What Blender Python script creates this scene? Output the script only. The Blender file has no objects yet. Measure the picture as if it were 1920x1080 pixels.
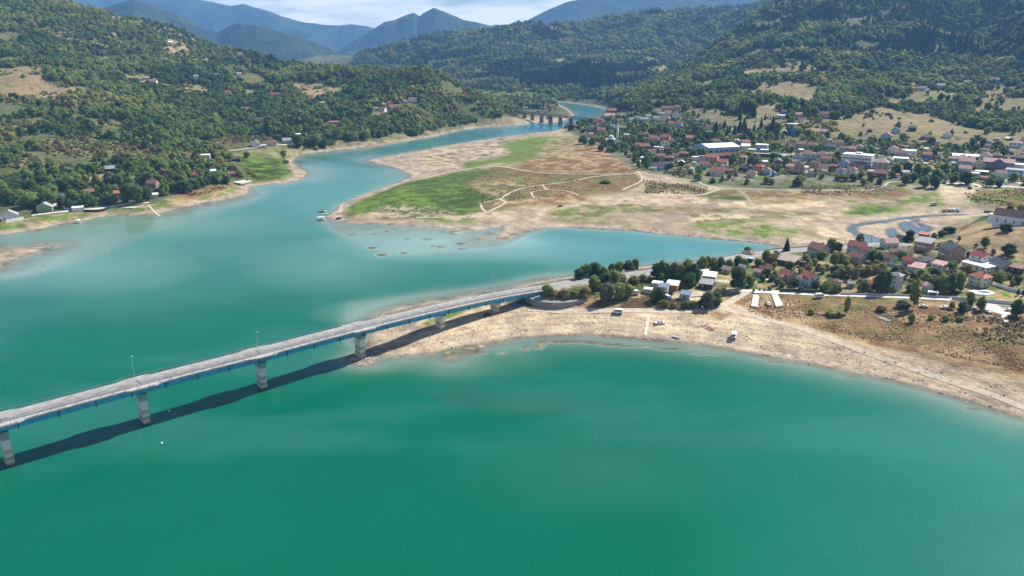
import bpy, math, random
import numpy as np
from mathutils import Vector
R = math.radians
rng = np.random.default_rng(7)
random.seed(7)
scene = bpy.context.scene
HAZE_D = 0.000083
# ------------------------------------------------------------------ camera
CF, CH, CV = 1400.0, 136.0, 90.0          # focal length in photo pixels, height over the lake, horizon row
PIT = math.atan((540 - CV) / CF)
cam_d = bpy.data.cameras.new('camera')
cam = bpy.data.objects.new('camera', cam_d)
scene.collection.objects.link(cam)
cam.location = (0, 0, CH)
cam.rotation_euler = (math.pi / 2 - PIT, 0, 0)
cam_d.sensor_width = 36.0
cam_d.lens = 36.0 * CF / 1920.0
cam_d.clip_start = 0.5
cam_d.clip_end = 60000.0
scene.camera = cam
# ------------------------------------------------------------------ world, sun, exposure
SUN_EL, SUN_AZ = R(42.0), R(50.0)          # azimuth measured from +Y towards +X
world = bpy.data.worlds.new("World")
scene.world = world
world.use_nodes = True
nt = world.node_tree
nt.nodes.clear()
wo = nt.nodes.new('ShaderNodeOutputWorld')
bg = nt.nodes.new('ShaderNodeBackground')
sky = nt.nodes.new('ShaderNodeTexSky')
sky.sky_type = 'NISHITA'
sky.sun_disc = False
sky.sun_elevation = SUN_EL
sky.sun_rotation = SUN_AZ
sky.altitude = 300
sky.air_density = 1.0
sky.dust_density = 0.6
# a layer of fair-weather cloud: seen edge-on it closes up towards the horizon, overhead it is open
tc = nt.nodes.new('ShaderNodeTexCoord')
sx_ = nt.nodes.new('ShaderNodeSeparateXYZ'); nt.links.new(tc.outputs['Generated'], sx_.inputs[0])
def wmath(op, a, b_=None):
    m = nt.nodes.new('ShaderNodeMath'); m.operation = op
    for k, q in enumerate((a, b_)):
        if q is None: continue
        if isinstance(q, (int, float)): m.inputs[k].default_value = q
        else: nt.links.new(q, m.inputs[k])
    return m.outputs[0]
zc_ = wmath('MAXIMUM', sx_.outputs['Z'], 0.0)
zz_ = wmath('ADD', zc_, 0.10)
cb_ = nt.nodes.new('ShaderNodeCombineXYZ')
nt.links.new(wmath('DIVIDE', sx_.outputs['X'], zz_), cb_.inputs[0]); nt.links.new(wmath('DIVIDE', sx_.outputs['Y'], zz_), cb_.inputs[1])
cn = nt.nodes.new('ShaderNodeTexNoise')
cn.inputs['Scale'].default_value = 0.9
cn.inputs['Detail'].default_value = 9
cn.inputs['Roughness'].default_value = 0.6
nt.links.new(cb_.outputs[0], cn.inputs['Vector'])
hor = wmath('MULTIPLY', wmath('POWER', wmath('SUBTRACT', 1.0, wmath('MINIMUM', zc_, 1.0)), 7.0), 0.33)
cov_ = wmath('ADD', cn.outputs['Fac'], hor)
cr = nt.nodes.new('ShaderNodeMapRange')
cr.inputs['From Min'].default_value = 0.58; cr.inputs['From Max'].default_value = 0.78
nt.links.new(cov_, cr.inputs['Value'])
mx = nt.nodes.new('ShaderNodeMix')
mx.data_type = 'RGBA'
nt.links.new(cr.outputs['Result'], mx.inputs['Factor'])
nt.links.new(sky.outputs['Color'], mx.inputs['A'])
mx.inputs['B'].default_value = (14.6, 14.2, 13.6, 1)
nt.links.new(mx.outputs['Result'], bg.inputs['Color'])
bg.inputs['Strength'].default_value = 0.06
nt.links.new(bg.outputs[0], wo.inputs['Surface'])
sun_d = bpy.data.lights.new('sun', 'SUN')
sun_d.energy = 5.0
sun_d.angle = R(0.5)
sun_d.color = (1.0, 0.955, 0.88)
sun = bpy.data.objects.new('sun', sun_d)
scene.collection.objects.link(sun)
sd_ = Vector((math.sin(SUN_AZ) * math.cos(SUN_EL), math.cos(SUN_AZ) * math.cos(SUN_EL), math.sin(SUN_EL)))
sun.rotation_euler = sd_.to_track_quat('Z', 'Y').to_euler()
sun.location = (0, 0, 900)
scene.view_settings.view_transform = 'Standard'
scene.view_settings.look = 'None'
scene.view_settings.exposure = 0.95
scene.view_settings.gamma = 1.0
scene.view_settings.use_curve_mapping = False
scene.render.engine = 'CYCLES'
cy = scene.cycles
cy.max_bounces = 4
cy.diffuse_bounces = 2
cy.glossy_bounces = 2
cy.transmission_bounces = 2
cy.transparent_max_bounces = 6
cy.volume_bounces = 0
cy.sample_clamp_indirect = 4.0

# ------------------------------------------------------------------ geometry of the view (photo measurement -> place)
cp, sp = math.cos(PIT), math.sin(PIT)
def at(u, v, z=0.0, Y=None):
    a = (u - 960) / CF; b = (540 - v) / CF
    ry = cp + b * sp; rz = -sp + b * cp
    t = (z - CH) / rz if Y is None else Y / ry
    return (a * t, ry * t, CH + rz * t)
def prj(X, Y, Z):
    d = Y * cp + (CH - Z) * sp
    up = -(CH - Z) * cp + Y * sp
    return 960 + CF * X / d, 540 - CF * up / d
def pip(x, y, poly):
    x = np.asarray(x, float); y = np.asarray(y, float)
    P = np.asarray(poly, float)
    inside = np.zeros(x.shape, bool)
    x0, y0 = P.min(0); x1, y1 = P.max(0)
    idx = np.nonzero((x >= x0) & (x <= x1) & (y >= y0) & (y <= y1))
    if idx[0].size == 0: return inside
    xs, ys = x[idx], y[idx]
    r = np.zeros(xs.shape, bool)
    j = len(P) - 1
    for i in range(len(P)):
        xi, yi = P[i]; xj, yj = P[j]
        if yi != yj:
            c = ((yi > ys) != (yj > ys)) & (xs < (xj - xi) * (ys - yi) / (yj - yi) + xi)
            r ^= c
        j = i
    inside[idx] = r
    return inside
_tab = rng.random((512, 512)).astype(np.float32)
def vnoise(x, y):
    xi = np.floor(x).astype(np.int64); yi = np.floor(y).astype(np.int64)
    fx = x - xi; fy = y - yi
    fx = fx * fx * (3 - 2 * fx); fy = fy * fy * (3 - 2 * fy)
    a = _tab[xi & 511, yi & 511]; b = _tab[(xi + 1) & 511, yi & 511]
    c = _tab[xi & 511, (yi + 1) & 511]; d = _tab[(xi + 1) & 511, (yi + 1) & 511]
    return (a * (1 - fx) + b * fx) * (1 - fy) + (c * (1 - fx) + d * fx) * fy
def fbm(x, y, sc, octv=4, rough=0.5, off=0.0):
    s = np.zeros(np.shape(x)); a = 1.0; t = 0.0; f = 1.0 / sc
    for o in range(octv):
        s += a * (vnoise(x * f + 17.3 * o + off, y * f + 5.1 * o + off * 1.7) * 2 - 1)
        t += a; a *= rough; f *= 2.03
    return s / t
def ridged(x, y, sc, octv=4, off=0.0):
    s = np.zeros(np.shape(x)); a = 1.0; t = 0.0; f = 1.0 / sc
    for o in range(octv):
        n = 1 - np.abs(vnoise(x * f + 31.7 * o + off, y * f + 11.9 * o + off) * 2 - 1)
        s += a * n * n; t += a; a *= 0.5; f *= 2.1
    return s / t

# ------------------------------------------------------------------ shorelines (traced on the photograph, laid on the lake level)
WATER = [
 [(-900,1900),(-900,520),(-400,455),(-100,447),(0,440),(60,432),(100,424),(150,415),(200,405),(250,403),(290,402),(330,392),(370,384),(400,378),(440,370),(470,359),
  (466,350),(500,346),(540,343),(568,335),(577,323),(560,313),(548,305),(555,295),(580,288),(640,280),(700,275),(760,265),(820,255),
  (860,245),(900,239),(960,235),(1010,231),(1032,232),(1046,229),(1062,225),(1077,216),(1068,206),(1055,199),(1041,193),(1050,191),(1077,194),(1100,197),(1118,200),
  (1134,204),(1141,207),(1139,212),(1128,216),(1112,221),(1095,224),(1075,231),(1056,238),(1049,243),(1030,248),(1008,252),(985,253),(940,258),(880,266),
  (800,280),(740,291),(700,298),(692,302),(712,308),(740,314),(764,325),(771,331),(745,343),(710,356),(670,371),(640,385),(622,398),(612,408),(625,415),(660,418),(720,421),
  (800,424),(850,429),(895,431),(925,427),(945,424),(936,440),(930,449),(973,438),(1000,432),(1027,427),(1060,426),(1127,430),(1193,433),(1250,440),(1330,447),
  (1400,453),(1455,461),(1463,466),(1440,472),(1400,478),(1350,483),(1300,490),(1230,496),(1190,502),(1130,510),(1080,516),(1030,524),(1001,529),(950,543),
  (879,554),(835,561),(790,568),(762,573),(735,580),(710,587),(698,600),(696,620),(690,640),(687,655),(700,664),(713,666),(742,668),(806,664),(850,654),(900,646),(937,641),(985,633),(1060,629),
  (1100,628),(1160,633),(1220,639),(1290,644),(1340,651),(1400,661),(1480,675),(1560,691),(1640,706),(1720,726),(1800,749),(1860,768),(1920,787),
  (2100,850),(2400,980),(2800,1200),(2900,1900)],
 [(1586,432),(1590,424),(1605,420),(1625,417.5),(1655,414),(1690,408),(1730,404),(1780,402),(1840,400),(1840,402),(1780,404.5),(1732,407),(1695,411.5),(1662,417),(1632,421),(1606,426),(1603,431),(1612,437),(1630,442),(1649,446),(1655,452),(1650,457),(1625,459),(1612,449),(1600,440)],
 [(1663,428),(1671,427),(1679,431),(1683,439),(1680,446),(1668,448),(1663,440)],
 [(1684,420),(1692,416),(1704,415),(1716,412),(1724,411),(1722,416),(1733,422),(1747,425),(1744,433),(1732,438),(1712,439),(1696,436),(1688,430)],
]
ISLAND = [
 [(-400,462),(-100,464),(0,467),(50,463),(92,461),(84,467),(60,474),(35,483),(15,493),(0,500),(-100,515),(-400,530)],
 [(655,674),(664,667),(680,664),(697,666),(707,672),(700,680),(684,684),(666,682)],
 [(842,670),(850,668),(852,672),(844,673)],[(925,640),(960,637),(955,642),(930,644)],
 [(1704,418),(1716,416.5),(1728,425),(1726,428),(1716,425)],
]
# mud islets and submerged reefs: (u, v, half width px, half height px, top height m)
ISLETS = [(857,437,10,1.6,.25),(870,442,7,1.1,.2),(905,447,8,1.6,.25),(865,457,7,1.3,.2),(826,463,7,1.4,.2),(802,449,7,1.2,.15),(782,433,5,.8,.2),(725,434,7,.9,.2),(700,439,4,.8,.15),
 (660,440,6,1.1,.12),(697,465,9,1.4,.1),(716,478,9,1.7,.15),(755,475,7,1.3,.1),(866,467,5,1,.15),(882,451,4,.9,.15),(763,449,4,.8,.1),(812,461,4,.9,.1),
 (755,430,5,.8,.15),(946,446,14,1.8,.3),(935,438,10,1.5,.3),(965,432,14,1.6,.35),
 (60,470,10,1.2,.2),(100,462,7,.9,.1),(140,462,5,.7,.1),(38,507,6,1,.05),(78,500,5,.8,.05),(200,473,5,.8,.05),(180,425,5,.8,.1),(284,425,4,.7,.1),(330,415,4,.6,.1),(300,428,3,.6,.05),
 (880,655,13,3.5,.15),(905,650,12,2.5,.1),(837,667,9,2.2,.1),(862,662,14,3,.15),(895,660,8,2,.05),(1007,648,6,2,.1),(985,652,5,2,.08),(1022,640,12,2,.1),(1045,641,9,1.5,.1),(940,662,5,1.2,.02),
 (1075,640,11,1.6,.05),(1110,642,9,1.6,.02),(1150,646,12,1.8,.05),(1180,649,10,1.6,.05),(1215,650,12,1.5,.05),(1260,654,14,1.6,.02),(1010,652,4,1.5,.05),(1325,664,14,1.4,-.05),(1455,680,10,1.4,-.05),(1600,708,14,1.6,-.05),(1830,768,14,2,-.1)]
SHALLOW = [  # (polygon, slope of the lake bed)
 ([(600,412),(1020,425),(985,452),(960,470),(900,480),(840,484),(760,490),(690,478),(640,455),(600,430)], .012),
 ([(-400,440),(20,436),(200,408),(480,352),(560,350),(470,395),(330,440),(200,490),(60,530),(-400,560)], .020),
 ([(690,640),(800,655),(960,640),(1040,640),(1060,690),(960,710),(860,720),(720,700),(660,690)], .075),
 ([(640,560),(900,530),(1060,505),(1060,530),(840,575),(720,600),(700,660),(640,650)], .045),
 ([(1000,600),(1500,640),(1920,760),(1920,840),(1500,720),(1200,670),(1000,680)], .10),
 ([(560,270),(700,262),(760,330),(700,345),(560,345)], .05)]

def grid_axes():
    s1 = np.concatenate([np.arange(-2400, -700, 60), np.arange(-700, -230, 10), np.arange(-230, 2150, 2.2), np.arange(2150, 2640, 10), np.arange(2640, 4600, 60)])
    s = (s1 - 960) / CF
    ys = [12.0]
    while ys[-1] < 110: ys.append(ys[-1] * 1.06)
    while ys[-1] < 235: ys.append(ys[-1] * 1.014)
    # step that covers about 1.4 rows of the photo on flat ground
    while ys[-1] < 1650:
        Y = ys[-1]; ys.append(Y + max(0.75, 1.35 * Y * Y / (CF * CH)))
    while ys[-1] < 4300: ys.append(ys[-1] + 12)
    while ys[-1] < 12500: ys.append(ys[-1] * 1.0085)
    return s, np.array(ys)
GS, GY = grid_axes()
NS, NY = len(GS), len(GY)

# ------------------------------------------------------------------ height control points
CT = []
def g(u, v, z): X, Y, Z = at(u, v, z); CT.append((X / Y, Y, Z))
def c(u, v, Y, dz=0.0): X, Y, Z = at(u, v, Y=Y); CT.append((X / Y, Y, Z + dz))
def b(u, Y, z): CT.append(((u - 960) / CF / (cp + 0.3 * sp), Y, z))
for q in [(-300,440,4),(-200,420,6),(0,405,5),(60,400,5),(100,400,5),(200,380,6),(290,385,4),(330,350,7),(400,345,5),(440,350,3),(450,300,6),(500,320,3),(550,310,2),(430,285,8),(600,265,5),(500,268,8),
          (700,258,7),(760,250,7),(860,234,6),(950,226,5),(980,214,7),
          (650,405,2),(700,380,3),(800,350,4),(900,300,3),(1000,280,4),(1050,262,4.5),(1100,300,5),(1000,340,4.5),(900,380,3.5),(800,405,2),(1000,400,2),(1100,380,4),(1200,350,6),(1150,320,7),(1300,400,3),
          (1400,400,4),(1450,435,2.2),(1500,400,3),(1600,400,2.4),(1700,385,4),(1800,370,6),(1900,370,8),(2100,370,10),(1700,350,6),(1550,360,6),(1400,355,7),(850,285,2.2),(750,310,1.5),(950,265,2),(1640,435,1),(1700,430,1),(1550,440,1.6),(1300,430,2),(1780,405,2),
          (1250,330,9),(1200,310,8),(1150,280,8),(1100,252,8),(1062,240,5),(1100,236,10),(1180,250,14),(1250,290,13),(1320,300,12),(1400,320,10),(1500,330,9),(1600,330,9),(1700,330,9),(1800,335,10),(1900,335,11),(2050,330,14),
          (1000,216,5),(1035,205,4),(1080,222,3),(1130,222,10),
          # near village, road embankment, beach
          (1010,541,8.6),(1100,527,8.6),(1160,518,8.4),(1220,510,8.2),(1330,490,7.6),(1400,478,6.5),(1475,468,6.5),(1540,463,6.5),(1620,456,7),(1690,455,8),(1070,552,8),(1120,540,7.6),(1180,535,7),
          (1100,583,4.2),(1200,580,4.2),(1300,584,4.5),(1370,565,5),(1250,550,6.5),(1330,545,6.5),(1200,560,6),(1060,585,3.6),(960,590,3),(880,605,2.6),(800,640,2),(760,620,2.2),(900,570,2.6),(960,560,3.5),
          (1450,600,5),(1600,600,6.5),(1800,600,8),(1920,610,9),(2200,620,10),(1500,630,4.6),(1700,660,6),(1920,700,7),(2200,740,7),(1400,620,3.5),(1600,680,3),(1800,730,3),(1920,765,3),(2200,860,3),
          (1420,547,6.5),(1550,553,7),(1700,557,8),(1800,562,8.5),(1920,572,9),(2200,580,10),
          (1450,520,7),(1550,510,8),(1650,510,9.5),(1750,510,10),(1850,515,11),(1920,520,12),(1600,480,8),(1700,475,10.5),(1750,470,12.5),(1800,480,13),(1880,480,15),(1960,480,17),(2200,470,20),
          (1750,445,9),(1800,440,14),(1850,430,18),(1900,425,22),(1960,425,25),(2200,430,28),(1850,450,19),(1780,430,9)]: g(*q)
for q in [(0,300,780),(0,250,880),(0,200,1000),(0,150,1120),(60,130,1250),(0,100,1350),(0,50,1550),
          (-250,300,760),(-250,200,950),(-250,100,1250),(-250,0,1500),(-500,200,900),(-500,-50,1400),
          (150,340,720),(150,300,810),(150,250,930),(150,200,1080),(150,150,1250),(150,120,1400),(150,60,1650),
          (300,320,770),(300,280,900),(300,240,1040),(300,200,1200),(300,150,1400),(300,110,1600),(300,80,1750),
          (400,280,920),(400,240,1080),(400,200,1260),(400,160,1450),(400,130,1600),(400,105,1800),
          (500,260,1040),(500,230,1180),(500,200,1330),(500,160,1550),(500,130,1720),
          (640,255,1090),(640,230,1200),(640,200,1330),(640,160,1500),(640,140,1600),
          (700,240,1180),(700,210,1280),(700,180,1390),(700,150,1500),(760,235,1230),(760,200,1330),(760,160,1450),
          (810,230,1250),(810,180,1380),(810,145,1480),(850,222,1280),(850,180,1390),(890,215,1310),(930,222,1330)]: c(*q)
for q in [(-250,-40,1650),(0,-4,1750),(60,2,1800),(120,14,1850),(200,24,1890),(250,34,1930),(300,44,1950),(350,62,1980),(400,84,1990),(440,97,1970),(500,109,1850),(560,116,1760),(600,121,1720),(640,125,1690),
          (700,128,1620),(760,125,1570),(800,126,1540),(825,134,1520),(850,150,1490),(890,176,1450),(930,204,1415),(955,214,1400)]: c(*q, dz=-5)
for q in [(-250,2300,150),(0,2300,150),(150,2400,150),(300,2450,120),(400,2450,90),(500,2300,60),(640,2050,45),(760,1900,40),(850,1750,25),(920,1640,10),
          (-250,3500,60),(0,3400,50),(300,3300,45),(500,3300,40),(620,2800,20),(740,2300,12),(-250,5200,60),(200,5200,60),(500,5200,50),(700,5200,60),(900,5200,70),(1200,5400,90),(1600,5400,90),(2300,5400,90)]: b(*q)
for q in [(1200,215,1250),(1270,205,1300),(1250,240,1130),(1300,250,1080),(1400,260,1020),(1350,230,1150),(1450,230,1120),(1500,260,1000),(1600,262,985),(1700,270,950),(1800,270,940),(1900,280,905),(2100,280,900),
          (1500,230,1100),(1600,230,1100),(1700,230,1090),(1800,240,1050),(1900,245,1030),(2100,245,1000),(1480,180,1330),(1600,190,1280),(1700,190,1300),(1800,190,1300),(1900,190,1300),(2100,190,1250),
          (1500,120,1650),(1500,160,1430),(1600,150,1500),(1700,150,1530),(1800,150,1550),(1900,150,1500),(1400,160,1450),(1300,190,1380),(1200,192,1450),(1250,165,1620),(1350,130,1750),(1165,190,1500),(1280,143,1850),(1400,112,1850),
          (1500,60,2050),(1500,20,2250),(1600,80,1900),(1600,20,2150),(1700,100,1800),(1700,30,2100),(1700,-50,2330),(1770,105,1760),(1770,40,2000),(1780,-40,2250),(1440,60,2130),
          (1840,128,1740),(1832,85,2050),(1815,40,2350),(1805,0,2600),(1790,-60,2900),(1890,110,1640),(1920,60,1730),(1960,0,1800),(1895,60,1840),(1880,20,2050),(1870,100,1720),(1900,-30,2200),(2050,0,1700),(2200,-60,1800),(2400,0,1600)]: c(*q)
for q in [(1262,143,1950),(1300,110,2060),(1340,82,2150),(1380,52,2250),(1420,27,2330),(1465,-2,2400),(1560,-60,2500),(1680,-130,2560),(1850,-190,3100),(2000,-200,2700),(2300,-250,2600)]: c(*q, dz=-6)
for q in [(1240,2350,12),(1300,2500,20),(1380,2750,60),(1465,3000,110),(1600,3300,200),(1900,3600,300),(2200,3600,300)]: b(*q)
for q in [(900,190,5),(930,183,5),(980,178,6),(1050,184,6),(1120,190,9),(1180,180,20),(880,180,6)]: g(*q)
for q in [(900,168,2300),(1000,166,2300),(1100,168,2200),(1200,168,2200),(850,162,2450),(780,150,2700),(700,136,3100),(660,126,3500),(900,140,2650),(1000,140,2600),(1100,150,2400),(1200,140,2500),
          (850,120,2900),(950,110,2900),(1050,112,2850),(1150,110,2800),(1250,110,2700),(900,80,3200),(1000,75,3200),(1100,84,3200),(1200,75,3150),(1300,80,3000),(780,105,3150),(840,92,3200),
          (930,60,3350),(1130,60,3500),(1230,50,3500),(1300,45,3500),(1380,45,3400)]: c(*q)
for q in [(640,124,3500),(660,112,3500),(700,98,3500),(760,85,3500),(840,72,3500),(880,53,3550),(910,44,3600),(970,37,3600),(1010,40,3650),(1050,44,3700),(1100,42,3800),(1150,35,3900),(1200,30,4000),(1260,22,4000),(1300,14,4000),(1400,4,4000),(1450,-4,4000),(1600,-10,4000)]: c(*q, dz=-6)
CT = np.array(CT)
A = np.stack([CT[:, 0], np.log(CT[:, 1])], 1)
K = np.sqrt(((A[:, None] - A[None]) ** 2).sum(-1))
n_ = len(A)
M_ = np.zeros((n_ + 3, n_ + 3)); M_[:n_, :n_] = -K + np.eye(n_) * 1e-5
M_[:n_, n_] = 1; M_[:n_, n_ + 1:] = A; M_[n_, :n_] = 1; M_[n_ + 1:, :n_] = A.T
rw = np.linalg.solve(M_, np.concatenate([CT[:, 2], np.zeros(3)]))
def rbf_at(s, ly):
    sh = s.shape; s = s.ravel(); ly = ly.ravel(); out = np.empty(s.size)
    for k in range(0, s.size, 20000):
        a = s[k:k + 20000, None] - A[None, :, 0]; d = ly[k:k + 20000, None] - A[None, :, 1]
        out[k:k + 20000] = -np.sqrt(a * a + d * d) @ rw[:n_] + rw[n_] + rw[n_ + 1] * s[k:k + 20000] + rw[n_ + 2] * ly[k:k + 20000]
    return out.reshape(sh)
def upsample(F, i, j):            # F known on rows i, columns j -> full grid (bilinear in index)
    ii = np.arange(NY); jj = np.arange(NS)
    tmp = np.empty((NY, len(j)))
    for k in range(len(j)): tmp[:, k] = np.interp(ii, i, F[:, k])
    out = np.empty((NY, NS))
    for r_ in range(NY): out[r_] = np.interp(jj, j, tmp[r_])
    return out
def idx(n, st): 
    a = np.arange(0, n, st)
    return a if a[-1] == n - 1 else np.append(a, n - 1)
iy, js = idx(NY, 4), idx(NS, 5)
SS, LY = np.meshgrid(GS[js], np.log(GY[iy]))
RB = upsample(rbf_at(SS, LY), iy, js)
GX = GS[None, :] * GY[:, None]
GYY = np.repeat(GY[:, None], NS, 1)
# signed distance to the shoreline (positive on land)
iy2, js2 = idx(NY, 2), idx(NS, 2)
cut = np.searchsorted(GY[iy2], 2300)
rows = iy2[:cut]
px = GX[np.ix_(rows, js2)].ravel(); py = GYY[np.ix_(rows, js2)].ravel()
def lay(poly): return np.array([at(u, v, 0)[:2] for u, v in poly])
WP = [lay(w) for w in WATER]; IP = [lay(w) for w in ISLAND]
inw = np.zeros(px.shape, bool)
for w in WP: inw |= pip(px, py, w)
for w in IP: inw &= ~pip(px, py, w)
d2 = np.full(px.shape, 260.0 ** 2)
for w in WP + IP:
    W2 = np.roll(w, -1, 0)
    for (ax, ay), (bx, by) in zip(w, W2):
        sel = np.nonzero((px > min(ax, bx) - 200) & (px < max(ax, bx) + 200) & (py > min(ay, by) - 200) & (py < max(ay, by) + 200))[0]
        if sel.size == 0: continue
        qx = px[sel] - ax; qy = py[sel] - ay; ex, ey = bx - ax, by - ay
        t = np.clip((qx * ex + qy * ey) / (ex * ex + ey * ey + 1e-9), 0, 1)
        dd = (qx - t * ex) ** 2 + (qy - t * ey) ** 2
        d2[sel] = np.minimum(d2[sel], dd)
sdc = np.where(inw, -1, 1) * np.sqrt(d2)
SDc = np.full((len(iy2), len(js2)), 260.0); SDc[:cut] = sdc.reshape(cut, len(js2))
SD = upsample(SDc, iy2, js2)
SD = SD + fbm(GX, GYY, 14, 3, .55) * 1.6 * np.clip(GYY / 500, .5, 1.6)
U0, V0 = prj(GX, GYY, 0 * GX)
nz = fbm(GX, GYY, 220, 5, .5)
nz2 = fbm(GX, GYY, 28, 4, .5, 9.0)
hill = np.clip((RB - 12) / 40, 0, 1)
gul = ridged(GX, GYY, 420, 5) - 0.55
midh = np.clip((GYY - 2150) / 500, 0, 1) * np.clip((5200 - GYY) / 500, 0, 1)
RBn = RB + hill * midh * ((ridged(GX, GYY, 620, 4, 12.0) - .6) * np.clip(RB * .55, 0, 100)) + hill * (nz * 9 + nz2 * 3) + hill * gul * np.clip((RB - 45) * 0.24, 0, 42)
RBn += (1 - hill) * nz2 * 0.35
pk = at(1098, 113, Y=2450)
dpk = np.hypot((GX - pk[0]) / 1.25, (GYY - pk[1]))
RBn = np.maximum(RBn, (pk[2] - 4) * (1 - dpk / 190))
def ridge(pts, Yc, wf, wb, amp, off):
    us = [p_[0] for p_ in pts]; vs = [p_[1] for p_ in pts]
    pu = 960 + GS * CF / 0.935
    vv = np.interp(pu, us, vs)
    b0 = (540 - vv) / CF
    zc = CH + Yc * (-sp + b0 * cp) / (cp + b0 * sp)
    n = fbm(GX, GYY, 1500, 5, .55, off); rg = ridged(GX, GYY, 1300, 6, off)
    q = np.where(GYY < Yc, 1 - (Yc - GYY) / wf, 1 - (GYY - Yc) / wb)
    base = np.clip(q, 0, 1.0)
    return zc[None] * (base ** 1.25) + np.clip((1 - base) * 4, 0, 1) * np.clip(base * 5, 0, 1) * (rg - .92) * amp * 1.5 + (rg - .55) * amp * .14 - (base <= 0) * 500
Rg = [ridge([(-700,-40),(-100,40),(100,55),(150,36),(200,12),(250,-2),(290,8),(330,24),(360,42),(385,56),(400,60),(425,46),(445,40),(480,46),(520,58),(560,70),(600,86),(640,104),(680,124),(760,160),(2700,300)], 5600, 1500, 1200, 190, 3.3),
      ridge([(-700,200),(560,140),(600,112),(640,84),(665,72),(700,50),(720,38),(742,34),(760,25),(775,21),(785,28),(797,20),(813,12),(828,18),(850,25),(870,33),(895,38),(915,44),(960,50),(1000,62),(1100,90),(2700,200)], 7600, 1700, 1200, 260, 8.1),
      ridge([(-700,-120),(0,-40),(150,-12),(340,-4),(400,4),(430,11),(455,8),(490,18),(530,32),(570,41),(600,45),(630,48),(655,45),(690,50),(730,62),(800,90),(2700,200)], 10200, 2000, 1500, 320, 1.7),
      ridge([(-700,250),(900,90),(950,60),(1000,30),(1030,15),(1060,3),(1100,-6),(1180,-12),(1300,-10),(1400,-25),(1600,-40),(2700,-60)], 8700, 2200, 1500, 300, 5.2)]
Z = np.where(GYY < 5200, RBn, np.minimum(RBn, 60))
for q_ in Rg: Z = np.maximum(Z, q_)
SDn = SD
land = np.maximum(SDn, 0)
ramp = 0.02 + 0.10 * land + 0.0065 * land ** 2 + (land > 225) * 5000
LZ = -np.log(np.exp(-np.clip(Z, -5, 40) / 1.5) + np.exp(-np.clip(ramp, 0, 40) / 1.5)) * 1.5
LZ = np.where((Z > 38) | (ramp > 38), np.minimum(Z, ramp), LZ)
LZ = np.maximum(LZ, np.minimum(0.12 * land, .5))
slope = np.full(GX.shape, 0.17)
for poly, sl in SHALLOW: slope[pip(U0 + nz * 20, V0, poly)] = sl
def blur(F, k):
    for ax in (0, 1):
        F = np.moveaxis(F, ax, 0)
        P = np.concatenate([np.repeat(F[:1], k + 1, 0), F, np.repeat(F[-1:], k, 0)], 0)
        cs = np.cumsum(P, 0)
        F = np.moveaxis((cs[2 * k + 1:] - cs[:-2 * k - 1]) / (2 * k + 1), 0, ax)
    return F
slope = blur(slope, 9)
bed = -(0.04 + np.abs(SDn) * slope) + nz2 * .12 * np.clip(-SDn / 20, 0, 1)
bed = np.maximum(bed, -7)
HZ = np.where(SDn > 0, LZ, bed)
for (u, v, a_, b_, top) in ISLETS:
    if v > 600: a_ *= 1.5; b_ *= 1.6
    X, Y, _ = at(u, v, 0); ra = a_ * Y / CF; rb = b_ * Y * Y / (CF * CH)
    i0, i1 = np.searchsorted(GY, [Y - 3 * rb, Y + 3 * rb]); j0, j1 = np.searchsorted(GS, [(X - 2 * ra) / Y, (X + 2 * ra) / Y])
    sub = (slice(i0, i1), slice(j0, j1))
    q = np.hypot((GX[sub] - X) / ra, (GYY[sub] - Y) / rb) + fbm(GX[sub], GYY[sub], 5, 3) * .7
    HZ[sub] = np.maximum(HZ[sub], top + .18 - .35 * np.clip(q, 0, 9) ** 1.5 + (q > 2.2) * -50)
def ground(X, Y):
    X = np.asarray(X, float); Y = np.asarray(Y, float)
    s = np.clip(X / Y, GS[0], GS[-1] - 1e-6); y = np.clip(Y, GY[0], GY[-1] - 1e-3)
    i = np.clip(np.searchsorted(GY, y, 'right') - 1, 0, NY - 2); j = np.clip(np.searchsorted(GS, s, 'right') - 1, 0, NS - 2)
    fy = (y - GY[i]) / (GY[i + 1] - GY[i]); fx = (s - GS[j]) / (GS[j + 1] - GS[j])
    return (HZ[i, j] * (1 - fx) + HZ[i, j + 1] * fx) * (1 - fy) + (HZ[i + 1, j] * (1 - fx) + HZ[i + 1, j + 1] * fx) * fy
_yy = np.concatenate([np.arange(120, 1700, .5), np.arange(1700, 4600, 3.0)])
def gp(u, v):                             # the ground point seen at this place of the photograph
    a = (u - 960) / CF; b_ = (540 - v) / CF
    t = _yy / (cp + b_ * sp); X = a * t; Zr = CH + (-sp + b_ * cp) * t
    h = ground(X, _yy)
    k = np.nonzero(Zr <= np.maximum(h, 0))[0]
    k = k[0] if k.size else len(_yy) - 1
    return float(X[k]), float(_yy[k]), float(max(h[k], 0))

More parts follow.
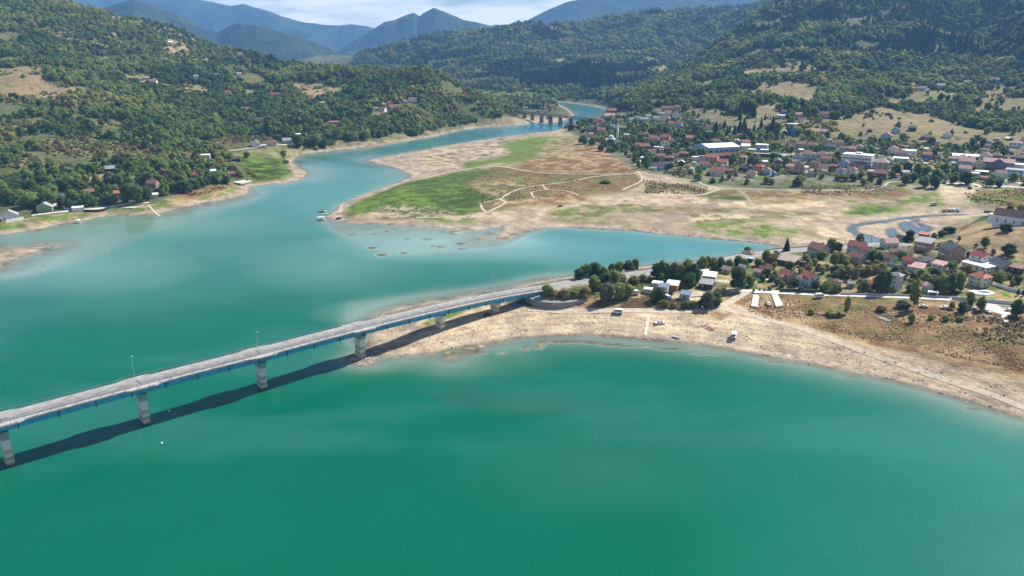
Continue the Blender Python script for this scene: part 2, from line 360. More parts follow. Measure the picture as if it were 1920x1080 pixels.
# ------------------------------------------------------------------ helpers that make objects
COL = scene.collection
def tag(o, label=None, cat=None, group=None, kind=None):
    if label: o['label'] = label
    if cat: o['category'] = cat
    if group: o['group'] = group
    if kind: o['kind'] = kind
    return o
def link(o, parent=None):
    COL.objects.link(o)
    if parent: o.parent = parent
    return o
def empty(name, loc=(0, 0, 0), rz=0.0):
    o = bpy.data.objects.new(name, None); o.location = loc; o.rotation_euler = (0, 0, rz)
    o.empty_display_size = 1.0
    COL.objects.link(o); return o
class MB:
    """collects vertices and faces; build() links them as ONE mesh object"""
    def __init__(s): s.v = []; s.f = []; s.m = []
    def poly(s, pts, mi=0):
        n = len(s.v); s.v += [tuple(p) for p in pts]; s.f.append(tuple(range(n, n + len(pts)))); s.m.append(mi)
    def quadgrid(s, rows, mi=0, closed=False):
        n = len(s.v); w = len(rows[0])
        for r_ in rows: s.v += [tuple(p) for p in r_]
        for i in range(len(rows) - 1):
            for j in range(w - (0 if closed else 1)):
                a = n + i * w + j; b_ = n + i * w + (j + 1) % w
                s.f.append((a, b_, b_ + w, a + w)); s.m.append(mi)
    def box(s, x0, x1, y0, y1, z0, z1, mi=0, rz=0.0, o=(0, 0)):
        c_, s_ = math.cos(rz), math.sin(rz); n = len(s.v)
        for z in (z0, z1):
            for x, y in ((x0, y0), (x1, y0), (x1, y1), (x0, y1)):
                s.v.append((o[0] + x * c_ - y * s_, o[1] + x * s_ + y * c_, z))
        for q in ((0, 3, 2, 1), (4, 5, 6, 7), (0, 1, 5, 4), (1, 2, 6, 5), (2, 3, 7, 6), (3, 0, 4, 7)):
            s.f.append(tuple(n + k for k in q)); s.m.append(mi)
    def bar(s, a, b_, w, h=None, mi=0):
        a = Vector(a); b_ = Vector(b_); d = (b_ - a).normalized(); h = h or w
        up = Vector((0, 0, 1)) if abs(d.z) < .95 else Vector((0, 1, 0))
        x = d.cross(up).normalized() * (w / 2); y = x.cross(d).normalized() * (h / 2); n = len(s.v)
        for p in (a, b_):
            for k in (-x - y, x - y, x + y, -x + y): s.v.append(tuple(p + k))
        for q in ((0, 3, 2, 1), (4, 5, 6, 7), (0, 1, 5, 4), (1, 2, 6, 5), (2, 3, 7, 6), (3, 0, 4, 7)):
            s.f.append(tuple(n + k for k in q)); s.m.append(mi)
    def tube(s, pts, rad, seg=8, mi=0, cap=True):
        """straight-up style tube through pts with radii"""
        rows = []
        for k, p in enumerate(pts):
            d = (Vector(pts[min(k + 1, len(pts) - 1)]) - Vector(pts[max(k - 1, 0)])).normalized()
            up = Vector((0, 0, 1)) if abs(d.z) < .9 else Vector((0, 1, 0))
            x = d.cross(up).normalized(); y = x.cross(d)
            rows.append([tuple(Vector(p) + (x * math.cos(t) + y * math.sin(t)) * rad[k]) for t in [2 * math.pi * i / seg for i in range(seg)]])
        s.quadgrid(rows, mi, True)
        if cap:
            n = len(s.v); s.f.append(tuple(range(n - seg, n))); s.m.append(mi)
            s.f.append(tuple(reversed(range(n - seg * len(rows), n - seg * (len(rows) - 1))))); s.m.append(mi)
    def mesh(s, name, mats, smooth=False):
        me = bpy.data.meshes.new(name); me.from_pydata(s.v, [], s.f)
        for m in (mats if isinstance(mats, (list, tuple)) else [mats]): me.materials.append(m)
        if any(s.m): me.polygons.foreach_set('material_index', s.m)
        if smooth: me.polygons.foreach_set('use_smooth', [True] * len(s.f))
        me.update(); return me
    def build(s, name, mats, parent=None, smooth=False):
        return link(bpy.data.objects.new(name, s.mesh(name, mats, smooth)), parent)
# ------------------------------------------------------------------ materials
MC = {}
def lin(c): return tuple(((x / 255) / 12.92 if x <= 10 else (((x / 255) + .055) / 1.055) ** 2.4) for x in c)
def mat(name, col, rough=.8, var=.18, sc=1.2, metal=0.0, spec=.3, bump=0.0, sc2=None, coord='Object'):
    """procedural material: base colour broken up by two sizes of noise"""
    if name in MC: return MC[name]
    m = bpy.data.materials.new(name); m.use_nodes = True; t = m.node_tree; bs = t.nodes['Principled BSDF']
    co = t.nodes.new('ShaderNodeTexCoord'); n1 = t.nodes.new('ShaderNodeTexNoise'); n1.inputs['Scale'].default_value = sc; n1.inputs['Detail'].default_value = 5
    t.links.new(co.outputs[coord], n1.inputs['Vector'])
    hs = t.nodes.new('ShaderNodeHueSaturation'); hs.inputs['Color'].default_value = (*col, 1)
    mr = t.nodes.new('ShaderNodeMapRange'); mr.inputs['From Min'].default_value = .3; mr.inputs['From Max'].default_value = .7
    mr.inputs['To Min'].default_value = 1 - var; mr.inputs['To Max'].default_value = 1 + var
    t.links.new(n1.outputs['Fac'], mr.inputs['Value']); t.links.new(mr.outputs['Result'], hs.inputs['Value'])
    t.links.new(hs.outputs['Color'], bs.inputs['Base Color'])
    bs.inputs['Roughness'].default_value = rough; bs.inputs['Metallic'].default_value = metal; bs.inputs['Specular IOR Level'].default_value = spec
    if bump:
        n2 = t.nodes.new('ShaderNodeTexNoise'); n2.inputs['Scale'].default_value = sc2 or sc * 4; t.links.new(co.outputs[coord], n2.inputs['Vector'])
        bp = t.nodes.new('ShaderNodeBump'); bp.inputs['Strength'].default_value = bump; bp.inputs['Distance'].default_value = .3
        t.links.new(n2.outputs['Fac'], bp.inputs['Height']); t.links.new(bp.outputs['Normal'], bs.inputs['Normal'])
    MC[name] = m; return m
def mesh_grid(name, keep, XY, Zz, cols, attr='tint'):
    """one sheet out of the survey grid; keep marks the cells that exist"""
    ny, ns = Zz.shape
    vid = -np.ones((ny, ns), int)
    used = np.zeros((ny, ns), bool)
    used[:-1, :-1] |= keep; used[1:, :-1] |= keep; used[:-1, 1:] |= keep; used[1:, 1:] |= keep
    vid[used] = np.arange(used.sum())
    co = np.stack([XY[0][used], XY[1][used], Zz[used]], 1).astype(np.float32)
    ii, jj = np.nonzero(keep)
    F = np.stack([vid[ii, jj], vid[ii, jj + 1], vid[ii + 1, jj + 1], vid[ii + 1, jj]], 1).astype(np.int32)
    me = bpy.data.meshes.new(name)
    me.vertices.add(len(co)); me.vertices.foreach_set('co', co.ravel())
    me.loops.add(F.size); me.loops.foreach_set('vertex_index', F.ravel())
    me.polygons.add(len(F)); me.polygons.foreach_set('loop_start', np.arange(0, F.size, 4, dtype=np.int32))
    me.polygons.foreach_set('use_smooth', np.ones(len(F), bool))
    for an, arr in cols.items():
        if arr.ndim == 3:
            at_ = me.attributes.new(an, 'FLOAT_COLOR', 'POINT')
            d = np.ones((len(co), 4), np.float32); d[:, :3] = arr[used]; at_.data.foreach_set('color', d.ravel())
        else:
            at_ = me.attributes.new(an, 'FLOAT', 'POINT'); at_.data.foreach_set('value', arr[used].astype(np.float32))
    me.update(calc_edges=True); me.validate()
    return me

# ------------------------------------------------------------------ what grows or lies where (outlines on the ground, seen from the drone)
UU, VV = prj(GX, GYY, HZ)
wn = fbm(GX, GYY, 26, 4, .55, 21.0); wn2 = fbm(GX, GYY, 26, 4, .55, 33.0)
near_w = np.clip(700 / GYY, .25, 1.6)
UW = UU + wn * 16 * near_w; VW = VV + wn2 * 5 * near_w ** 1.5
def area(poly): return pip(UW, VW, poly)
C_ = dict(sand=(.51,.405,.275), tan=(.30,.238,.158), pale=(.42,.34,.245), mud=(.27,.215,.17), grass=(.115,.17,.03), dgrass=(.055,.092,.024), olive=(.135,.13,.052), weeds=(.185,.115,.062), dry=(.32,.235,.135),
          litter=(.085,.095,.042), stone=(.40,.32,.235), wet=(.10,.085,.062), bed=(.30,.27,.20), town=(.19,.165,.12), garden=(.085,.115,.035), field=(.225,.17,.10), rust=(.165,.092,.045), rock=(.20,.20,.19), moss=(.16,.15,.06))
tint = np.zeros(GX.shape + (3,)); tint[:] = C_['litter']
hi = fbm(GX, GYY, 9, 4, .6, 50.0); hi2 = fbm(GX, GYY, 60, 4, .5, 60.0); hi3 = fbm(GX, GYY, 3.2, 3, .6, 70.0)
def paint(mask, a_, b_=None, n=None, th=0.0, w=.12, amt=1.0):
    """lay colour a (mixed with b where noise n exceeds th) over the masked ground"""
    if mask.dtype == bool: 
        mask = blur(mask.astype(float), 2)
    ca = np.array(C_[a_]); 
    if b_ is None: colr = ca[None, None, :]
    else:
        q = np.clip((n - th) / w + .5, 0, 1)[..., None]; colr = ca * (1 - q) + np.array(C_[b_]) * q
    m = (mask * amt)[..., None]
    tint[:] = tint * (1 - m) + colr * m
hillslope = HZ > 14
paint(hillslope, 'litter', 'olive', hi2, .12, .5)
scrub = area([(60,60),(240,22),(330,45),(430,100),(500,112),(420,130),(330,125),(230,110),(120,95)])
paint(scrub, 'dry', 'litter', hi, -.08, .3)
opn_m = area([(1290,222),(1300,150),(1440,126),(1560,122),(1700,140),(1860,160),(3000,160),(3000,300),(1900,290),(1700,262),(1500,260),(1380,238)])
paint(opn_m, 'moss', 'field', hi + hi2 * .6, .05, .3, .85)
FLAT = (HZ < 40) & (GYY < 1900)
# land of the peninsula and the drained lake floor
plain = [(600,420),(640,378),(700,345),(780,325),(700,312),(680,300),(760,286),(880,262),(1000,248),(1050,236),(1075,256),(1140,272),(1170,295),(1215,320),(1330,350),(1480,360),(1700,350),(1940,345),(2700,360),(2700,420),(1880,412),(1760,440),(1700,455),(1560,462),(1480,470),(1380,462),(1180,440),(1000,450),(900,445),(700,430)]
paint(area(plain), 'tan', 'pale', hi, .0, .25)
paint(area(plain) & (hi2 + hi * .35 > -.02), 'tan', 'olive', hi + hi3 * .4, -.02, .3, .6)
paint(area([(640,400),(645,388),(667,373),(745,346),(850,322),(940,311),(1043,323),(1190,325),(1204,342),(1170,360),(1100,366),(1060,380),(930,397),(870,405),(700,408)]), 'olive', 'weeds', hi + hi2 * .4, .02, .25)
paint(area([(1040,258),(1075,256),(1140,272),(1170,295),(1200,318),(1190,326),(1043,323),(950,312),(1000,296)]), 'olive', 'weeds', hi + hi2 * .4, .02, .25)
paint(area([(690,300),(880,262),(1010,247),(1060,252),(1010,275),(960,292),(900,306),(800,328),(740,318)]), 'stone', 'mud', hi + hi3 * .6, -.12, .5)
paint(area([(800,290),(900,268),(985,255),(1010,262),(960,285),(880,302),(790,322),(770,312)]), 'stone', 'olive', hi, .12, .4)
paint(area([(940,270),(985,256),(1040,255),(1075,262),(1050,285),(1000,300),(900,312),(860,318),(880,303),(960,288)]), 'grass', 'olive', hi, .1, .3)
paint(area([(1030,262),(1060,252),(1120,262),(1165,290),(1190,312),(1100,312),(1000,302)]), 'olive', 'dry', hi, .0, .3)
paint(area([(1080,268),(1140,276),(1160,300),(1200,318),(1130,326),(1040,322),(960,312),(1020,296),(1090,292)]), 'rust', 'dry', hi, .05, .25)
paint(area([(640,392),(660,378),(720,354),(790,336),(870,320),(935,313),(925,330),(905,348),(930,365),(940,376),(900,384),(905,402),(860,400),(800,392),(720,392),(660,402)]), 'dgrass', 'grass', hi, .15, .35)
paint(area([(640,392),(660,380),(720,360),(760,352),(800,362),(820,380),(760,388),(690,396),(650,402)]), 'dgrass', 'grass', hi, -.15, .3)
paint(area([(930,314),(1040,324),(1130,328),(1110,334),(1070,342),(1016,348),(975,358),(940,372),(915,366),(880,350),(868,342),(905,330)]), 'rust', 'olive', hi, -.05, .25)
paint(area([(880,345),(940,338),(1000,345),(975,357),(930,366),(905,362)]), 'dry', 'olive', hi, .0, .25)
paint(area([(905,384),(940,374),(1030,368),(1060,358),(1110,372),(1050,384),(960,384)]), 'weeds', 'dry', hi, .05, .25)
paint(area([(1030,348),(1100,338),(1185,333),(1200,342),(1180,354),(1090,362),(1060,356)]), 'weeds', 'olive', hi, .0, .3)
paint(area([(640,404),(720,398),(800,396),(870,402),(930,398),(900,408),(800,412),(700,412),(650,412)]), 'olive', 'pale', hi, .05, .2)
paint(area([(700,384),(790,388),(860,392),(850,402),(760,400),(710,394)]), 'pale', 'dgrass', hi3 + hi * .4, -.08, .25, .75)
paint(area([(770,410),(830,407),(890,409),(880,415),(800,416)]), 'grass', 'tan', hi, .15, .3)
paint(area([(1040,392),(1080,390),(1130,400),(1150,414),(1090,420),(1050,414),(1030,402)]), 'grass', 'tan', hi, .15, .2)
paint(area([(1080,388),(1180,380),(1230,392),(1180,400),(1110,398)]), 'grass', 'tan', hi, .02, .2)
paint(area([(1100,372),(1180,372),(1330,366),(1500,372),(1600,385),(1480,395),(1300,384),(1160,380)]), 'sand', 'mud', hi + hi3 * .3, .15, .2)
paint(area([(1010,402),(1160,384),(1330,388),(1480,392),(1560,404),(1450,412),(1280,400),(1150,408),(1060,420)]), 'olive', 'tan', hi + hi2 * .5, .0, .25, .8)
paint(area([(1560,372),(1700,358),(1760,372),(1700,396),(1600,398)]), 'olive', 'tan', hi + hi2 * .5, .0, .25, .8)
paint(area([(1160,402),(1300,396),(1440,404),(1420,424),(1200,424)]), 'tan', 'mud', hi + hi3 * .3, .05, .2)
paint(area([(1305,366),(1350,356),(1402,356),(1440,364),(1400,376),(1330,378)]), 'dgrass', 'olive', hi, .0, .3)
paint(area([(1400,356),(1520,358),(1540,372),(1470,384),(1400,384)]), 'olive', 'dry', hi, .0, .3)
paint(area([(1205,342),(1260,345),(1330,352),(1310,362),(1210,360)]), 'weeds', 'olive', hi, .0, .3)
paint(area([(1290,420),(1400,415),(1470,420),(1510,432),(1480,446),(1390,446),(1330,436)]), 'grass', 'tan', hi + .4 * hi3, .12, .2)
paint(area([(1290,404),(1400,402),(1440,412),(1300,418)]), 'olive', 'sand', hi, .0, .2)
paint(area([(1580,396),(1640,384),(1690,386),(1680,398),(1620,408),(1580,404)]), 'grass', 'dgrass', hi, .1, .3)
paint(area([(1690,366),(1760,360),(1780,378),(1740,388),(1690,380)]), 'grass', 'tan', hi, .15, .3)
paint(area([(1640,350),(1690,352),(1720,362),(1660,372),(1540,368),(1530,360)]), 'weeds', 'olive', hi, .0, .3)
paint(area([(1800,356),(1940,354),(2700,370),(2700,395),(1940,392),(1830,386),(1815,372)]), 'grass', 'rust', hi, .05, .25)
paint(area([(1756,345),(1790,342),(1840,347),(1826,360),(1808,372),(1800,380),(1780,376),(1765,358)]), 'pale', 'sand', hi, .0, .3)
paint(area([(1535,425),(1600,412),(1700,404),(1790,396),(1870,400),(1800,410),(1730,408),(1660,424),(1600,445),(1545,446)]), 'sand', 'pale', hi, .0, .4)
paint(area([(1690,405),(1790,397),(1880,394),(1880,399),(1790,403),(1700,411)]), 'mud', 'wet', hi, .1, .3)
paint(area([(1800,430),(1830,412),(1860,405),(1885,402),(1880,412),(1840,420)]), 'grass', 'dgrass', hi, .0, .3)
paint(area([(1340,358),(1500,360),(1640,358),(1642,364),(1500,366),(1345,366)]), 'weeds', 'dry', hi, .0, .3)
# near village and its fields
paint(area([(1240,560),(1380,570),(1480,618),(1700,678),(1960,765),(2700,930),(2700,470),(1500,470),(1240,520)]), 'dry', 'weeds', hi, .0, .3)
paint(area([(1240,500),(1400,470),(1480,462),(1700,452),(1760,440),(2000,470),(2600,470),(2600,575),(1760,556),(1500,550),(1320,552),(1220,560)]), 'garden', 'dry', hi, .05, .35)
paint(area([(1790,436),(1830,420),(1880,408),(2700,420),(2700,480),(1960,480),(1880,482),(1820,470),(1780,455)]), 'field', 'dry', hi, .05, .3)
paint(area([(1270,545),(1330,542),(1335,556),(1290,560),(1255,556)]), 'sand', 'tan', hi, .1, .3)
paint(area([(1832,542),(1930,548),(2600,560),(2600,574),(1930,572),(1840,562)]), 'dry', 'grass', hi, .15, .2)
bf = area([(1366,590),(1378,572),(1400,556),(1470,552),(1700,562),(1860,588),(2700,620),(2700,900),(1960,715),(1880,690),(1780,672),(1700,648),(1620,640),(1520,618),(1440,604)])
paint(bf, 'dry', 'weeds', hi + hi3 * .35, -.02, .22)
paint(bf & (hi2 > .1), 'weeds', 'olive', hi, .0, .3, .7)
paint(area([(1800,620),(1960,615),(2500,640),(2500,700),(1920,668),(1840,648)]), 'olive', 'weeds', hi, .0, .3, .7)
paint(area([(1075,556),(1180,548),(1260,556),(1330,566),(1350,574),(1290,580),(1200,580),(1090,578)]), 'weeds', 'dry', hi, .1, .3)
paint(area([(1040,545),(1130,528),(1215,517),(1240,530),(1180,552),(1100,560),(1040,566)]), 'olive', 'dgrass', hi, .0, .3)
beach = area([(690,640),(760,600),(830,575),(930,560),(1000,575),(1060,578),(1200,577),(1300,580),(1362,566),(1420,590),(1500,612),(1640,650),(1800,690),(1960,725),(2600,850),(2600,1000),(1920,790),(1600,705),(1400,665),(1200,642),(1060,632),(900,650),(760,672)])
paint(beach, 'sand', 'stone', hi + hi3 * .15, .22, .6)
strand = np.clip(np.sin(SDn * 1.15 + hi * 1.5) * 1.6 - .5, 0, 1) * beach * (SDn < 32)
paint(strand, 'stone', 'mud', hi3, .1, .4, .75)
paint(area([(1260,584),(1340,584),(1375,590),(1345,606),(1290,600)]), 'weeds', 'dry', hi, .0, .3, .7)
paint(area([(1375,592),(1430,600),(1470,612),(1440,618),(1390,606)]), 'weeds', 'sand', hi, .0, .3, .6)
paint(area([(690,600),(780,585),(830,600),(760,640),(700,650)]), 'stone', 'mud', hi + hi3 * .5, -.05, .3)
paint(area([(795,605),(880,572),(900,576),(840,600),(800,618)]), 'grass', 'tan', hi, .1, .3)
# bank on the left
lb = [(-400,470),(-400,395),(0,408),(60,408),(140,398),(260,386),(340,372),(420,345),(470,340),(480,310),(430,292),(470,280),(520,276),(600,268),(690,262),(760,254),(880,236),(960,222),(1030,220),(1030,235),(880,250),(760,272),(600,292),(590,330),(480,370),(300,408),(0,450)]
paint(area(lb) & FLAT, 'tan', 'olive', hi, .05, .3)
paint(area([(430,294),(480,292),(540,296),(545,312),(555,328),(530,338),(480,342),(455,338),(470,320)]), 'dgrass', 'grass', hi, .0, .3)
paint(area([(-400,440),(-400,412),(0,415),(45,418),(38,432),(0,440)]), 'grass', 'dgrass', hi, .0, .3)
paint(area([(60,405),(160,398),(280,385),(380,360),(440,350),(460,354),(380,376),(250,396),(120,412),(70,418)]), 'dry', 'grass', hi, .0, .3)
paint(area([(430,290),(520,280),(600,268),(640,268),(600,277),(540,284),(450,296)]), 'grass', 'olive', hi, .1, .3)
paint(area([(330,352),(420,338),(440,350),(360,370),(320,372)]), 'rust', 'dry', hi, .0, .3, .8)
paint(area([(900,240),(980,222),(1030,219),(1090,222),(1030,232),(960,234)]), 'tan', 'stone', hi, .0, .3)
# clearings on the slopes
CLEAR = [([(-400,126),(0,126),(82,122),(95,150),(92,160),(170,164),(190,160),(150,176),(105,196),(30,186),(-400,190)], 'field'),
 ([(228,140),(262,141),(300,150),(290,161),(240,153)], 'dry'), ([(300,158),(350,156),(398,168),(390,179),(345,179),(310,169)], 'field'),
 ([(540,160),(560,154),(612,154),(638,170),(610,186),(570,182)], 'dry'), ([(715,124),(760,122),(800,122),(798,131),(760,132),(720,131)], 'rust'), ([(310,76),(340,75),(345,84),(315,84)], 'dry'),([(318,90),(350,88),(352,94),(320,100)], 'dry'),
 ([(50,256),(140,268),(180,262),(250,275),(290,292),(270,300),(200,300),(120,290),(40,275)], 'moss'), ([(-60,226),(50,226),(60,242),(0,250),(-60,250)], 'moss'),([(20,290),(110,300),(120,315),(60,318),(10,305)], 'moss'),
 ([(422,262),(450,258),(500,250),(530,256),(520,263),(470,272),(424,276)], 'rust'), ([(170,330),(205,328),(205,340),(160,342)], 'dry'),([(690,218),(745,214),(760,221),(700,226)], 'dry'),
 ([(1455,115),(1480,109),(1515,112),(1524,126),(1490,127)], 'field'), ([(1385,131),(1420,128),(1440,134),(1430,143),(1390,142)], 'dry'), ([(1445,177),(1465,157),(1500,160),(1530,172),(1540,188),(1510,192),(1460,188)], 'field'),
 ([(1408,198),(1440,194),(1465,200),(1455,216),(1425,216)], 'field'), ([(1608,214),(1628,205),(1672,205),(1682,225),(1662,250),(1618,250)], 'field'), ([(1690,211),(1730,213),(1762,222),(1785,236),(1850,242),(1850,250),(1740,253),(1700,242),(1682,226)], 'field'),
 ([(1500,226),(1560,228),(1612,225),(1610,250),(1550,253),(1500,248)], 'field'), ([(1518,222),(1548,219),(1556,225),(1545,233),(1522,233)], 'grass'), ([(1818,212),(1868,214),(1862,222),(1830,226)], 'dry'), ([(1700,190),(1740,186),(1800,192),(1790,202),(1720,204)], 'moss'),
 ([(1860,262),(1895,262),(1895,278),(1865,278)], 'moss'), ([(895,172),(900,166),(960,172),(1010,174),(1000,183),(940,186),(905,182)], 'grass'), ([(1108,205),(1148,203),(1156,212),(1146,218),(1142,208)], 'olive'),
 ([(1010,47),(1028,44),(1048,52),(1040,58),(1020,54)], 'field'), ([(1135,58),(1155,57),(1155,62),(1138,63)], 'dry'), ([(1130,142),(1170,137),(1225,140),(1230,146),(1160,148)], 'field'), ([(1210,128),(1262,120),(1250,132),(1215,136)], 'dry'),([(1035,112),(1062,108),(1060,118),(1040,120)], 'dry'),([(925,107),(943,107),(943,113),(925,113)], 'dry'),
 ([(1650,334),(1700,304),(1772,305),(1776,322),(1720,324),(1690,318)], 'field')]
clearm = np.zeros(GX.shape, bool)
for poly, cn_ in CLEAR:
    m_ = pip(UU + wn * 30 * near_w, VV + wn2 * 11 * near_w, poly); clearm |= m_
    paint(m_, cn_, 'moss' if cn_ == 'field' else 'olive', hi, .22, .25)
# terraces on the brown field
ter = area([(1608,214),(1628,205),(1672,205),(1682,225),(1662,250),(1618,250)])
HZ[ter] += ((np.floor(HZ[ter] / 3.2) * 3.2 + 2.2) - HZ[ter]) * .6
paint(area([(1190,316),(1100,250),(1060,236),(1150,200),(1300,210),(1440,240),(1700,270),(2700,290),(2700,350),(1700,345),(1480,350),(1330,345)]) & ~clearm, 'town', 'garden', hi, -.05, .3)
# the stony rim along the water, wet at the edge, and the lake bed
rim = np.clip(1 - (HZ - .2) / (1.6 + hi * .6), 0, 1) * (SDn < 30) * (SDn > 0) * (GYY < 2300)
paint(rim, 'stone', 'mud', hi + hi3 * .4, .1, .3)
wetz = np.clip(1 - (HZ + .02) / .32, 0, 1) * (GYY < 2300) * (SDn < 30)
paint(np.clip(wetz, 0, 1), 'mud', 'wet', hi3 + hi, -.1, .5)
under = (HZ < 0).astype(float)
paint(under, 'bed', 'wet', hi + hi3 * .3, .25, .3)
reef = area([(800,650),(1060,630),(1400,655),(1700,718),(1920,780),(1920,800),(1700,735),(1400,682),(1150,655),(1060,655),(940,672),(840,690)]) & (HZ < .05)
paint(reef, 'wet', 'bed', hi, .1, .4, .85)
far = GYY > 4700
paint(far, 'litter', 'garden', fbm(GX, GYY, 260, 4, .6, 5.0), .15, .5)
rk = np.clip((HZ - 420) / 300 + fbm(GX, GYY, 300, 4) * 1.3 - .1, 0, 1) * (GYY > 4700)
paint(rk, 'rock', None)
HZ = np.where((HZ > .3) & (GYY < 1300), HZ + hi3 * .05, HZ)

gm = bpy.data.materials.new('ground'); gm.use_nodes = True; t = gm.node_tree; bs = t.nodes['Principled BSDF']
an = t.nodes.new('ShaderNodeAttribute'); an.attribute_name = 'tint'
ge = t.nodes.new('ShaderNodeNewGeometry')
def _noise(sc, det=4, ro=.6):
    n = t.nodes.new('ShaderNodeTexNoise'); n.inputs['Scale'].default_value = sc; n.inputs['Detail'].default_value = det; n.inputs['Roughness'].default_value = ro
    t.links.new(ge.outputs['Position'], n.inputs['Vector']); return n
n1, n2, n3 = _noise(.9, 5), _noise(.09, 6), _noise(.012, 8, .65)
def _mr(n, lo, hi_, a_=.3, b_=.7):
    m = t.nodes.new('ShaderNodeMapRange'); m.inputs['From Min'].default_value = a_; m.inputs['From Max'].default_value = b_; m.inputs['To Min'].default_value = lo; m.inputs['To Max'].default_value = hi_
    t.links.new(n.outputs['Fac'], m.inputs['Value']); return m
def _mul(a_, b_):
    m = t.nodes.new('ShaderNodeMath'); m.operation = 'MULTIPLY'; t.links.new(a_.outputs[0], m.inputs[0]); t.links.new(b_.outputs[0], m.inputs[1]); return m
v_ = _mul(_mul(_mr(n1, .74, 1.26), _mr(n2, .72, 1.28)), _mr(n3, .82, 1.18))
hs = t.nodes.new('ShaderNodeHueSaturation'); hs.inputs['Saturation'].default_value = 1.08; t.links.new(an.outputs['Color'], hs.inputs['Color']); t.links.new(v_.outputs[0], hs.inputs['Value'])
t.links.new(_mr(n2, .485, .515).outputs[0], hs.inputs['Hue'])
t.links.new(hs.outputs['Color'], bs.inputs['Base Color']); bs.inputs['Roughness'].default_value = .95; bs.inputs['Specular IOR Level'].default_value = .1
bp = t.nodes.new('ShaderNodeBump'); bp.inputs['Strength'].default_value = .55; bp.inputs['Distance'].default_value = .35; t.links.new(n1.outputs['Fac'], bp.inputs['Height'])
bp2 = t.nodes.new('ShaderNodeBump'); bp2.inputs['Strength'].default_value = .5; bp2.inputs['Distance'].default_value = 14.0; t.links.new(n3.outputs['Fac'], bp2.inputs['Height']); t.links.new(bp.outputs['Normal'], bp2.inputs['Normal'])
t.links.new(bp2.outputs['Normal'], bs.inputs['Normal'])
mx4 = np.maximum(np.maximum(HZ[:-1, :-1], HZ[1:, :-1]), np.maximum(HZ[:-1, 1:], HZ[1:, 1:]))
keep = mx4 > -1.6
split = GYY[:-1, :-1] > 4750
me = mesh_grid('ground', keep & ~split, (GX, GYY), HZ, {'tint': tint}); me.materials.append(gm)
tag(link(bpy.data.objects.new('ground', me)), kind='structure')
mt = bpy.data.materials.new('mountain'); mt.use_nodes = True; t = mt.node_tree; bs = t.nodes['Principled BSDF']; ge = t.nodes.new('ShaderNodeNewGeometry')
ma_, mb_ = _noise(.0016, 12, .62), _noise(.011, 8, .7)
rp = t.nodes.new('ShaderNodeValToRGB'); e = rp.color_ramp.elements; e[0].position = .40; e[0].color = (.030, .050, .024, 1); e[1].position = .62; e[1].color = (.105, .125, .060, 1)
x = e.new(.54); x.color = (.055, .085, .035, 1); x = e.new(.74); x.color = (.24, .23, .21, 1)
av = t.nodes.new('ShaderNodeMath'); av.operation = 'MULTIPLY_ADD'; av.inputs[1].default_value = .45; t.links.new(mb_.outputs['Fac'], av.inputs[0])
a2 = t.nodes.new('ShaderNodeMath'); a2.operation = 'MULTIPLY'; a2.inputs[1].default_value = .58; t.links.new(ma_.outputs['Fac'], a2.inputs[0]); t.links.new(a2.outputs[0], av.inputs[2])
t.links.new(av.outputs[0], rp.inputs['Fac']); t.links.new(rp.outputs['Color'], bs.inputs['Base Color']); bs.inputs['Roughness'].default_value = .95; bs.inputs['Specular IOR Level'].default_value = .05
q1 = t.nodes.new('ShaderNodeBump'); q1.inputs['Strength'].default_value = .9; q1.inputs['Distance'].default_value = 420; t.links.new(ma_.outputs['Fac'], q1.inputs['Height'])
q2 = t.nodes.new('ShaderNodeBump'); q2.inputs['Strength'].default_value = .8; q2.inputs['Distance'].default_value = 40; t.links.new(mb_.outputs['Fac'], q2.inputs['Height']); t.links.new(q1.outputs['Normal'], q2.inputs['Normal']); t.links.new(q2.outputs['Normal'], bs.inputs['Normal'])
me = mesh_grid('mountains', keep & split, (GX, GYY), HZ, {'tint': tint}); me.materials.append(mt)
tag(link(bpy.data.objects.new('mountains', me)), kind='structure')

# ------------------------------------------------------------------ the lake
ya, sa = idx(NY, 2), idx(NS, 2)
wx, wy, wz = GX[np.ix_(ya, sa)], GYY[np.ix_(ya, sa)], HZ[np.ix_(ya, sa)]
mn4 = np.minimum(np.minimum(wz[:-1, :-1], wz[1:, :-1]), np.minimum(wz[:-1, 1:], wz[1:, 1:]))
wkeep = (mn4 < .35) & (wy[:-1, :-1] < 2300)
u_, v__ = prj(wx, wy, 0 * wx)
dep = np.maximum(-wz, 0)
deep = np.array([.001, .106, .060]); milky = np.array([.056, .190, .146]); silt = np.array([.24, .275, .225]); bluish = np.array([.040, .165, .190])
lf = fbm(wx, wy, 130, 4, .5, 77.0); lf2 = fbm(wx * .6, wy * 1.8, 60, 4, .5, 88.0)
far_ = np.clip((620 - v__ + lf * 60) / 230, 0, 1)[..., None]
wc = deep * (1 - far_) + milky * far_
fb = np.clip((330 - v__) / 90, 0, 1)[..., None]  # blue of haze and sky reflection put into the far water's colour
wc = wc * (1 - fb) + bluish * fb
br = np.clip((lf2 - .05) * 1.6, 0, .55)[..., None] * (1 - far_)
wc = wc * (1 - br) + np.array([.022, .135, .10]) * br
br2 = (np.clip(1 - np.hypot((u_ - 1130) / 330, (v__ - 880) / 110), 0, 1) * .45)[..., None]
wc = wc * (1 - br2) + np.array([.03, .125, .095]) * br2
right = np.clip((u_ - 1250) / 600, 0, 1)[..., None] * .45
wc = wc * (1 - right) + np.array([.035, .19, .155]) * right
q = np.exp(-dep / (1.05 + .5 * lf))[..., None]
wc = wc * (1 - q) + silt * q
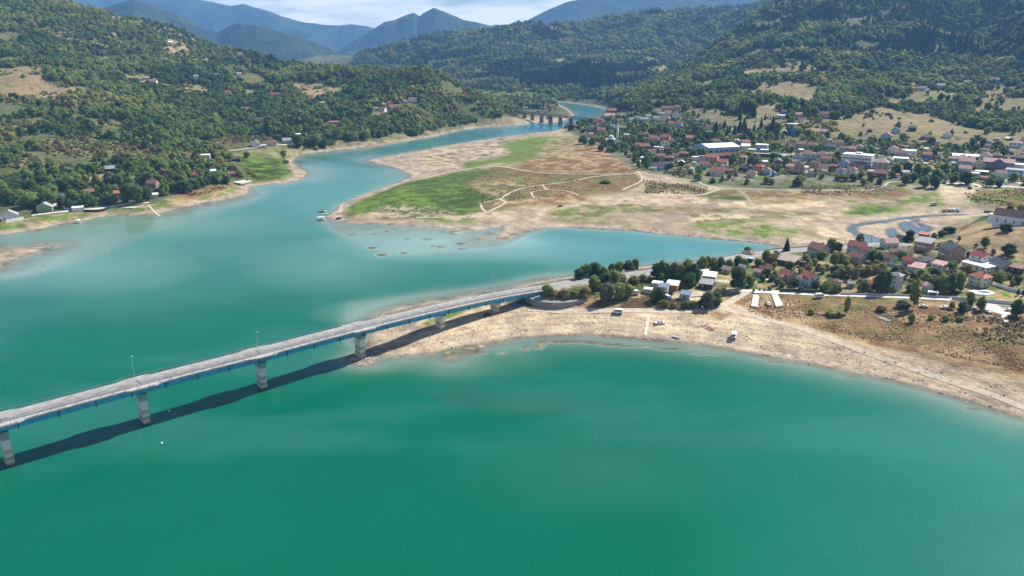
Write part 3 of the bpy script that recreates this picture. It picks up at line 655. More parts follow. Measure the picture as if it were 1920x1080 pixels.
for (mu_, mv_, ra_, rb_, am_) in [(820, 452, 250, 46, .62), (1010, 470, 160, 30, .35), (620, 500, 200, 60, .25), (120, 500, 300, 60, .35), (700, 590, 130, 30, .3), (880, 440, 130, 18, .75), (760, 432, 130, 12, .6), (980, 455, 60, 12, .6)]:
    k_m = (np.clip(1 - np.hypot((u_ - mu_) / ra_, (v__ - mv_) / rb_) + lf * .25, 0, 1) ** .8 * am_)[..., None]
    wc = wc * (1 - k_m) + np.array([.25, .375, .335]) * k_m
k_m = (np.clip(1 - np.hypot((u_ - 1230) / 330, (v__ - 465) / 45), 0, 1) ** .7 * .55)[..., None]
wc = wc * (1 - k_m) + np.array([.07, .225, .26]) * k_m
gs = (np.clip(1 - np.hypot((u_ - 280) / 330, (v__ - 420) / 30), 0, 1) * .5)[..., None]
wc = wc * (1 - gs) + np.array([.14, .23, .14]) * gs
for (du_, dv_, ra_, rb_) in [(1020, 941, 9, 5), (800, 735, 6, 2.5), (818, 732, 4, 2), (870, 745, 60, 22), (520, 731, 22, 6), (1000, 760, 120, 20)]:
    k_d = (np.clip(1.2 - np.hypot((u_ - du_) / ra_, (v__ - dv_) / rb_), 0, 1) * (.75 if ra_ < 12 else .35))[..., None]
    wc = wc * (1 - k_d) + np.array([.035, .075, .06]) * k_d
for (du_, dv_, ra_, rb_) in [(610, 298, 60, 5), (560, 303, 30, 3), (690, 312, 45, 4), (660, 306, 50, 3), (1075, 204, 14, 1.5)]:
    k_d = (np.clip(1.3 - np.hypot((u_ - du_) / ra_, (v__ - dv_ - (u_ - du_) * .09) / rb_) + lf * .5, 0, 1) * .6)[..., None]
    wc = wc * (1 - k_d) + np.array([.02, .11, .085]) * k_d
pond = (u_ > 1570) & (v__ < 470)
wc[pond] = (.10, .16, .20)
wm = bpy.data.materials.new('lake_water'); wm.use_nodes = True; t = wm.node_tree; bs = t.nodes['Principled BSDF']
an = t.nodes.new('ShaderNodeAttribute'); an.attribute_name = 'tint'; dn = t.nodes.new('ShaderNodeAttribute'); dn.attribute_name = 'depth'
ge = t.nodes.new('ShaderNodeNewGeometry')
hs = t.nodes.new('ShaderNodeHueSaturation'); t.links.new(an.outputs['Color'], hs.inputs['Color'])
t.links.new(_mul(_mr(_noise(.8, 5, .85), .86, 1.14), _mr(_noise(.02, 5), .93, 1.07)).outputs[0], hs.inputs['Value'])  # fine noise: ripple glints put into the colour; broad noise: turbidity
t.links.new(hs.outputs['Color'], bs.inputs['Base Color'])
bs.inputs['Roughness'].default_value = .16; bs.inputs['IOR'].default_value = 1.33; bs.inputs['Specular IOR Level'].default_value = .13
mr = t.nodes.new('ShaderNodeMapRange'); mr.inputs['From Min'].default_value = 0.0; mr.inputs['From Max'].default_value = .55; mr.inputs['To Min'].default_value = .28; mr.inputs['To Max'].default_value = 1.0
t.links.new(dn.outputs['Fac'], mr.inputs['Value']); t.links.new(mr.outputs['Result'], bs.inputs['Alpha'])
na, nb = _noise(.55, 3), _noise(2.3, 2)
wl = t.nodes.new('ShaderNodeMapping'); wl.inputs['Rotation'].default_value = (0, 0, .5); wl.inputs['Scale'].default_value = (.004, .022, 1)
t.links.new(ge.outputs['Position'], wl.inputs['Vector']); nw_ = t.nodes.new('ShaderNodeTexNoise'); nw_.inputs['Scale'].default_value = 1.0; nw_.inputs['Detail'].default_value = 6; t.links.new(wl.outputs[0], nw_.inputs['Vector'])
t.links.new(_mr(nw_, .09, .17, .35, .65).outputs[0], bs.inputs['Roughness'])
b1 = t.nodes.new('ShaderNodeBump'); b1.inputs['Strength'].default_value = .11; b1.inputs['Distance'].default_value = .5; t.links.new(na.outputs['Fac'], b1.inputs['Height'])
b2 = t.nodes.new('ShaderNodeBump'); b2.inputs['Strength'].default_value = .2; b2.inputs['Distance'].default_value = .12; t.links.new(nb.outputs['Fac'], b2.inputs['Height']); t.links.new(b1.outputs['Normal'], b2.inputs['Normal'])
t.links.new(b2.outputs['Normal'], bs.inputs['Normal'])
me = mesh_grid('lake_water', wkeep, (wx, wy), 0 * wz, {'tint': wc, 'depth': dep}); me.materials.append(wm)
tag(link(bpy.data.objects.new('lake_water', me)), kind='structure')

# ------------------------------------------------------------------ the air
hz = bpy.data.materials.new('haze'); hz.use_nodes = True; t = hz.node_tree; t.nodes.clear()
ho = t.nodes.new('ShaderNodeOutputMaterial'); pv = t.nodes.new('ShaderNodeVolumePrincipled')
pv.inputs['Color'].default_value = (.24, .52, 1.0, 1); pv.inputs['Density'].default_value = HAZE_D; pv.inputs['Anisotropy'].default_value = 0.0
t.links.new(pv.outputs[0], ho.inputs['Volume'])
hb = MB(); hb.box(-14000, 14000, -60, 12900, -9, float(np.nanmax(HZ)) + 40)
tag(hb.build('haze', hz), kind='stuff')

# ------------------------------------------------------------------ plants: prototypes
LEAF = {}
def leafmat(name, ca, cb, cc=None, thr=.5):
    """foliage: colour drifts with the place of the tree and varies from clump to clump"""
    m = bpy.data.materials.new(name); m.use_nodes = True; t = m.node_tree; bs = t.nodes['Principled BSDF']
    oi = t.nodes.new('ShaderNodeObjectInfo'); n = t.nodes.new('ShaderNodeTexNoise'); n.inputs['Scale'].default_value = .0075; n.inputs['Detail'].default_value = 5
    t.links.new(oi.outputs['Location'], n.inputs['Vector'])
    ad = t.nodes.new('ShaderNodeMath'); ad.operation = 'MULTIPLY_ADD'; ad.inputs[1].default_value = .24; t.links.new(oi.outputs['Random'], ad.inputs[0]); nc = t.nodes.new('ShaderNodeMapRange'); nc.inputs['From Min'].default_value = .33; nc.inputs['From Max'].default_value = .67; nc.inputs['To Min'].default_value = .20; nc.inputs['To Max'].default_value = .92; t.links.new(n.outputs['Fac'], nc.inputs['Value']); t.links.new(nc.outputs[0], ad.inputs[2])
    rp = t.nodes.new('ShaderNodeValToRGB'); e = rp.color_ramp.elements
    e[0].position = .42; e[0].color = (*ca, 1); e[1].position = .82; e[1].color = (*cb, 1)
    if cc:
        x = e.new(.97); x.color = (*cc, 1)
    t.links.new(ad.outputs[0], rp.inputs['Fac'])
    g_ = t.nodes.new('ShaderNodeNewGeometry'); n2 = t.nodes.new('ShaderNodeTexNoise'); n2.inputs['Scale'].default_value = .6; n2.inputs['Detail'].default_value = 3
    t.links.new(g_.outputs['Position'], n2.inputs['Vector'])
    mr = t.nodes.new('ShaderNodeMapRange'); mr.inputs['From Min'].default_value = .3; mr.inputs['From Max'].default_value = .7; mr.inputs['To Min'].default_value = .65; mr.inputs['To Max'].default_value = 1.4
    t.links.new(n2.outputs['Fac'], mr.inputs['Value'])
    h = t.nodes.new('ShaderNodeHueSaturation'); t.links.new(rp.outputs['Color'], h.inputs['Color']); t.links.new(mr.outputs[0], h.inputs['Value']); t.links.new(h.outputs['Color'], bs.inputs['Base Color'])
    bs.inputs['Roughness'].default_value = .75; bs.inputs['Specular IOR Level'].default_value = .2
    tr = t.nodes.new('ShaderNodeBsdfTranslucent'); h2 = t.nodes.new('ShaderNodeHueSaturation'); h2.inputs['Hue'].default_value = .475; h2.inputs['Value'].default_value = 1.5; t.links.new(h.outputs['Color'], h2.inputs['Color']); t.links.new(h2.outputs['Color'], tr.inputs['Color'])
    mx_ = t.nodes.new('ShaderNodeMixShader'); mx_.inputs[0].default_value = .45; t.links.new(bs.outputs[0], mx_.inputs[1]); t.links.new(tr.outputs[0], mx_.inputs[2]); t.links.new(mx_.outputs[0], t.nodes['Material Output'].inputs['Surface'])
    LEAF[name] = m; return m
leafmat('foliage_green', (.072,.128,.030), (.175,.235,.050), (.275,.270,.080))
leafmat('foliage_dark', (.036,.074,.026), (.070,.118,.036))
leafmat('foliage_conifer', (.020,.048,.030), (.034,.068,.034))
leafmat('foliage_lime', (.110,.170,.025), (.170,.210,.030))
leafmat('foliage_yellow', (.165,.160,.050), (.230,.190,.065))
leafmat('foliage_grey', (.090,.110,.065), (.130,.150,.090))
leafmat('foliage_dry', (.230,.165,.090), (.330,.250,.140))
leafmat('foliage_rust', (.190,.125,.065), (.260,.175,.090))
bark = mat('bark', (.11,.085,.06), .9, .3, 4)
def noise3(p, s): return math.sin(p[0] * s + 1.3) * math.sin(p[1] * s * 1.1 + 4.1) * math.sin(p[2] * s * .9 + 2.2)
def ico(sub):
    import bmesh
    bm = bmesh.new(); bmesh.ops.create_icosphere(bm, subdivisions=sub, radius=1.0)
    v = [tuple(x.co) for x in bm.verts]; f = [tuple(y.index for y in x.verts) for x in bm.faces]; bm.free(); return v, f
ICO = {1: ico(1), 2: ico(2)}
def blob(mb, cx, cy, cz, rx, rz, sub, rnd, amp=.25):
    v, f = ICO[sub]; n = len(mb.v); k = rnd.uniform(0, 9)
    for p in v:
        q = 1 + amp * noise3((p[0] + k, p[1] - k, p[2] + k), 3.1) + rnd.uniform(-amp, amp) * .35
        mb.v.append((cx + p[0] * rx * q, cy + p[1] * rx * q, cz + p[2] * rz * q))
    for a in f: mb.f.append(tuple(n + i for i in a)); mb.m.append(0)
def leaves(mb, n, shape, size, rnd):
    for _ in range(n):
        p, nr = shape(rnd)
        nr = (nr + Vector((rnd.gauss(0, .45), rnd.gauss(0, .45), rnd.gauss(0, .45)))).normalized()
        x = nr.orthogonal().normalized(); y = nr.cross(x); a = rnd.uniform(0, 6.28); s = size * rnd.uniform(.6, 1.35)
        x, y = (x * math.cos(a) + y * math.sin(a)) * s, (y * math.cos(a) - x * math.sin(a)) * s * .8
        q = nr * s * .35
        mb.poly([p - x - y * .3, p + y * -1 + q * .4, p + x - y * .2, p + x * .5 + y + q * .2, p - x * .6 + y * .8])
def crown_broad(seed, h, w, ncl, nl, base=.22, lsz=.11, tall=1.0):
    """crown of clumps: h total height, w crown diameter (unit tree scaled later)"""
    r_ = random.Random(seed); mb = MB(); cl = []
    for i in range(ncl):
        t_ = (i + .5) / ncl; z = h * (base + (1 - base) * (.12 + .78 * t_)); ang = i * 2.4 + r_.uniform(-.5, .5)
        prof = math.sin(math.pi * (.18 + .72 * t_)) ** .8; rad = w * .5 * prof * r_.uniform(.35, .72) * (0 if i == ncl - 1 else 1)
        cr_ = w * r_.uniform(.19, .30); cl.append((math.cos(ang) * rad, math.sin(ang) * rad, z, cr_))
    cl.append((0, 0, h * (base + (1 - base) * .45), w * .33))
    for (x, y, z, r2) in cl: blob(mb, x, y, z, r2, r2 * .8 * tall, 1, r_, .3)
    def shp(rn):
        x, y, z, r2 = rn.choice(cl); d = Vector((rn.gauss(0, 1), rn.gauss(0, 1), rn.gauss(0.25, 1))).normalized()
        return Vector((x, y, z)) + Vector((d.x * r2, d.y * r2, d.z * r2 * .85 * tall)) * rn.uniform(.88, 1.34), d
    leaves(mb, nl, shp, lsz * w, r_)
    return mb
def trunk_mb(h, r0, seed, limbs=4, top=.55):
    r_ = random.Random(seed); mb = MB()
    mb.tube([(0, 0, -.8), (0, 0, h * .15), (r_.uniform(-.02, .02) * h, r_.uniform(-.02, .02) * h, h * top)], [r0 * 1.25, r0, r0 * .45], 6)
    for i in range(limbs):
        a = i * 2.1 + r_.random(); z = h * r_.uniform(.2, .4)
        mb.tube([(0, 0, z), (math.cos(a) * h * .14, math.sin(a) * h * .14, z + h * .14), (math.cos(a) * h * .22, math.sin(a) * h * .22, z + h * .32)], [r0 * .5, r0 * .35, r0 * .15], 4, cap=False)
    return mb
def crown_conifer(seed, h, w, tiers, nl, base=.08):
    r_ = random.Random(seed); mb = MB()
    for i in range(tiers):
        t_ = i / tiers; z0 = h * (base + (1 - base) * t_); rr = w * .5 * (1 - t_) ** .85 * r_.uniform(.85, 1.1) + .03 * w; n = len(mb.v); seg = 9
        for k in range(seg):
            a = 2 * math.pi * k / seg + i * .7; q = rr * r_.uniform(.72, 1.15); mb.v.append((math.cos(a) * q, math.sin(a) * q, z0 - h * .02 * r_.random()))
        mb.v.append((0, 0, z0 + h * (1 - base) / tiers * 2.1)); mb.v.append((0, 0, z0 + h * .01))
        for k in range(seg):
            mb.f.append((n + k, n + (k + 1) % seg, n + seg)); mb.m.append(0); mb.f.append((n + (k + 1) % seg, n + k, n + seg + 1)); mb.m.append(0)
    def shp(rn):
        t_ = rn.random() ** 1.3; a = rn.uniform(0, 6.28); rr = w * .5 * (1 - t_) ** .85 * rn.uniform(.85, 1.12); d = Vector((math.cos(a), math.sin(a), .35)).normalized()
        return Vector((math.cos(a) * rr, math.sin(a) * rr, h * (base + (1 - base) * t_))), d
    leaves(mb, nl, shp, w * .10, r_); return mb
# kinds for the woods: (name, material, mesh builder); unit height 1 and spread of each kind
KIND = {}
def proto(kind, builder, material):
    for s in range(3):
        me = builder(s).mesh(kind, LEAF[material]); KIND.setdefault(kind, []).append(me)
proto('broadleaf', lambda s: crown_broad(10 + s, 1.0, .95, 6, 90, .05), 'foliage_green')
proto('darkleaf', lambda s: crown_broad(20 + s, 1.0, .85, 6, 90, .05), 'foliage_dark')
proto('conifer', lambda s: crown_conifer(30 + s, 1.0, .42, 7, 60), 'foliage_conifer')
proto('limeleaf', lambda s: crown_broad(40 + s, 1.0, .9, 6, 90, .05), 'foliage_lime')
proto('shrub', lambda s: crown_broad(50 + s, .8, 1.25, 5, 70, -.05), 'foliage_green')
proto('yellow_shrub', lambda s: crown_broad(60 + s, .8, 1.3, 5, 70, -.05), 'foliage_yellow')
proto('greyleaf', lambda s: crown_broad(70 + s, 1.0, 1.0, 6, 80, .0), 'foliage_grey')
proto('rust_shrub', lambda s: crown_broad(80 + s, .8, 1.25, 5, 70, -.05), 'foliage_rust')
proto('dry_tuft', lambda s: crown_broad(90 + s, .6, 1.6, 5, 70, -.05), 'foliage_dry')
KNAMES = list(KIND)
pcol = bpy.data.collections.new('plant_shapes')
for i, k in enumerate(KNAMES):
    for s, me in enumerate(KIND[k]):
        o = bpy.data.objects.new('a%02d' % (i * 3 + s), me); pcol.objects.link(o)
def scatter(name, P, rot, scl, kid, coll, label, cat=None):
    """one object that stands for countless alike plants or stones, each a real instance"""
    me = bpy.data.meshes.new(name); n = len(P); me.vertices.add(n); me.vertices.foreach_set('co', np.asarray(P, np.float32).ravel())
    a = me.attributes.new('rot', 'FLOAT_VECTOR', 'POINT'); a.data.foreach_set('vector', np.asarray(rot, np.float32).ravel())
    a = me.attributes.new('scl', 'FLOAT_VECTOR', 'POINT'); a.data.foreach_set('vector', np.asarray(scl, np.float32).ravel())
    a = me.attributes.new('kid', 'INT', 'POINT'); a.data.foreach_set('value', np.asarray(kid, np.int32))
    o = link(bpy.data.objects.new(name, me)); tag(o, label, cat, kind='stuff')
    ng = bpy.data.node_groups.new(name, 'GeometryNodeTree')
    ng.interface.new_socket('Geometry', in_out='INPUT', socket_type='NodeSocketGeometry'); ng.interface.new_socket('Geometry', in_out='OUTPUT', socket_type='NodeSocketGeometry')
    gi = ng.nodes.new('NodeGroupInput'); go = ng.nodes.new('NodeGroupOutput'); ip = ng.nodes.new('GeometryNodeInstanceOnPoints')
    ci = ng.nodes.new('GeometryNodeCollectionInfo'); ci.inputs['Collection'].default_value = coll; ci.inputs['Separate Children'].default_value = True; ci.inputs['Reset Children'].default_value = True
    ip.inputs['Pick Instance'].default_value = True
    for an_, ty, so in (('rot', 'FLOAT_VECTOR', 'Rotation'), ('scl', 'FLOAT_VECTOR', 'Scale'), ('kid', 'INT', 'Instance Index')):
        na_ = ng.nodes.new('GeometryNodeInputNamedAttribute'); na_.data_type = ty; na_.inputs['Name'].default_value = an_
        ng.links.new(na_.outputs['Attribute'], ip.inputs[so])
    ng.links.new(gi.outputs[0], ip.inputs['Points']); ng.links.new(ci.outputs[0], ip.inputs['Instance']); ng.links.new(ip.outputs[0], go.inputs[0])
    md = o.modifiers.new('instances', 'NODES'); md.node_group = ng
    return o
# what the drone can see of the land (ridge lines hide the rest)
sl_ = (HZ + 14 - CH) / GYY
run = np.maximum.accumulate((HZ - CH) / GYY, axis=0)
VIS = sl_ >= run - 1e-4
def visible(X, Y):
    i = np.clip(np.searchsorted(GY, Y, 'right') - 1, 0, NY - 2); j = np.clip(np.searchsorted(GS, X / Y, 'right') - 1, 0, NS - 2)
    return VIS[i, j] | VIS[i + 1, j]
def jgrid(x0, x1, y0, y1, s):
    X, Y = np.meshgrid(np.arange(x0, x1, s), np.arange(y0, y1, s)); X = X + rng.uniform(-.48, .48, X.shape) * s; Y = Y + rng.uniform(-.48, .48, X.shape) * s
    X = X.ravel(); Y = Y.ravel(); k = (X / Y > -.78) & (X / Y < .80); return X[k], Y[k]
# how much of the ground the trees cover, place by place: (outline, cover 0..1)
WOOD = [
 ([(-700,-900),(-700,402),(0,388),(45,374),(90,352),(130,342),(190,346),(250,334),(330,340),(380,345),(418,336),(456,326),(458,306),(430,294),(392,288),(410,266),(440,256),(480,260),(540,268),(590,274),(640,267),(700,261),(760,253),(830,243),(880,232),(930,222),(958,212),(955,195),(880,150),(860,-900)], 1.0),
 ([(1145,203),(1150,188),(1180,175),(1240,150),(1300,100),(1480,-900),(3000,-900),(3000,300),(1920,292),(1790,284),(1700,264),(1600,258),(1520,262),(1440,258),(1400,240),(1330,226),(1290,205),(1250,200),(1200,210)], .97),
 ([(1280,215),(1300,140),(1450,118),(1560,110),(1700,118),(1860,150),(3000,150),(3000,300),(1900,292),(1700,264),(1500,262),(1380,240)], .42),
 ([(1640,226),(1760,232),(1880,250),(3000,250),(3000,290),(1920,288),(1790,282),(1700,262),(1640,252)], .5),
 ([(1120,228),(1250,205),(1440,240),(1700,266),(1920,292),(3000,300),(3000,345),(1900,342),(1480,350),(1330,345),(1215,322),(1170,290),(1100,256),(1060,240)], .20),
 ([(1085,246),(1150,236),(1230,252),(1320,262),(1320,285),(1250,312),(1190,300),(1130,276)], .40),
 ([(60,60),(240,22),(330,45),(430,100),(500,112),(420,128),(330,122),(230,108),(120,95)], .55),
 ([(50,340),(140,330),(200,330),(330,330),(420,330),(420,342),(330,365),(220,385),(140,390),(50,396)], .40),
 ([(250,350),(330,325),(456,320),(456,338),(430,345),(380,350),(350,362),(300,372),(262,360)], .7),
 ([(150,378),(200,355),(250,352),(262,378),(200,390)], .8),
 ([(860,190),(870,165),(900,158),(1300,158),(1300,190),(1180,186),(1060,189),(1010,186),(960,188),(900,195)], .9),
 ([(905,196),(960,190),(1030,187),(1042,193),(1040,206),(985,212),(930,214)], .5),
]
MOSSY = [p_[0] for p_ in CLEAR if p_[1] in ('moss', 'rust')]
NOWOOD = [p_[0] for p_ in CLEAR] + [[(892,172),(900,166),(960,172),(1010,174),(1010,184),(940,187),(905,183)],[(1112,200),(1148,202),(1156,212),(1146,218),(1120,215)],
 [(940,218),(1000,205),(1045,205),(1075,215),(1100,226),(1060,240),(1000,235)],[(455,286),(540,278),(640,270),(640,292),(560,345),(456,345),(440,300)],
 [(1645,334),(1700,302),(1775,303),(1778,324),(1720,326),(1690,320)],[(1755,343),(3000,343),(3000,370),(1755,370)]]
PARTS = []; UNDER = []
HOLES = []       # (X, Y, radius, reach towards the drone) kept free of trees for houses, filled later
def woods(x0, x1, y0, y1, s, hmin, hmax):
    X, Y = jgrid(x0, x1, y0, y1, s); Zg = ground(X, Y); k = visible(X, Y) & (Zg > .9); X, Y, Zg = X[k], Y[k], Zg[k]
    u, v = prj(X, Y, Zg); nw0 = np.clip(700 / Y, .25, 1.6); wu = fbm(X, Y, 26, 4, .55, 21.0) * 30 * nw0; wv = fbm(X, Y, 26, 4, .55, 33.0) * 11 * nw0
    cov = np.zeros(X.shape)
    for poly, c_ in WOOD: cov[pip(u + wu, v + wv, poly)] = c_
    cov[(Y > 2050) & (Zg > 8)] = 1.0
    patch = fbm(X, Y, 55, 3, .5, 44.0)
    cov *= np.clip(np.where(cov > .9, .72 + patch * 2.0, .8 + patch * 1.3), 0, 1.5)
    for poly in NOWOOD:
        m = pip(u + wu, v + wv, poly); cov[m] = np.clip(patch[m] * .3 - .02, .015, 1)
    for poly in MOSSY:
        m = pip(u + wu, v + wv, poly); cov[m] = np.clip(.62 + patch[m] * 1.2, .1, 1)
    cov[np.hypot((X - pk[0]) / 1.25, Y - pk[1]) < 185] = 1.3
    cov[(v < 112) & (u > 1300) & (cov > .5)] += .25
    low = pip(u, v, [(-60,205),(200,195),(480,215),(640,240),(560,268),(455,300),(440,330),(200,350),(-60,400)])
    cov[low & (cov > .5)] = np.clip(.62 + patch[low & (cov > .5)] * 2.2, .12, 1.0)
    opn = pip(u, v, [(1290,222),(1300,150),(1440,126),(1560,122),(1700,140),(1860,160),(3000,160),(3000,300),(1900,290),(1700,262),(1500,260),(1380,238)]); bp_ = fbm(X, Y, 75, 4, .55, 31.0)
    cov[opn] = np.clip(.20 + bp_[opn] * 2.6, .03, .95) * np.where(cov[opn] > .05, 1, 0) + (cov[opn] > 1.2)
    rr = rng.random(X.shape); k = rr < cov
    gap = (~k) & (Zg > 9) & (cov > .05) & (rng.random(X.shape) < np.where(opn, .16, .7)); UNDER.append(np.stack([X[gap], Y[gap], Zg[gap]], 1))
    for (hx, hy, hr, reach) in HOLES:
        dx = X - hx; dy = Y - hy; l = math.hypot(hx, hy); ex, ey = -hx / l, -hy / l
        al = dx * ex + dy * ey; la = np.abs(dx * ey - dy * ex)
        k &= ~((la < hr) & (al > -hr) & (al < reach))
    X, Y, Zg, u, v = X[k], Y[k], Zg[k], u[k], v[k]
    n = len(X); H = (hmin + (hmax * 1.15 - hmin) * rng.random(n) ** 1.2) * (1 + .35 * fbm(X, Y, 90, 2, .5, 2.0))
    r_ = rng.random(n); kd = np.zeros(n, int)
    big = fbm(X, Y, 160, 3, .5, 91.0)
    kd[:] = np.where(r_ < .30 + .3 * big, 1, 0)
    con = pip(u, v, [(1330,256),(1338,235),(1380,213),(1400,203),(1440,212),(1455,240),(1450,256),(1400,260)]) | (np.hypot((X - pk[0]) / 1.25, Y - pk[1]) < 185) | ((u > 1380) & (u < 1850) & (v < 105) & (v > -40) & (big + r_ * .5 > .34)) | ((u > 1840) & (v < 120) & (r_ > .45)) | ((Y > 2350) & (big > .20) & (r_ > .25))
    kd[con] = 2
    kd[(r_ > .90) & ~con & (kd == 0)] = 3
    lime = pip(u, v, [(600,235),(700,215),(760,220),(860,235),(820,245),(700,255),(620,262)]) | pip(u, v, [(120,225),(300,190),(460,235),(420,290),(300,300),(160,280),(60,240)]) | pip(u, v, [(1810,120),(1830,60),(1850,60),(1850,130)]) | pip(u, v, [(80,118),(180,120),(200,150),(120,160)])
    kd[lime & (r_ > .62)] = 3
    sc = pip(u, v, WOOD[6][0]); kd[sc] = np.where(r_[sc] > .62, 4, np.where(r_[sc] > .40, 6, 0)); H[sc] *= .7
    ru = pip(u + wu[k], v, [(640,130),(760,128),(850,150),(940,205),(900,225),(850,232),(830,215),(760,190),(680,180),(640,160)]); m = ru & (r_ > .72); kd[m] = 7; H[m] *= .8
    m = ru & (r_ < .2); kd[m] = 3; H[ru] *= .9
    nw = np.zeros(n, bool)
    for poly in NOWOOD: nw |= pip(u + wu[k], v + wv[k], poly)
    kd[nw] = np.where(r_[nw] > .5, 4, 5); H[nw] *= .5
    yl = pip(u, v, [(30,240),(140,255),(300,262),(310,302),(200,310),(60,310)]); m = yl & (r_ > .5); kd[m] = 5; H[m] *= .6
    tw = pip(u, v, [(1050,236),(1250,205),(1440,240),(1700,266),(1920,285),(3000,300),(3000,350),(1330,350),(1215,322)]) & ~con; H[tw] *= .82
    H[con] *= 1.35
    PARTS.append(np.stack([X, Y, Zg, H, kd], 1))
def tufts(name, polys, n, hmin, hmax, kinds, label, mind=0.0, clump=True):
    out = []
    for poly in polys:
        P = np.array(poly); u = rng.uniform(P[:, 0].min(), P[:, 0].max(), n * 3); v = rng.uniform(P[:, 1].min(), P[:, 1].max(), n * 3)
        X = np.empty(u.size); Y = np.empty(u.size)
        a_ = (u - 960) / CF; b_ = (540 - v) / CF; zz = np.full(u.size, 4.0)
        for _ in range(3):
            tt = (zz - CH) / (-sp + b_ * cp); X = a_ * tt; Y = (cp + b_ * sp) * tt; zz = ground(X, Y)
        uu, vv2 = prj(X, Y, zz); k = pip(uu, vv2, poly) & (zz > .25)
        if clump: k &= rng.random(u.size) < np.clip(.5 + fbm(X, Y, 12, 3, .5, 71.0) * 1.5, 0, 1)
        X, Y, zz = X[k][:n], Y[k][:n], zz[k][:n]; out.append(np.stack([X, Y, zz], 1))
    P = np.concatenate(out); m = len(P)
    H = rng.uniform(0, 1, m) ** 2 * (hmax - hmin) + hmin
    kd = np.array([KNAMES.index(k) for k in kinds])[rng.integers(0, len(kinds), m)] * 3 + rng.integers(0, 3, m)
    P[:, 2] -= H * .12
    return scatter(name, P, np.stack([np.zeros(m), np.zeros(m), rng.uniform(0, 6.28, m)], 1), np.repeat(H[:, None], 3, 1), kd, pcol, label)

# ------------------------------------------------------------------ paints and building materials
def M(n):
    T = dict(white=(.74,.74,.72), cream=(.62,.56,.44), grey=(.40,.40,.39), lgrey=(.55,.56,.56), pink=(.55,.30,.26), salmon=(.58,.27,.20), blue=(.12,.22,.50), lblue=(.38,.47,.62), brick=(.34,.21,.17), brown=(.17,.11,.075),
             dark=(.045,.045,.05), beige=(.48,.40,.30), yellow=(.62,.48,.18), red=(.50,.05,.05), mauve=(.22,.17,.21), orange=(.62,.22,.06), green=(.20,.30,.18), stone=(.33,.30,.27),
             r_red=(.27,.092,.068), r_brown=(.20,.105,.080), r_orange=(.42,.145,.085), r_dark=(.065,.062,.065), r_grey=(.30,.29,.29), r_white=(.78,.78,.76), r_pink=(.48,.26,.24), r_rust=(.23,.115,.085), r_slate=(.060,.075,.105), r_teal=(.16,.55,.45), r_blue=(.16,.22,.33), r_bright=(.36,.075,.06), r_tan=(.36,.27,.21),
             concrete=(.42,.40,.37), asphalt=(.26,.25,.24), worn_asphalt=(.19,.18,.175), walk=(.47,.45,.42), steel_blue=(.05,.33,.50), rail_grey=(.22,.22,.23), glass=(.02,.03,.04), rubber=(.02,.02,.02), lane=(.60,.55,.47), dirt=(.45,.365,.27), track=(.47,.385,.285), ruststeel=(.10,.085,.075), galv=(.42,.44,.45), hedge=(.03,.055,.02), pool=(.06,.30,.50), wood=(.25,.16,.09), black=(.02,.02,.022), marking=(.75,.75,.73), tarp=(.10,.12,.14), teal=(.06,.42,.45), kayak=(.33,.04,.04))
    k = n
    if k in MC: return MC[k]
    if k.startswith('r_'): return mat(k, T[k], .8, .30, .9, bump=.35, sc2=3.0)
    if k == 'glass': return mat(k, T[k], .12, .05, 1, spec=.6)
    if k == 'pool': return mat(k, T[k], .1, .05, 1, spec=.5)
    if k in ('asphalt', 'worn_asphalt', 'walk', 'concrete', 'lane', 'dirt', 'track', 'stone'): return mat(k, T[k], .9, .22, .35, bump=.2)
    if k in ('steel_blue', 'rail_grey', 'galv', 'ruststeel'): return mat(k, T[k], .55, .2, .5)
    if k in ('kayak', 'teal', 'red'): return mat(k, T[k], .4, .1, 1, spec=.5)
    return mat(k, T[k], .85, .12, .5)
def pxm(X, Y, Zz): return prj(X, Y, Zz)[1] - prj(X, Y, Zz + 1)[1]     # photo rows per metre of height there
WORD = dict(white='white', cream='cream', grey='grey', lgrey='pale grey', pink='pink', salmon='salmon', blue='blue', lblue='light blue', brick='brick', brown='brown', dark='dark', beige='beige', yellow='yellow', red='red', mauve='purple', orange='orange', green='green', stone='stone',
            r_red='red', r_brown='brown', r_orange='orange', r_dark='dark grey', r_grey='grey', r_white='white', r_pink='pale pink', r_rust='rusty', r_slate='slate blue', r_teal='turquoise', r_blue='blue grey', r_bright='bright red', r_tan='tan')
LM = [("the big white hall", 1340, 278), ("the white school block", 1606, 300), ("the mosque", 1146, 262), ("the big brick block", 1868, 305), ("the blue hillside house", 1488, 249), ("the railway bridge", 1040, 220),
      ("the red lakeside house", 141, 365), ("the left shore brick house", 290, 350), ("the orange roofed white house", 355, 294), ("the villa with the pool", 1838, 530), ("the tall lane house", 1677, 540), ("the slate roofed house", 1780, 480),
      ("the tall spruce", 1474, 470), ("the orange hillside house", 516, 180), ("the spur hamlet", 725, 203), ("the road bridge end", 1012, 548), ("the long white church", 1905, 410), ("the hut camp", 1262, 545), ("the upper left brown field", 50, 160),
      ("the terraced brown field", 1645, 230), ("the concrete slipway", 1437, 562), ("the far village", 978, 158), ("the upper slope houses", 1790, 164), ("the left shore slipway", 445, 340)]
def where(u, v):
    n, lu, lv = min(LM, key=lambda l: math.hypot(u - l[1], (v - l[2]) * 2.2)); du, dv = u - lu, (v - lv) * 1.6
    if math.hypot(du, dv) < 9: return 'beside ' + n
    a = math.degrees(math.atan2(-dv, du)) % 360
    return ['right of', 'above right of', 'above', 'above left of', 'left of', 'below left of', 'below', 'below right of'][int((a + 22.5) // 45) % 8] + ' ' + n
TOLABEL = []     # (object, description, u, v, category, group)
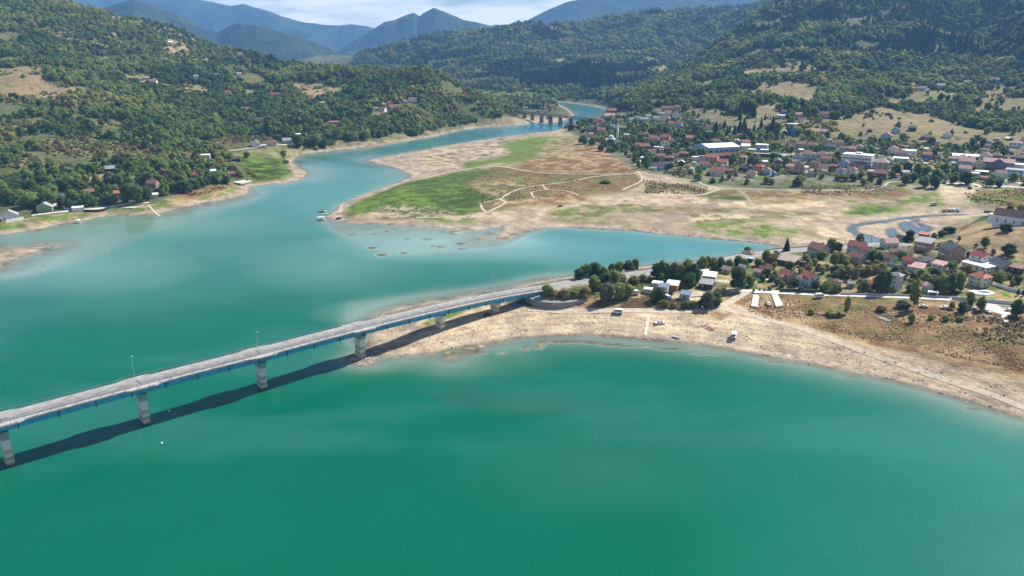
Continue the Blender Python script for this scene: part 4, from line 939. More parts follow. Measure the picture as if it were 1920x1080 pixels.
def later_label(o, desc, u, v, cat, group): TOLABEL.append((o, desc, u, v, cat, group))
ORD = ['nearest', 'second', 'third', 'fourth', 'fifth', 'sixth', 'seventh', 'eighth', 'ninth', 'tenth', 'eleventh', 'twelfth', 'thirteenth', 'fourteenth', 'fifteenth', 'sixteenth', 'seventeenth', 'eighteenth', 'nineteenth', 'twentieth', 'outermost']
def finish_labels(ranked=True):
    by = {}
    for e in TOLABEL: by.setdefault((e[1], where(e[2], e[3])), []).append(e)
    for (desc, wh), L in by.items():
        n = wh.split(' the ', 1)[1]; lm = next(l for l in LM if l[0] == 'the ' + n)
        L.sort(key=lambda e: math.hypot(e[2] - lm[1], (e[3] - lm[2]) * 2.2))
        for i, e in enumerate(L):
            if len(L) == 1: lab = desc + ' ' + wh
            elif i >= len(ORD): lab = desc + ' among others ' + wh
            else: lab = ORD[i] + ' ' + desc + ' ' + wh
            tag(e[0], lab, e[4], e[5])
# ------------------------------------------------------------------ houses
WINM = {}
def win_mesh(w, h, near):
    k = (w, h, near)
    if k not in WINM:
        if near:
            a = MB(); a.box(-w / 2 - .1, w / 2 + .1, -.06, .04, -.1, h + .1); b_ = MB(); b_.box(-w / 2 + .04, -.03, -.075, -.05, .04, h - .04); b_.box(.03, w / 2 - .04, -.075, -.05, .04, h - .04)
            WINM[k] = (a.mesh('window', M('white')), b_.mesh('pane', M('glass')))
        else:
            a = MB(); a.box(-w / 2, w / 2, -.05, .03, 0, h); WINM[k] = (a.mesh('window', M('glass')), None)
    return WINM[k]
def add_window(root, x, y, z, rz, w, h, near):
    a, b_ = win_mesh(w, h, near); o = link(bpy.data.objects.new('window', a), root); o.location = (x, y, z); o.rotation_euler = (0, 0, rz)
    if b_: link(bpy.data.objects.new('pane', b_), o)
def house(u, v, wpx, st, typ, rim, wall, roof, label=None, dr=.85, hs=2.8, windows=True, hole=True, group=None, cat='house', build=True, name='house', pitch=.52, base=None):
    X, Y, Zg = gp(u, v)
    az = math.atan2(X, Y); L = wpx * Y * 1.04 / CF / (abs(math.cos(R(rim))) + dr * abs(math.sin(R(rim)))) ; W = L * dr
    if typ == 'front': L, W = W, L                      # ridge runs away from the viewer
    D = (W * abs(math.cos(R(rim))) + L * abs(math.sin(R(rim)))) / 2
    if typ == 'front': D = (L * abs(math.cos(R(rim))) + W * abs(math.sin(R(rim)))) / 2
    cx, cy_ = X + math.sin(az) * D, Y + math.cos(az) * D
    if hole: HOLES.append((cx, cy_, max(L, W) * .72, 14 if Y < 640 else (32 if u < 960 else 24)))
    LMH.append((cx, cy_, max(L, W) * .5))
    def make():
        zb = float(min(ground(cx, cy_), Zg + 1.2)) if base is None else base
        rz = -az + R(rim) + (math.pi / 2 if typ == 'front' else 0)
        o = empty(name, (cx, cy_, zb), rz); near = Y < 620; far = Y > 1450
        h = st * hs; l, w = L / 2, W / 2; mb = MB(); wm_ = M(wall)
        fl = typ in ('flat', 'mono')
        mb.box(-l, l, -w, w, -1.6, h)
        rise = w * pitch * 1.15 if not fl else 0
        if typ in ('gable', 'front'):
            for s in (-1, 1):
                n = len(mb.v); x0, x1 = sorted((s * l, s * (l - .25)))
                mb.v += [(x0, -w, h), (x1, -w, h), (x1, w, h), (x0, w, h), (x0, 0, h + rise), (x1, 0, h + rise)]
                mb.f += [(n, n + 1, n + 5, n + 4), (n + 3, n + 4, n + 5, n + 2), (n, n + 4, n + 3), (n + 1, n + 2, n + 5)]; mb.m += [0] * 4
        mb.build('wall', wm_, o)
        rb = MB(); e = .55; t_ = .16
        if typ in ('gable', 'front'):
            for s in (-1, 1):
                dz = -e * rise / w; p = [(-l - .4, s * (w + e), h + dz), (l + .4, s * (w + e), h + dz), (l + .4, 0, h + rise), (-l - .4, 0, h + rise)]
                n = len(rb.v); rb.v += p + [(a_[0], a_[1], a_[2] + t_) for a_ in p]
                rb.f += [(n, n + 1, n + 2, n + 3), (n + 7, n + 6, n + 5, n + 4), (n, n + 4, n + 5, n + 1), (n + 1, n + 5, n + 6, n + 2), (n + 3, n + 7, n + 4, n)]; rb.m += [0] * 5
        elif typ == 'hip':
            k = max(l - w, .3) if l > w else .3; kk = max(w - l, 0); a_ = [(-l - e, -w - e, h - .15), (l + e, -w - e, h - .15), (l + e, w + e, h - .15), (-l - e, w + e, h - .15), (-k, -kk, h + rise), (k, -kk, h + rise), (k, kk, h + rise), (-k, kk, h + rise)]
            n = len(rb.v); rb.v += a_; rb.f += [(n + 3, n + 2, n + 1, n), (n, n + 1, n + 5, n + 4), (n + 1, n + 2, n + 6, n + 5), (n + 2, n + 3, n + 7, n + 6), (n + 3, n, n + 4, n + 7), (n + 4, n + 5, n + 6, n + 7)]; rb.m += [0] * 6
        elif typ == 'flat': rb.box(-l - .35, l + .35, -w - .35, w + .35, h, h + .3)
        else:
            z0, z1 = h + .05, h + .05 + W * .22; p = [(-l - .4, -w - .5, z0), (l + .4, -w - .5, z0), (l + .4, w + .3, z1), (-l - .4, w + .3, z1)]; n = len(rb.v)
            rb.v += p + [(q[0], q[1], q[2] + .15) for q in p]; rb.f += [(n, n + 3, n + 2, n + 1), (n + 4, n + 5, n + 6, n + 7), (n, n + 1, n + 5, n + 4), (n + 1, n + 2, n + 6, n + 5), (n + 2, n + 3, n + 7, n + 6), (n + 3, n, n + 4, n + 7)]; rb.m += [0] * 6
        ro = rb.build('roof', M(roof), o)
        if not fl and Y < 1150 and L * W > 40:
            cb = MB(); cx_ = l * .35; cb.box(cx_ - .35, cx_ + .35, w * .25 - .3, w * .25 + .3, h + rise * .5, h + rise + .9); cb.box(cx_ - .45, cx_ + .45, w * .25 - .4, w * .25 + .4, h + rise + .9, h + rise + 1.02); cb.build('chimney', M('brick'), ro)
        if windows and not far and st * hs > 2.3:
            ww, wh_ = (1.15, 1.25) if near else (1.35, 1.4)
            fs = []
            for (nx, ny, hl, off) in ((0, -1, l, w), (0, 1, l, w), (1, 0, w, l), (-1, 0, w, l)):
                gx = nx * math.cos(rz) - ny * math.sin(rz); gy = nx * math.sin(rz) + ny * math.cos(rz)
                if gx * math.sin(az) + gy * math.cos(az) < -.28: fs.append((nx, ny, hl, off))
            for (nx, ny, hl, off) in fs:
                nw_ = max(1, min(4 if near else 3, int(hl * 2 / (3.0 if near else 3.6))))
                a_ = math.atan2(nx, -ny) if True else 0
                for s_ in range(int(st + .01)):
                    for i in range(nw_):
                        q = (i - (nw_ - 1) / 2) * (hl * 2 / nw_); x, y = (q, ny * off) if nx == 0 else (nx * off, q)
                        zz = s_ * hs + .95
                        if s_ == 0 and i == nw_ // 2 and (nx, ny) == fs[0][:2]:
                            if near:
                                db = MB(); db.box(-.5, .5, -.06, .03, 0, 2.1); d = db.build('door', M('wood'), o); d.location = (x, y, .05); d.rotation_euler = (0, 0, a_)
                            continue
                        add_window(o, x, y, zz, a_, ww, wh_, near)
                if near and typ in ('gable', 'front') and nx != 0 and rise > 2: add_window(o, nx * off, 0, h + .35, a_, .8, .9, near)
        if st >= 2 and near and typ != 'flat' and L > 8:
            bb = MB(); bb.box(-l * .5, l * .5, -w - 1.2, -w - .003, hs - .1, hs + .05); bb.box(-l * .5, l * .5, -w - 1.2, -w - 1.12, hs + .05, hs + 1.0); bb.build('balcony', M('lgrey'), o)
        if label: tag(o, label, cat, group)
        else: later_label(o, f"{WORD[wall]} {'shed' if cat == 'outbuilding' else ('hut' if st <= 1 and L < 8 else 'house')} with {WORD[roof]} {dict(gable='gabled', front='gabled', hip='hipped', flat='flat', mono='sloping')[typ]} roof", u, v, cat, group)
        return o
    if build: MAKE.append(make)
    return (cx, cy_, L, W)
MAKE = []; LMH = []
NEAR = [ # u v wpx storeys type rim wall roof label
 (1533,484,40,2,'gable',-38,'grey','r_rust','long grey house with a weathered red roof right of the tall spruce'),
 (1478,500,42,1,'mono',-24,'brown','r_tan','long low barn with a pale tan roof below the tall spruce'),
 (1504,501,11,1,'flat',-10,'dark','r_dark','small dark shed with a flat roof at the end of the long barn'),
 (1441,510,13,1.3,'gable',-40,'lgrey','r_bright','small pale house with a bright red roof above the village lane'),
 (1427,509,8,1,'gable',-30,'white','r_bright','tiny white hut with a bright red roof beside the small pale house'),
 (1421,519,19,1,'gable',-25,'beige','r_pink','low beige bungalow with a dusty pink roof behind the slipway'),
 (1478,532,34,1.6,'gable',-48,'grey','r_red','grey house with steep red roofs behind the dark hedge'),
 (1468,531,20,1.3,'hip',20,'beige','r_red','red hip roofed wing left of the house behind the dark hedge'),
 (1517,539,34,2,'gable',-50,'lgrey','r_red','two storey pale grey house with a red roof above the dark hedge'),
 (1503,536,17,1.6,'hip',10,'lgrey','r_rust','low rusty roofed annex joined to the two storey pale grey house'),
 (1566,542,19,1.5,'hip',-30,'beige','r_rust','beige house with a rusty hipped roof half hidden by garden trees'),
 (1406,492,12,.8,'flat',-15,'dark','r_teal','small shed with a turquoise roof among the trees'),
 (1402,484,24,1.2,'hip',-20,'brown','r_brown','dark brown cabin beside the lake road'),
 (1605,478,34,2,'gable',-20,'lblue','r_red','bluish two storey house with a red roof beside the lake road'),
 (1621,480,20,1.6,'gable',-20,'grey','r_bright','lower grey wing with a bright red roof right of the bluish house'),
 (1605,497,33,1.7,'gable',-25,'grey','r_rust','grey house with a rusty roof directly below the bluish house'),
 (1666,467,32,1.5,'gable',30,'lgrey','r_pink','pale house with a faded pink roof and its gable turned left'),
 (1688,455,17,1.3,'gable',-30,'grey','r_dark','grey shed with a dark roof next to the ponds'),
 (1731,449,18,1.2,'mono',-20,'brown','r_orange','small brown house with an orange sheet roof next to the ponds'),
 (1731,472,34,2,'mono',-16,'brick','r_grey','long two storey brick house with a grey sheet roof'),
 (1697,483,27,1.4,'gable',-38,'cream','r_tan','cream house with a tan roof right of the bluish house'),
 (1666,495,28,1.3,'gable',-38,'lgrey','r_brown','low pale house with a brown roof and a pale skylight panel'),
 (1675,480,18,1,'gable',15,'beige','r_rust','little beige house with a rusty roof between two larger ones'),
 (1701,504,23,1.7,'gable',-25,'pink','r_bright','pink house with a bright red roof'),
 (1717,511,30,.9,'mono',-10,'lgrey','r_pink','low shed with a long pink lean-to roof below the pink house'),
 (1734,499,32,1,'gable',40,'lgrey','r_dark','low pale house with a nearly black roof and white ridge'),
 (1760,507,27,1,'mono',-25,'white','r_pink','low white garage with a faded pink sheet roof'),
 (1781,492,44,2.4,'gable',-55,'brick','r_slate','big unplastered brick house with a slate blue roof'),
 (1834,500,34,2,'gable',-30,'white','r_bright','white house with a red roof on the terrace above the villa'),
 (1836,513,64,1,'flat',-32,'white','r_white','long white garage terrace with a flat roof above the villa'),
 (1872,510,36,1.4,'gable',-42,'lgrey','r_slate','modern pale house with a slate roof and white dormers'),
 (1834,540,38,2,'hip',-32,'cream','r_orange','cream villa with an orange hipped roof beside the oval pool'),
 (1905,514,26,1,'mono',-18,'dark','r_rust','dark open shed with a rusty sheet roof at the right edge'),
 (1677,545,24,3,'hip',-20,'lgrey','r_grey','tall plain grey house with a pale metal roof by the lane'),
 (1737,552,20,1.6,'front',35,'grey','r_pink','narrow steep roofed chapel like house with a faded pink roof by the lane'),
 (1630,545,20,1.4,'gable',-30,'beige','r_orange','small house with an orange red roof between dark trees'),
 (1594,541,15,1,'gable',20,'grey','r_grey','small grey garden shed beside the dark trees'),
 (1244,549,20,1,'mono',-10,'white','r_blue','white hut with a blue grey flat roof in the camp'),
 (1261,545,25,1,'mono',-12,'orange','r_white','orange hut with a white flat roof in the camp'),
 (1232,541,20,.9,'flat',-10,'lgrey','r_white','pale hut with a white canopy roof at the back of the camp'),
 (1215,551,16,.8,'flat',-8,'grey','r_white','low hut with a white roof at the left end of the camp'),
 (1285,564,22,1,'mono',-15,'lgrey','r_blue','hut with a blue grey roof at the front of the camp'),
 (1324,543,28,1,'mono',-12,'dark','r_grey','dark cabin with a grey roof and white windows right of the camp yard'),
 (1330,527,26,.8,'mono',-8,'grey','r_white','low shelter with a white roof behind the dark cabin'),
 (1320,515,15,.7,'flat',0,'grey','r_white','small white roofed shelter below the roadside trees'),
 (1363,515,22,1,'gable',-25,'beige','r_tan','beige bungalow with a tan roof behind the big dark tree'),
 (1392,510,16,1,'gable',-20,'grey','r_grey','grey hut with a grey gabled roof right of the big dark tree'),
]
TOWN = """1066 240 12 1.6 gable -20 mauve r_red;1078 240 11 1.5 hip 10 brown r_red;1117 234 11 2 gable -30 mauve r_red;1127 231 10 1.8 gable -20 pink r_red;1142 222 20 1.5 gable 8 grey r_pink;1148 213 17 1.4 gable 8 brown r_rust;1127 250 17 1.7 gable 5 grey r_red
1106 244 13 1.4 hip 0 grey r_dark;1108 257 9 1.6 gable 0 lgrey r_pink;1162 230 12 1.3 gable 5 grey r_brown;1148 242 12 1.7 gable -25 lblue r_grey;1165 247 18 1.7 gable 15 mauve r_brown;1185 228 11 1.2 gable 0 white r_grey;1196 226 12 1.4 gable -20 lblue r_grey;1209 229 12 1.4 gable 0 lblue r_grey;1216 222 10 1.2 gable 0 white r_grey
1175 256 9 1 flat 0 lgrey r_white;1210 256 11 1.5 hip 0 beige r_red;1207 282 20 1.8 gable 10 brown r_red;1196 278 13 1.6 gable 10 pink r_red;1224 265 16 1.5 gable 5 cream r_red;1247 264 19 1.6 gable -10 salmon r_red;1245 276 14 2 front 5 white r_brown;1292 264 14 1.4 gable 5 beige r_orange;1341 271 17 1.7 hip 5 cream r_red
1222 291 14 1.6 gable 5 white r_rust;1241 289 11 1.7 gable 5 beige r_rust;1250 289 9 2 front -10 dark r_dark;1238 299 16 1.4 gable 5 beige r_rust;1254 302 17 1.3 hip 0 brown r_rust;1266 297 11 1.2 gable 0 beige r_rust;1281 295 18 1.5 hip 5 brown r_rust;1227 317 7 2.2 flat 0 white r_dark;1241 319 19 2 gable -35 lblue r_rust;1277 311 11 1.4 front 0 dark r_white
1303 301 11 1.4 flat 0 white r_white;1318 303 15 2 flat 0 lgrey r_red;1335 305 24 2 gable -12 salmon r_orange;1351 299 14 1.6 gable 0 brown r_brown;1320 314 17 1.3 gable 0 lgrey r_red;1370 299 24 1.4 gable -20 brown r_red;1356 312 18 1.7 gable -15 beige r_orange;1345 330 25 1.8 gable 0 cream r_red;1365 326 16 1.2 gable 0 brown r_red
1393 306 14 2.4 hip -10 beige r_tan;1422 323 20 2 hip -15 salmon r_bright;1409 333 19 1.7 hip -10 cream r_rust;1438 328 15 1.7 front -10 lblue r_red;1450 331 8 1.3 front -10 blue r_blue;1395 322 18 1.3 gable -20 dark r_dark;1458 311 12 1.9 front -5 mauve r_grey;1481 319 15 1.5 hip 0 beige r_pink;1428 281 22 2 flat -5 lblue r_white
1398 271 16 1 gable 10 white r_orange;1398 278 15 .9 mono 0 white r_white;1382 269 9 1.2 front 0 lblue r_white;1410 285 12 1 flat 0 lgrey r_white;1433 286 13 1 flat 0 lblue r_white;1471 252 9 1.2 front 0 dark r_white;1500 279 19 1.9 gable 10 grey r_rust;1522 279 16 1.7 hip 5 beige r_brown;1556 282 20 1.4 gable 5 blue r_slate
1573 274 14 1.6 gable 5 cream r_rust;1582 287 14 2 gable 5 lblue r_red;1596 287 16 1.8 gable -8 pink r_pink;1611 281 12 1.2 front 0 cream r_grey;1630 284 14 1.6 front -10 blue r_dark;1515 299 26 2 hip 5 lblue r_rust;1541 296 19 1.5 hip 0 cream r_rust;1495 305 20 2 front 5 lblue r_dark;1497 325 18 3 front 5 pink r_dark;1529 314 17 1.6 gable -15 pink r_brown
1548 306 18 1.6 gable 0 beige r_rust;1543 322 17 1.8 gable 0 white r_brown;1560 321 13 2 hip 0 brown r_rust;1583 316 19 2 front -15 lblue r_slate;1576 328 14 2 hip -10 lblue r_rust;1596 328 20 2 hip -15 white r_red;1612 317 20 1.6 hip -10 beige r_red;1649 320 27 3 hip 0 beige r_tan;1650 333 20 1.5 gable 0 brown r_red;1632 327 13 1 mono -25 lgrey r_pink
1665 308 16 1.6 front 0 lgrey r_grey;1688 303 25 1.1 flat 0 lgrey r_white;1674 288 17 1.9 front -5 white r_red;1685 294 17 1.7 gable 5 grey r_rust;1703 291 23 1.6 flat 0 white r_white;1737 299 15 1.9 gable 5 blue r_orange;1636 264 15 1.4 hip 0 dark r_dark;1662 263 20 1.9 front -10 lblue r_red;1736 263 18 1.4 hip 0 mauve r_brown;1775 259 14 1.5 front 0 white r_red
1679 250 14 1.6 front 0 lblue r_dark;1710 246 13 1.4 gable 0 dark r_dark;1902 277 19 2 hip 0 white r_pink;1787 303 16 1.2 hip 0 grey r_tan;1804 300 12 1.3 hip 0 grey r_tan;1810 312 28 1.8 gable 8 lblue r_pink;1808 325 20 1.7 gable 0 lblue r_pink;1834 317 20 2 front 5 cream r_brown;1840 327 20 .9 flat 0 dark r_white;1847 303 19 2.2 front 0 white r_brown
1905 318 24 1.8 flat 0 white r_white;1874 335 23 1.8 gable 25 white r_rust;1901 331 30 2.2 flat -5 lblue r_grey;1866 299 18 1.6 hip 0 brown r_brown;1908 302 22 1.4 hip 0 mauve r_brown;1930 325 20 2 gable 0 lgrey r_rust;1828 330 12 .9 flat 0 lgrey r_white
1254 208 12 1.7 gable 0 pink r_rust;1269 206 12 1.7 hip 0 beige r_red;1252 216 12 1.6 gable 5 white r_rust;1268 222 14 2 front 10 white r_rust;1247 228 17 1.8 gable -15 white r_red;1273 238 13 1.6 gable -15 lblue r_red;1258 237 12 1.6 gable 10 lgrey r_red;1304 238 12 1.7 hip 0 mauve r_dark;1329 243 8 1.2 front 0 cream r_rust;1240 218 10 1.4 gable 0 lblue r_grey;1230 226 11 1.3 gable 0 white r_grey
1545 221 17 1.6 gable -10 lblue r_red;1467 222 17 1.3 flat 0 lblue r_white;1471 215 9 1.6 gable 0 blue r_brown;1497 219 12 1.3 gable 5 beige r_pink;1503 231 15 1.6 gable -20 white r_rust;1487 238 18 1.1 flat 0 white r_white;1543 251 14 1.1 gable 0 beige r_pink;1488 252 11 2.4 front -5 blue r_dark
1631 167 13 1.5 gable -10 white r_grey;1716 170 10 1.4 gable 10 beige r_rust;1730 170 12 1.4 gable -15 lblue r_grey;1764 165 13 1.5 gable 5 lblue r_grey;1814 158 13 1.4 gable -10 white r_grey;1863 156 16 1.8 gable 5 blue r_brown;1613 199 11 1.3 gable 5 grey r_rust;1800 163 10 1.2 gable 0 lgrey r_pink;1832 164 10 1.2 gable 5 beige r_rust;1646 158 9 1.3 hip 0 grey r_rust;1566 196 11 1.2 gable 0 blue r_grey"""
LEFT = """20 414 27 1.4 front 0 white r_grey;86 398 27 1.3 front -8 green r_grey;118 380 24 1.3 front -20 grey r_dark;168 367 18 1.2 gable 8 brown r_rust;222 368 15 1 gable 5 salmon r_orange;208 324 17 1.4 gable 0 dark r_grey;288 354 24 1.7 gable -30 brick r_brown;147 397 18 .9 flat 0 white r_white
355 298 13 1.7 gable -30 white r_orange;385 299 18 1.6 flat -5 white r_white;443 303 15 1.1 gable 5 dark r_dark;365 334 14 1.1 gable -5 grey r_red;400 326 10 1.1 gable 5 white r_white;434 332 14 1.2 gable 10 brown r_brown;480 275 13 1.7 front 0 white r_grey;510 273 16 1.5 hip 0 cream r_brown;538 270 16 1.6 gable 5 grey r_grey;565 258 21 1.3 flat -5 grey r_white;495 277 9 1 flat 0 lgrey r_white;292 372 9 1.3 gable 0 lgrey r_white;304 328 10 1.2 front 0 brown r_brown;250 343 8 1.5 gable 0 white r_grey
426 179 12 1.6 gable -5 white r_red;469 179 12 1.2 gable 5 cream r_tan;516 184 16 1.8 gable -15 salmon r_red;482 191 13 1.6 gable -25 cream r_brown;448 199 9 1.3 front 0 white r_dark;461 198 10 1.4 front -5 white r_dark;419 205 12 1.5 gable 5 cream r_orange;461 211 16 1.5 gable -5 lblue r_rust;602 198 16 1.9 flat -5 dark r_white;628 238 22 2.2 flat -5 salmon r_orange;490 229 13 1.8 flat 0 beige r_orange;586 189 12 1 gable 0 brick r_rust
717 210 16 1.3 gable -25 white r_brown;736 206 14 1.5 gable 5 cream r_brown;732 198 11 1.5 hip 0 salmon r_red;704 207 9 1.1 gable 0 cream r_tan;775 192 18 1.1 gable -10 white r_rust;760 193 8 1 flat 0 white r_white;748 203 9 1.1 gable 5 beige r_rust;720 200 9 1.3 hip 0 beige r_tan
289 157 12 1.8 front -15 white r_brown;368 148 8 1.6 gable 0 lblue r_grey;452 104 10 1 gable 0 white r_orange;320 82 8 1 gable 0 white r_white;275 150 9 1.2 gable 0 beige r_tan;406 143 8 1.2 gable 0 white r_grey;448 142 9 1.2 gable 5 white r_grey"""
FARV = """968 201 10 1.5 gable 0 grey r_brown;985 199 11 1.6 gable 0 white r_red;985 206 10 1.3 gable 0 lgrey r_rust;1004 200 10 1.3 gable 0 white r_rust;1028 197 11 1.3 gable 5 grey r_brown;1035 202 12 1.3 gable 5 beige r_rust;1020 205 9 1.2 gable 0 grey r_rust;995 193 8 1.2 gable 0 cream r_red
906 163 7 1.3 gable 0 white r_pink;914 161 7 1.3 gable 0 white r_rust;922 164 7 1.3 gable 0 lgrey r_grey;930 163 8 1.3 gable 0 white r_red;937 166 6 1.2 gable 0 cream r_rust;897 160 7 1.2 gable 0 white r_grey;966 158 6 1.4 gable 0 white r_rust;972 153 7 1.5 gable 0 pink r_pink;979 156 7 1.6 gable 0 white r_red;984 161 7 1.5 gable 0 lblue r_rust;990 155 6 1.4 gable 0 white r_pink;975 163 6 1.3 gable 0 white r_rust;988 148 6 1.3 gable 0 white r_tan;998 158 5 1.2 gable 0 cream r_rust
1072 163 7 1.6 gable 0 white r_rust;1080 168 7 1.5 gable 0 lgrey r_pink;1087 162 6 1.4 gable 0 lblue r_grey;1076 172 6 1.3 gable 0 white r_rust;1090 171 6 1.2 gable 0 beige r_rust;1134 184 6 1.3 gable 0 pink r_rust;1142 182 7 1.3 gable 0 mauve r_rust;1013 173 7 1.3 gable 0 cream r_red;1050 172 6 1 flat 0 white r_white;1088 79 6 1.3 gable 0 beige r_red;1096 78 6 1.3 gable 0 white r_tan;685 112 7 1.2 gable 0 white r_tan;1245 205 8 1.2 gable 0 white r_rust"""
for h_ in NEAR: house(*h_[:8], label=h_[8], group='houses of the near village' if h_[0] > 1395 else 'huts of the lakeside camp')
def rows_(T):
    for q in T.replace('\n', ';').split(';'):
        a = q.split()
        if a: yield float(a[0]), float(a[1]), float(a[2]), float(a[3]), a[4], float(a[5]), a[6], a[7]
for q in rows_(TOWN): house(*q, group='houses of the town across the inlet' if q[1] > 240 else 'houses on the right hillside')
for q in rows_(LEFT): house(*q, group='houses on the left bank')
for q in rows_(FARV): house(*q, group='houses far up the valley', windows=False)
sheds = random.Random(5); placed = 0
for _ in range(2500):
    if placed >= 60: break
    u_s, v_s = sheds.uniform(1180, 1925), sheds.uniform(262, 338)
    if v_s > 325 + (u_s - 1180) * .02 or v_s < 262 + (u_s < 1450) * 14: continue
    X, Y, Zg = gp(u_s, v_s)
    if any(math.hypot(X - hx, (Y - hy) * .55) < hr + 5 for hx, hy, hr in LMH): continue
    if any(abs(u_s - bu) < bw and -16 < v_s - bv < 3 for bu, bv, bw in [(1343,288,46),(1607,314,34),(1870,319,36),(1452,292,44),(1812,298,30),(1146,270,20),(1730,312,50)]): continue
    house(u_s, v_s, sheds.uniform(6, 11), sheds.choice([.9, 1, 1.3]), sheds.choice(['flat', 'gable', 'mono', 'gable', 'hip']), sheds.uniform(-25, 25), sheds.choice(['white', 'lgrey', 'beige', 'grey', 'cream']), sheds.choice(['r_white', 'r_rust', 'r_grey', 'r_red', 'r_rust', 'r_tan']), group='small outbuildings of the town', cat='outbuilding', windows=False, name='outbuilding'); placed += 1
# other clearings for big buildings and objects
def hole_px(u, v, r_, reach=10):
    X, Y, _ = gp(u, v); HOLES.append((X, Y, r_, reach))
for q in [(u_b, 226 + (u_b - 1000) * .10, 9, 14) for u_b in range(975, 1120, 9)] + [(1146,268,14,30),(1157,268,7,30),(1320,282,22,20),(1350,285,24,24),(1375,284,12,16),(1606,314,20,30),(1585,314,14,26),(1628,314,14,26),(1868,320,24,24),(1840,322,14,18),(1812,294,22,14),(1452,292,14,12),(1430,292,14,12),(1475,292,14,12),(1418,226,9,30),
          (1690,300,18,14),(1900,420,26,20),(1740,345,8,8)]: hole_px(*q)
woods(-1500, 1500, 470, 1560, 6.0, 4.2, 11.0)
woods(-2000, 2100, 1560, 2900, 8.0, 6.0, 14.0)
woods(-700, 2600, 2900, 4250, 12.5, 12, 19)
ALL = np.concatenate(PARTS)
for mk in MAKE: mk()

# ------------------------------------------------------------------ trees and shrubs one can tell apart
NM = {}
def near_proto(k, mbf, material, tk):
    for s in range(3): NM.setdefault(k, []).append((mbf(s).mesh('crown', LEAF[material]), tk(s).mesh('trunk', bark)))
near_proto('green', lambda s: crown_broad(110 + s, 1, .95, 11, 620, .12, .042), 'foliage_green', lambda s: trunk_mb(1, .035, s))
near_proto('dark', lambda s: crown_broad(120 + s, 1, .92, 11, 620, .10, .042), 'foliage_dark', lambda s: trunk_mb(1, .035, s))
near_proto('lime', lambda s: crown_broad(130 + s, 1, .8, 9, 520, .18, .045), 'foliage_lime', lambda s: trunk_mb(1, .03, s))
near_proto('grey', lambda s: crown_broad(140 + s, 1, .95, 10, 520, .08, .045), 'foliage_grey', lambda s: trunk_mb(1, .035, s))
near_proto('yellow', lambda s: crown_broad(150 + s, 1, 1.0, 8, 420, .0, .05), 'foliage_yellow', lambda s: trunk_mb(1, .03, s))
near_proto('rust', lambda s: crown_broad(160 + s, 1, .9, 7, 300, .2, .045), 'foliage_rust', lambda s: trunk_mb(1, .03, s))
near_proto('spruce', lambda s: crown_conifer(170 + s, 1, .46, 10, 500), 'foliage_conifer', lambda s: trunk_mb(1, .03, s, 0, .7))
near_proto('cypress', lambda s: crown_broad(180 + s, 1, .32, 9, 300, .02, .10, 2.0), 'foliage_conifer', lambda s: trunk_mb(1, .03, s, 0, .5))
TD = dict(green='leafy green tree', dark='dark leafy tree', lime='yellow green tree', grey='grey green tree', yellow='olive yellow bush', rust='rust brown bush', spruce='dark pointed spruce', cypress='slim dark cypress')
def tree(k, X, Y, Zg, h, w, u, v, label=None, cat='tree', group=None, bush=False):
    o = empty('bush' if bush else ('spruce_tree' if k == 'spruce' else 'leafy_tree'), (X, Y, Zg), random.uniform(0, 6.28))
    cr_, tr = random.choice(NM[k]); o.scale = (w, w, h)
    link(bpy.data.objects.new('trunk', tr), o); link(bpy.data.objects.new('crown', cr_), o)
    d = TD[k]
    if bush: d = d.replace('tree', 'bush')
    if label: tag(o, label, 'bush' if bush else 'tree', group)
    else: later_label(o, d, u, v, 'tree', group)
    return o
